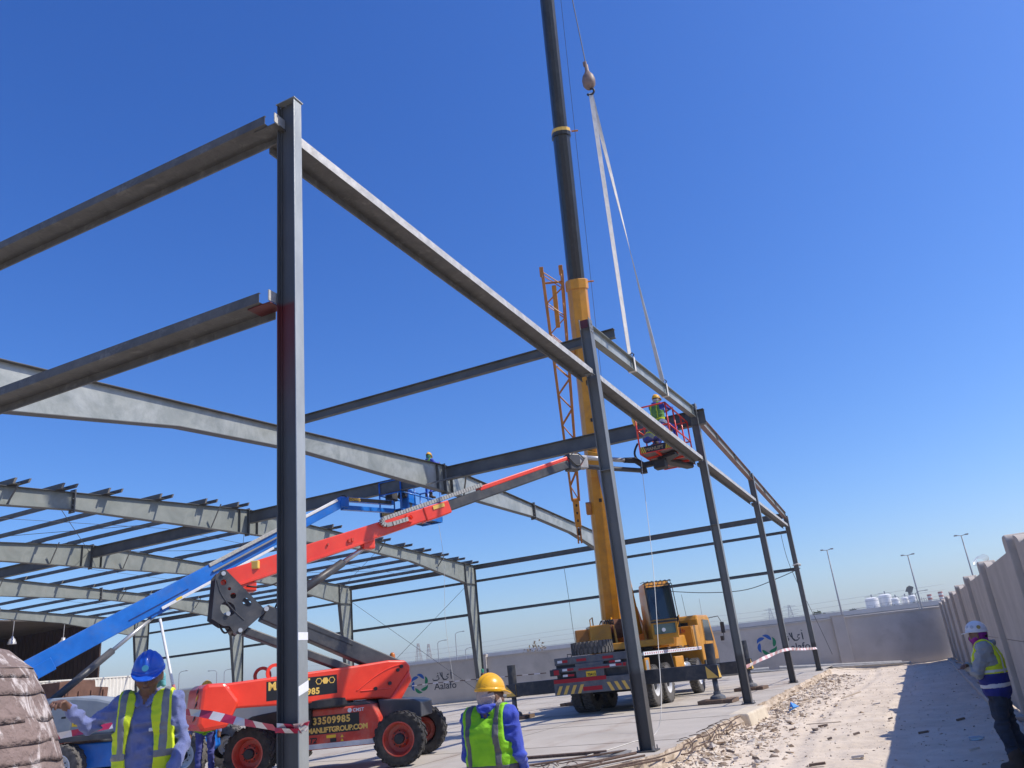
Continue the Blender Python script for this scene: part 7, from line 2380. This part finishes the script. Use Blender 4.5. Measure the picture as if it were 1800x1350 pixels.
# ================================================================== dark open shed at the left end
def shed():
    t = thing('open_shed', (-56, 20, 0), 0, 'dark brown open fronted shed at the left end of the frames', 'shed')
    br = mat('shed_brown', (0.045, 0.026, 0.022), (0.075, 0.045, 0.038), rough=0.8, scale=3, stretch=(1, 6, 0.3))
    rf = mat('shed_roof', (0.10, 0.085, 0.075), (0.15, 0.13, 0.115), rough=0.7, scale=2)
    obj('back_wall', MB().bx(-9.1, -9.0, -16, 18.4, 0, 7.2), br, t)
    obj('side_wall', MB().bx(-9.0, 6.0, 18.3, 18.42, 0, 7.35), br, t)
    for k in range(36):
        obj('wall_rib', MB().bx(-8.9 + 0.41 * k, -8.8 + 0.41 * k, 18.26, 18.299, 0, 7.3), br, t)
    obj('roof_sheet', MB().add([(-9.2, -16, 7.25), (6.0, -16, 7.35), (6.0, 18.5, 7.35), (-9.2, 18.5, 7.25), (-9.2, -16, 7.33), (6.0, -16, 7.43), (6.0, 18.5, 7.43), (-9.2, 18.5, 7.33)], [(3, 2, 1, 0), (4, 5, 6, 7), (0, 1, 5, 4), (1, 2, 6, 5), (2, 3, 7, 6), (3, 0, 4, 7)]), rf, t)
    for y in (-8, 1, 10):
        obj('post', MB().bx(5.7, 5.95, y, y + 0.25, 0, 7.3), br, t)
    M_LAMP = mat('lamp_alu', (0.5, 0.48, 0.45), (0.62, 0.6, 0.56), rough=0.35, metal=0.4)
    for i, (x, y, z, lb) in enumerate([(-49.2, 35.0, 5.95, 'bell shaped aluminium lamp hanging at the mouth of the dark shed'), (-49.4, 31.8, 6.2, 'small lamp hanging deeper left in the dark shed')]):
        lt = thing('pendant_lamp', (x, y, z), 0, lb, 'lamp', 'hanging lamps of the shed')
        s = 1.0 if i == 0 else 0.6
        obj('shade', MB().lathe([(0.42 * s, -0.45 * s), (0.40 * s, -0.30 * s), (0.26 * s, 0.05 * s), (0.13 * s, 0.16 * s), (0.12 * s, 0.3 * s), (0.001, 0.32 * s)], None, n=22), M_LAMP, lt, smooth=True)
        obj('cord', MB().tube((0, 0, 0.3 * s), (0, 0, 7.28 - z), 0.02, n=6), M_LAMP, lt)
    # white corrugated fence, sunlit
    f = thing('corrugated_fence', (-44.5, 34.3, 0), 0, 'bright white corrugated metal fence behind the blue lift', 'fence')
    wm = mat('white_sheet', (0.62, 0.60, 0.55), (0.7, 0.68, 0.63), rough=0.5, scale=2)
    for k in range(18):
        y0 = -6.6 + 0.5 * k
        mb = MB()
        pts = []
        for j in range(9):
            pts.append((0.03 * math.cos(j * math.pi / 2), y0 + 0.5 * j / 8))
        vs = [(a, b, z) for z in (0.0, 3.4) for a, b in pts]
        mb.add(vs, [(j, j + 1, 9 + j + 1, 9 + j) for j in range(8)])
        obj('sheet', mb, wm, f)
    obj('top_rail', MB().bx(-0.06, 0.04, -6.6, 2.4, 3.4, 3.47), wm, f)
    s = thing('rusty_skip', (-36.0, 26.2, 0), 0.1, 'rusty brown skip container in front of the white fence', 'skip')
    rs = mat('rust_box', (0.10, 0.05, 0.035), (0.17, 0.09, 0.065), rough=0.85, scale=2)
    obj('tub', MB().prism([(-1.4, 0.1), (1.2, 0.1), (1.35, 2.6), (0.6, 2.65), (0.55, 2.95), (-0.5, 3.0), (-1.4, 2.95)], (-0.9, 0, 0), (0, 1, 0), (0, 0, 1), (1.8, 0, 0)), rs, s, bevel=0.03)
    for k in range(4):
        obj('rib', MB().bx(0.9, 0.97, -1.1 + 0.7 * k, -1.02 + 0.7 * k, 0.15, 2.5), rs, s)
    p = thing('leaning_pole', (-33.4, 30, 0), 0, 'thin white pole leaning against the fourth frame behind the blue helmet', 'pole')
    obj('shaft', MB().tube((0.6, 0, 0.0), (-1.35, 0, 5.7), 0.07, n=10), M_WHITEP, p, smooth=True)
    obj('foot_sleeve', MB().tube((0.62, 0, 0.0), (-0.2, 0, 2.4), 0.085, n=10), mat('pole_pink', (0.45, 0.16, 0.15), rough=0.6), p, smooth=True)


shed()
# gas cylinders by the far frame column
for i, (x, lb) in enumerate([(-19.2, 'brown gas cylinder with green cap beside the yellow helmet'), (-18.9, 'plain brown gas cylinder beside the yellow helmet')]):
    g = thing('gas_cylinder', (x, 35.6, 0), 0, lb, 'gas cylinder', 'gas cylinders')
    obj('bottle', MB().lathe([(0.001, 0), (0.12, 0), (0.12, 1.25), (0.09, 1.38), (0.04, 1.44), (0.001, 1.45)], None, n=18), mat('cyl_brown', (0.08, 0.04, 0.035), rough=0.5), g, smooth=True)
    obj('valve_cap', MB().lathe([(0.06, 1.42), (0.065, 1.56), (0.04, 1.6), (0.001, 1.6)], None, n=14), mat('cyl_green', (0.02, 0.25, 0.13), rough=0.5) if i == 0 else M_BLACK, g, smooth=True)

# ================================================================== background beyond the wall
M_ROADC = mat('parapet_concrete', (0.50, 0.46, 0.40), (0.58, 0.53, 0.47), rough=0.9, scale=0.3)


def background():
    # highway on an embankment
    y0 = 192.0
    mb = MB().prism([(-14, -0.8), (14, -0.8), (5, 4.9), (-5, 4.9)], (-420, y0, 0), (0, 1, 0), (0, 0, 1), (700, 0, 0))
    obj('embankment', mb, M_DESERT, kind='structure')
    obj('highway', MB().bx(-420, 280, y0 - 4.6, y0 + 4.6, 4.905, 4.96), mat('asphalt', (0.06, 0.06, 0.06), rough=0.9), kind='structure')
    for i, dy in enumerate((-4.9, 4.9)):
        t = thing('road_parapet', (-70, y0 + dy, 4.9), 0, ['pale concrete highway parapet nearer to the yard', 'pale concrete highway parapet on the far side'][i], 'parapet')
        obj('barrier', MB().prism([(-0.3, 0), (0.3, 0), (0.12, 0.9), (-0.12, 0.9)], (-350, 0, 0), (0, 1, 0), (0, 0, 1), (700, 0, 0)), M_ROADC, t)
        obj('rail', MB().bx(-350, 350, -0.06, 0.06, 1.06, 1.15), M_CHROME, t)
        mbp = MB()
        for k in range(140):
            mbp.bx(-350 + 5 * k, -349.9 + 5 * k, -0.05, 0.05, 0.9, 1.1)
        obj('rail_posts', mbp, M_CHROME, t, kind='stuff')
    pole = mat('lamp_steel', (0.22, 0.23, 0.25), (0.28, 0.29, 0.31), rough=0.5)
    for i, (x, top, lb) in enumerate([(-12.9, 18.2, 'tall four headed lamp mast left of the white tanks'), (1.9, 14.9, 'tall four headed lamp mast in front of the white tanks'), (12.2, 17.2, 'tall four headed lamp mast above the precast wall')]):
        t = thing('lamp_mast', (x, 180, 0), 0, lb, 'lamp mast', 'highway lamp masts')
        obj('shaft', MB().tube((0, 0, -0.7), (0, 0, top), 0.22, 0.10, n=10), pole, t, smooth=True)
        for a in (-1, 1):
            for b in (-1, 1):
                obj('arm', MB().tube((0, 0, top - 0.1), (a * 0.75, b * 0.4, top + 0.05), 0.05, n=6), pole, t)
                obj('lamp_head', MB().box((a * 1.0, b * 0.5, top + 0.06), (0.55, 0.35, 0.16)), pole, t)
    for i, (x, y, z0, z1, s, lb) in enumerate([(-77.8, 128.2, -0.7, 7.5, 1, 'thin street lamp left of the twin towers'), (-75.0, 129.9, -0.7, 8.7, 1, 'taller thin street lamp right of the twin towers'), (-73.6, 130.7, -0.7, 5.8, 1, 'short street lamp furthest right in the yard gap'),
                                                 (-111.3, 100.5, -0.7, 6.6, 1, 'street lamp just right of the blue helmet'), (-107.3, 104.8, -0.7, 6.3, -1, 'left one of the paired street lamps by the red lift'), (-106.4, 105.6, -0.7, 6.2, 1, 'right one of the paired street lamps by the red lift'), (1.2, 150, 0, 6.7, 1, 'street lamp with a curved arm right of the tanks')]):
        t = thing('street_lamp', (x, y, 0), 0, lb, 'street lamp', 'far street lamps')
        obj('shaft', MB().tube((0, 0, z0), (0, 0, z1 - 0.3), 0.09, 0.06, n=7), pole, t)
        obj('arm', MB().path([(0, 0, z1 - 0.35), (0.3 * s, 0, z1 - 0.08), (0.8 * s, 0, z1), (1.6 * s, 0, z1 + 0.02)], 0.045, 5), pole, t)
        obj('lamp_head', MB().box((1.7 * s, 0, z1 + 0.02), (0.5, 0.22, 0.12)), pole, t)
    obj('antenna_mast', MB().tube((-33.6, 146.2, 0), (-33.6, 146.2, 9.9), 0.06, 0.03, n=6), pole, label='thin antenna mast above the truck cab', cat='mast', origin=(-33.6, 146.2, 0))
    # tanks
    wt = mat('tank_white', (0.74, 0.74, 0.72), (0.82, 0.82, 0.8), rough=0.5, scale=0.3)
    for i, (x, w_, top, lb) in enumerate([(-15.0, 5.6, 15.3, 'leftmost and widest of the white storage tanks'), (-9.4, 5.4, 16.2, 'tallest white storage tank, second from the left'), (-5.4, 3.3, 14.0, 'small white storage tank in the middle of the row'), (-1.5, 3.2, 14.0, 'fourth white storage tank with a pipe on top'), (1.6, 3.4, 14.3, 'rightmost white storage tank under the dark stack')]):
        t = thing('storage_tank', (x, 400 + (i % 2) * 4, 0), 0, lb, 'storage tank', 'white storage tanks')
        obj('shell', MB().lathe([(w_ / 2, -0.7), (w_ / 2, top - 0.6), (w_ * 0.3, top - 0.15), (0.001, top)], None, n=28), wt, t)
        for k in range(4):
            z = 8 + k * (top - 8.6) / 3.5
            obj('hoop', MB().lathe([(w_ / 2, z - 0.06), (w_ / 2 + 0.08, z), (w_ / 2, z + 0.06)], None, n=28), pole, t)
        obj('roof_rail', MB().lathe([(w_ / 2 - 0.1, top + 0.35), (w_ / 2 - 0.04, top + 0.4), (w_ / 2 - 0.1, top + 0.45)], None, n=24), pole, t)
        obj('ladder', MB().path([(-w_ / 2 - 0.05 + w_ * k / 8, -w_ / 2 * math.sin(math.pi * (k + 0.01) / 8.02) - 0.15, 4 + (top - 4) * k / 8) for k in range(9)], 0.12, 5), pole, t)
        obj('vent', MB().box((0.3, 0, top + 0.5), (0.5, 0.5, 1.4)), pole, t)
    st = mat('stack_dark', (0.05, 0.05, 0.045), rough=0.8)
    t = thing('process_stack', (1.0, 408, 0), 0, 'dark structure rising behind the rightmost tank', 'stack')
    obj('shaft', MB().bx(-0.6, 0.6, -0.6, 0.6, 0, 17.2), st, t)
    obj('head', MB().prism([(-1.6, 16.2), (1.2, 15.6), (2.2, 17.8), (0.6, 18.6), (-0.6, 18.0)], (0, -0.8, 0), (1, 0, 0), (0, 0, 1), (0, 1.6, 0)), st, t)
    t = thing('pipe_rack', (4.2, 402, 0), 0, 'grey steel pipe rack right of the tanks', 'pipe rack')
    for k in range(4):
        obj('post', MB().tube((k * 0.9, 0, 0), (k * 0.9, 0, 13.4 - 0.4 * k), 0.1, n=6), pole, t)
    for z in (9.6, 10.8, 12):
        obj('beam', MB().tube((0, 0, z), (2.7, 0, z), 0.09, n=6), pole, t)
    rw = [mat('chimney_red', (0.36, 0.13, 0.11), rough=0.8), mat('chimney_white', (0.62, 0.6, 0.58), rough=0.8)]
    for i, (x, top, lb) in enumerate([(8.4, 13.6, 'left red and white banded chimney by the precast wall'), (12.9, 14.2, 'right red and white banded chimney by the precast wall')]):
        t = thing('chimney', (x, 400, 0), 0, lb, 'chimney', 'banded chimneys')
        for k in range(10):
            z0, z1 = top - 0.75 * (k + 1), top - 0.75 * k
            obj('band', MB().tube((0, 0, z0 if k < 9 else -0.7), (0, 0, z1), 0.95, 0.93, n=18), rw[k % 2], t, smooth=False)
    # pylons
    py = mat('pylon_steel', (0.3, 0.31, 0.33), rough=0.6)
    def pylon(x, y, top, wd, lb, arms=True, m_=py):
        t = thing('power_pylon', (x, y, 0), 0.2, lb, 'pylon', 'power pylons')
        for a, b in ((-1, -1), (1, -1), (1, 1), (-1, 1)):
            obj('leg', MB().tube((a * wd / 2, b * wd / 2, -0.7), (a * wd * 0.08, b * wd * 0.08, top), 0.13, n=5), m_, t)
        n = 8
        mb = MB()
        for k in range(n):
            f0, f1 = k / n, (k + 1) / n
            w0, w1 = wd / 2 * (1 - f0 * 0.84), wd / 2 * (1 - f1 * 0.84)
            for (ax, ay, bx_, by_) in ((-1, -1, 1, -1), (1, -1, 1, 1), (1, 1, -1, 1), (-1, 1, -1, -1)):
                mb.tube((ax * w0, ay * w0, top * f0), (bx_ * w1, by_ * w1, top * f1), 0.07, n=4)
                mb.tube((bx_ * w0, by_ * w0, top * f0), (ax * w1, ay * w1, top * f1), 0.07, n=4)
        obj('bracing', mb, m_, t)
        if arms:
            for k, z in enumerate((top * 0.72, top * 0.84, top * 0.95)):
                L = (5.2, 6.2, 4.2)[k]
                for s in (-1, 1):
                    obj('cross_arm', MB().tube((0, 0, z), (s * L, 0, z + 0.3), 0.16, 0.05, n=5), m_, t)
                    obj('cross_arm', MB().tube((0, 0, z + 1.1), (s * L, 0, z + 0.35), 0.1, 0.05, n=5), m_, t)
    pylon(-88.5, 593, 23.0, 7, 'left power pylon behind the gable columns')
    pylon(-75.5, 595, 23.6, 7, 'right power pylon behind the gable columns')
    tw = mat('tower_rust', (0.30, 0.24, 0.21), rough=0.8)
    pylon(-323.2, 505.5, 25.5, 7, 'left one of the twin lattice towers above the red lift', False, tw)
    pylon(-316.9, 509.3, 24.4, 6, 'right one of the twin lattice towers above the red lift', False, tw)
    # power lines
    for i in range(3):
        z = 13 + 3 * i
        pts = [(-420 + 110 * k, 470 + 14 * k, z + (3.0 if k % 2 == 0 else 0)) for k in range(5)]
        line('power_line', pts, 0.06, pole, ['lowest', 'middle', 'highest'][i] + ' far power line behind the yard wall', 'power line')
    # bushes and a bare tree
    leaf = mat('bush_green', (0.035, 0.05, 0.02), (0.07, 0.09, 0.04), rough=0.9, scale=2)
    dry = mat('dry_twigs', (0.16, 0.13, 0.09), (0.22, 0.18, 0.13), rough=0.9, scale=3)
    def bush(x, y, z, w_, h_, lb, m_=leaf, n=420, ls=0.28):
        rr = random.Random(int(x * 7 + y))
        t = thing('bush', (x, y, z), 0, lb, 'bush', 'bushes beyond the wall')
        mb = MB()
        for k in range(n):
            th, ph = rr.uniform(0, 6.283), rr.uniform(0, 1.5)
            q = rr.random() ** 0.35
            lump = 0.75 + 0.35 * math.sin(th * 3 + ph * 4)
            p = Vector((math.cos(th) * math.cos(ph) * w_ / 2 * q * lump, math.sin(th) * math.cos(ph) * w_ / 2 * q * lump, math.sin(ph) * h_ * q * lump))
            a = Vector((rr.gauss(0, 1), rr.gauss(0, 1), rr.gauss(0, 1))).normalized() * ls
            b = a.orthogonal().normalized() * ls * 0.6
            mb.add([p - a, p + b, p + a, p - b], [(0, 1, 2, 3)])
        obj('crown', mb, m_, t)
        mb = MB()
        for k in range(9):
            th = rr.uniform(0, 6.28)
            mb.tube((0, 0, -0.3), (math.cos(th) * w_ * 0.3, math.sin(th) * w_ * 0.3, h_ * rr.uniform(0.5, 0.9)), 0.06, 0.02, n=5)
        obj('trunk', mb, dry, t)
    bush(-18.2, 188.5, 4.6, 3.6, 1.8, 'dark bush left of the tanks, beside the lamp mast')
    bush(-11.0, 188.5, 4.6, 3.2, 1.5, 'dark bush between the lamp mast and the tanks')
    bush(-6.5, 395, 9.0, 4.5, 2.2, 'dark bush at the foot of the middle tank')
    bush(3.0, 395, 9.0, 5.5, 2.6, 'dark bush at the foot of the rightmost tank')
    bush(-25.5, 56, 0.6, 3.4, 2.5, 'dry bare bush behind the rear wall left of the crane', dry, 700, 0.10)
    for i, (x, z, w_) in enumerate([(-120, 0.5, 9), (-150, 0.4, 12)]):
        bush(x, 170, z, w_, 3.0, ['low bush line far left behind the yard', 'second low bush line far left behind the yard'][i], leaf, 500, 0.4)
    # tank bund so that tanks stand on ground seen above the highway
    obj('far_ridge', MB().prism([(-60, -0.8), (60, -0.8), (40, 8.3), (-30, 8.3)], (-400, 430, 0), (0, 1, 0), (0, 0, 1), (760, 0, 0)), M_DESERT, kind='structure')


background()


# ================================================================== haze: even, thin air round everything
hz = bpy.data.materials.new('haze_air')
hz.use_nodes = True
ht = hz.node_tree
ht.nodes.clear()
pv = ht.nodes.new('ShaderNodeVolumePrincipled')
pv.inputs['Color'].default_value = (0.80, 0.88, 0.97, 1)
pv.inputs['Density'].default_value = 0.0004
pv.inputs['Anisotropy'].default_value = 0.3
ho = ht.nodes.new('ShaderNodeOutputMaterial')
ht.links.new(pv.outputs[0], ho.inputs['Volume'])
obj('haze', MB().bx(-930, 930, -930, 930, -1.8, 36.0), hz, kind='stuff')
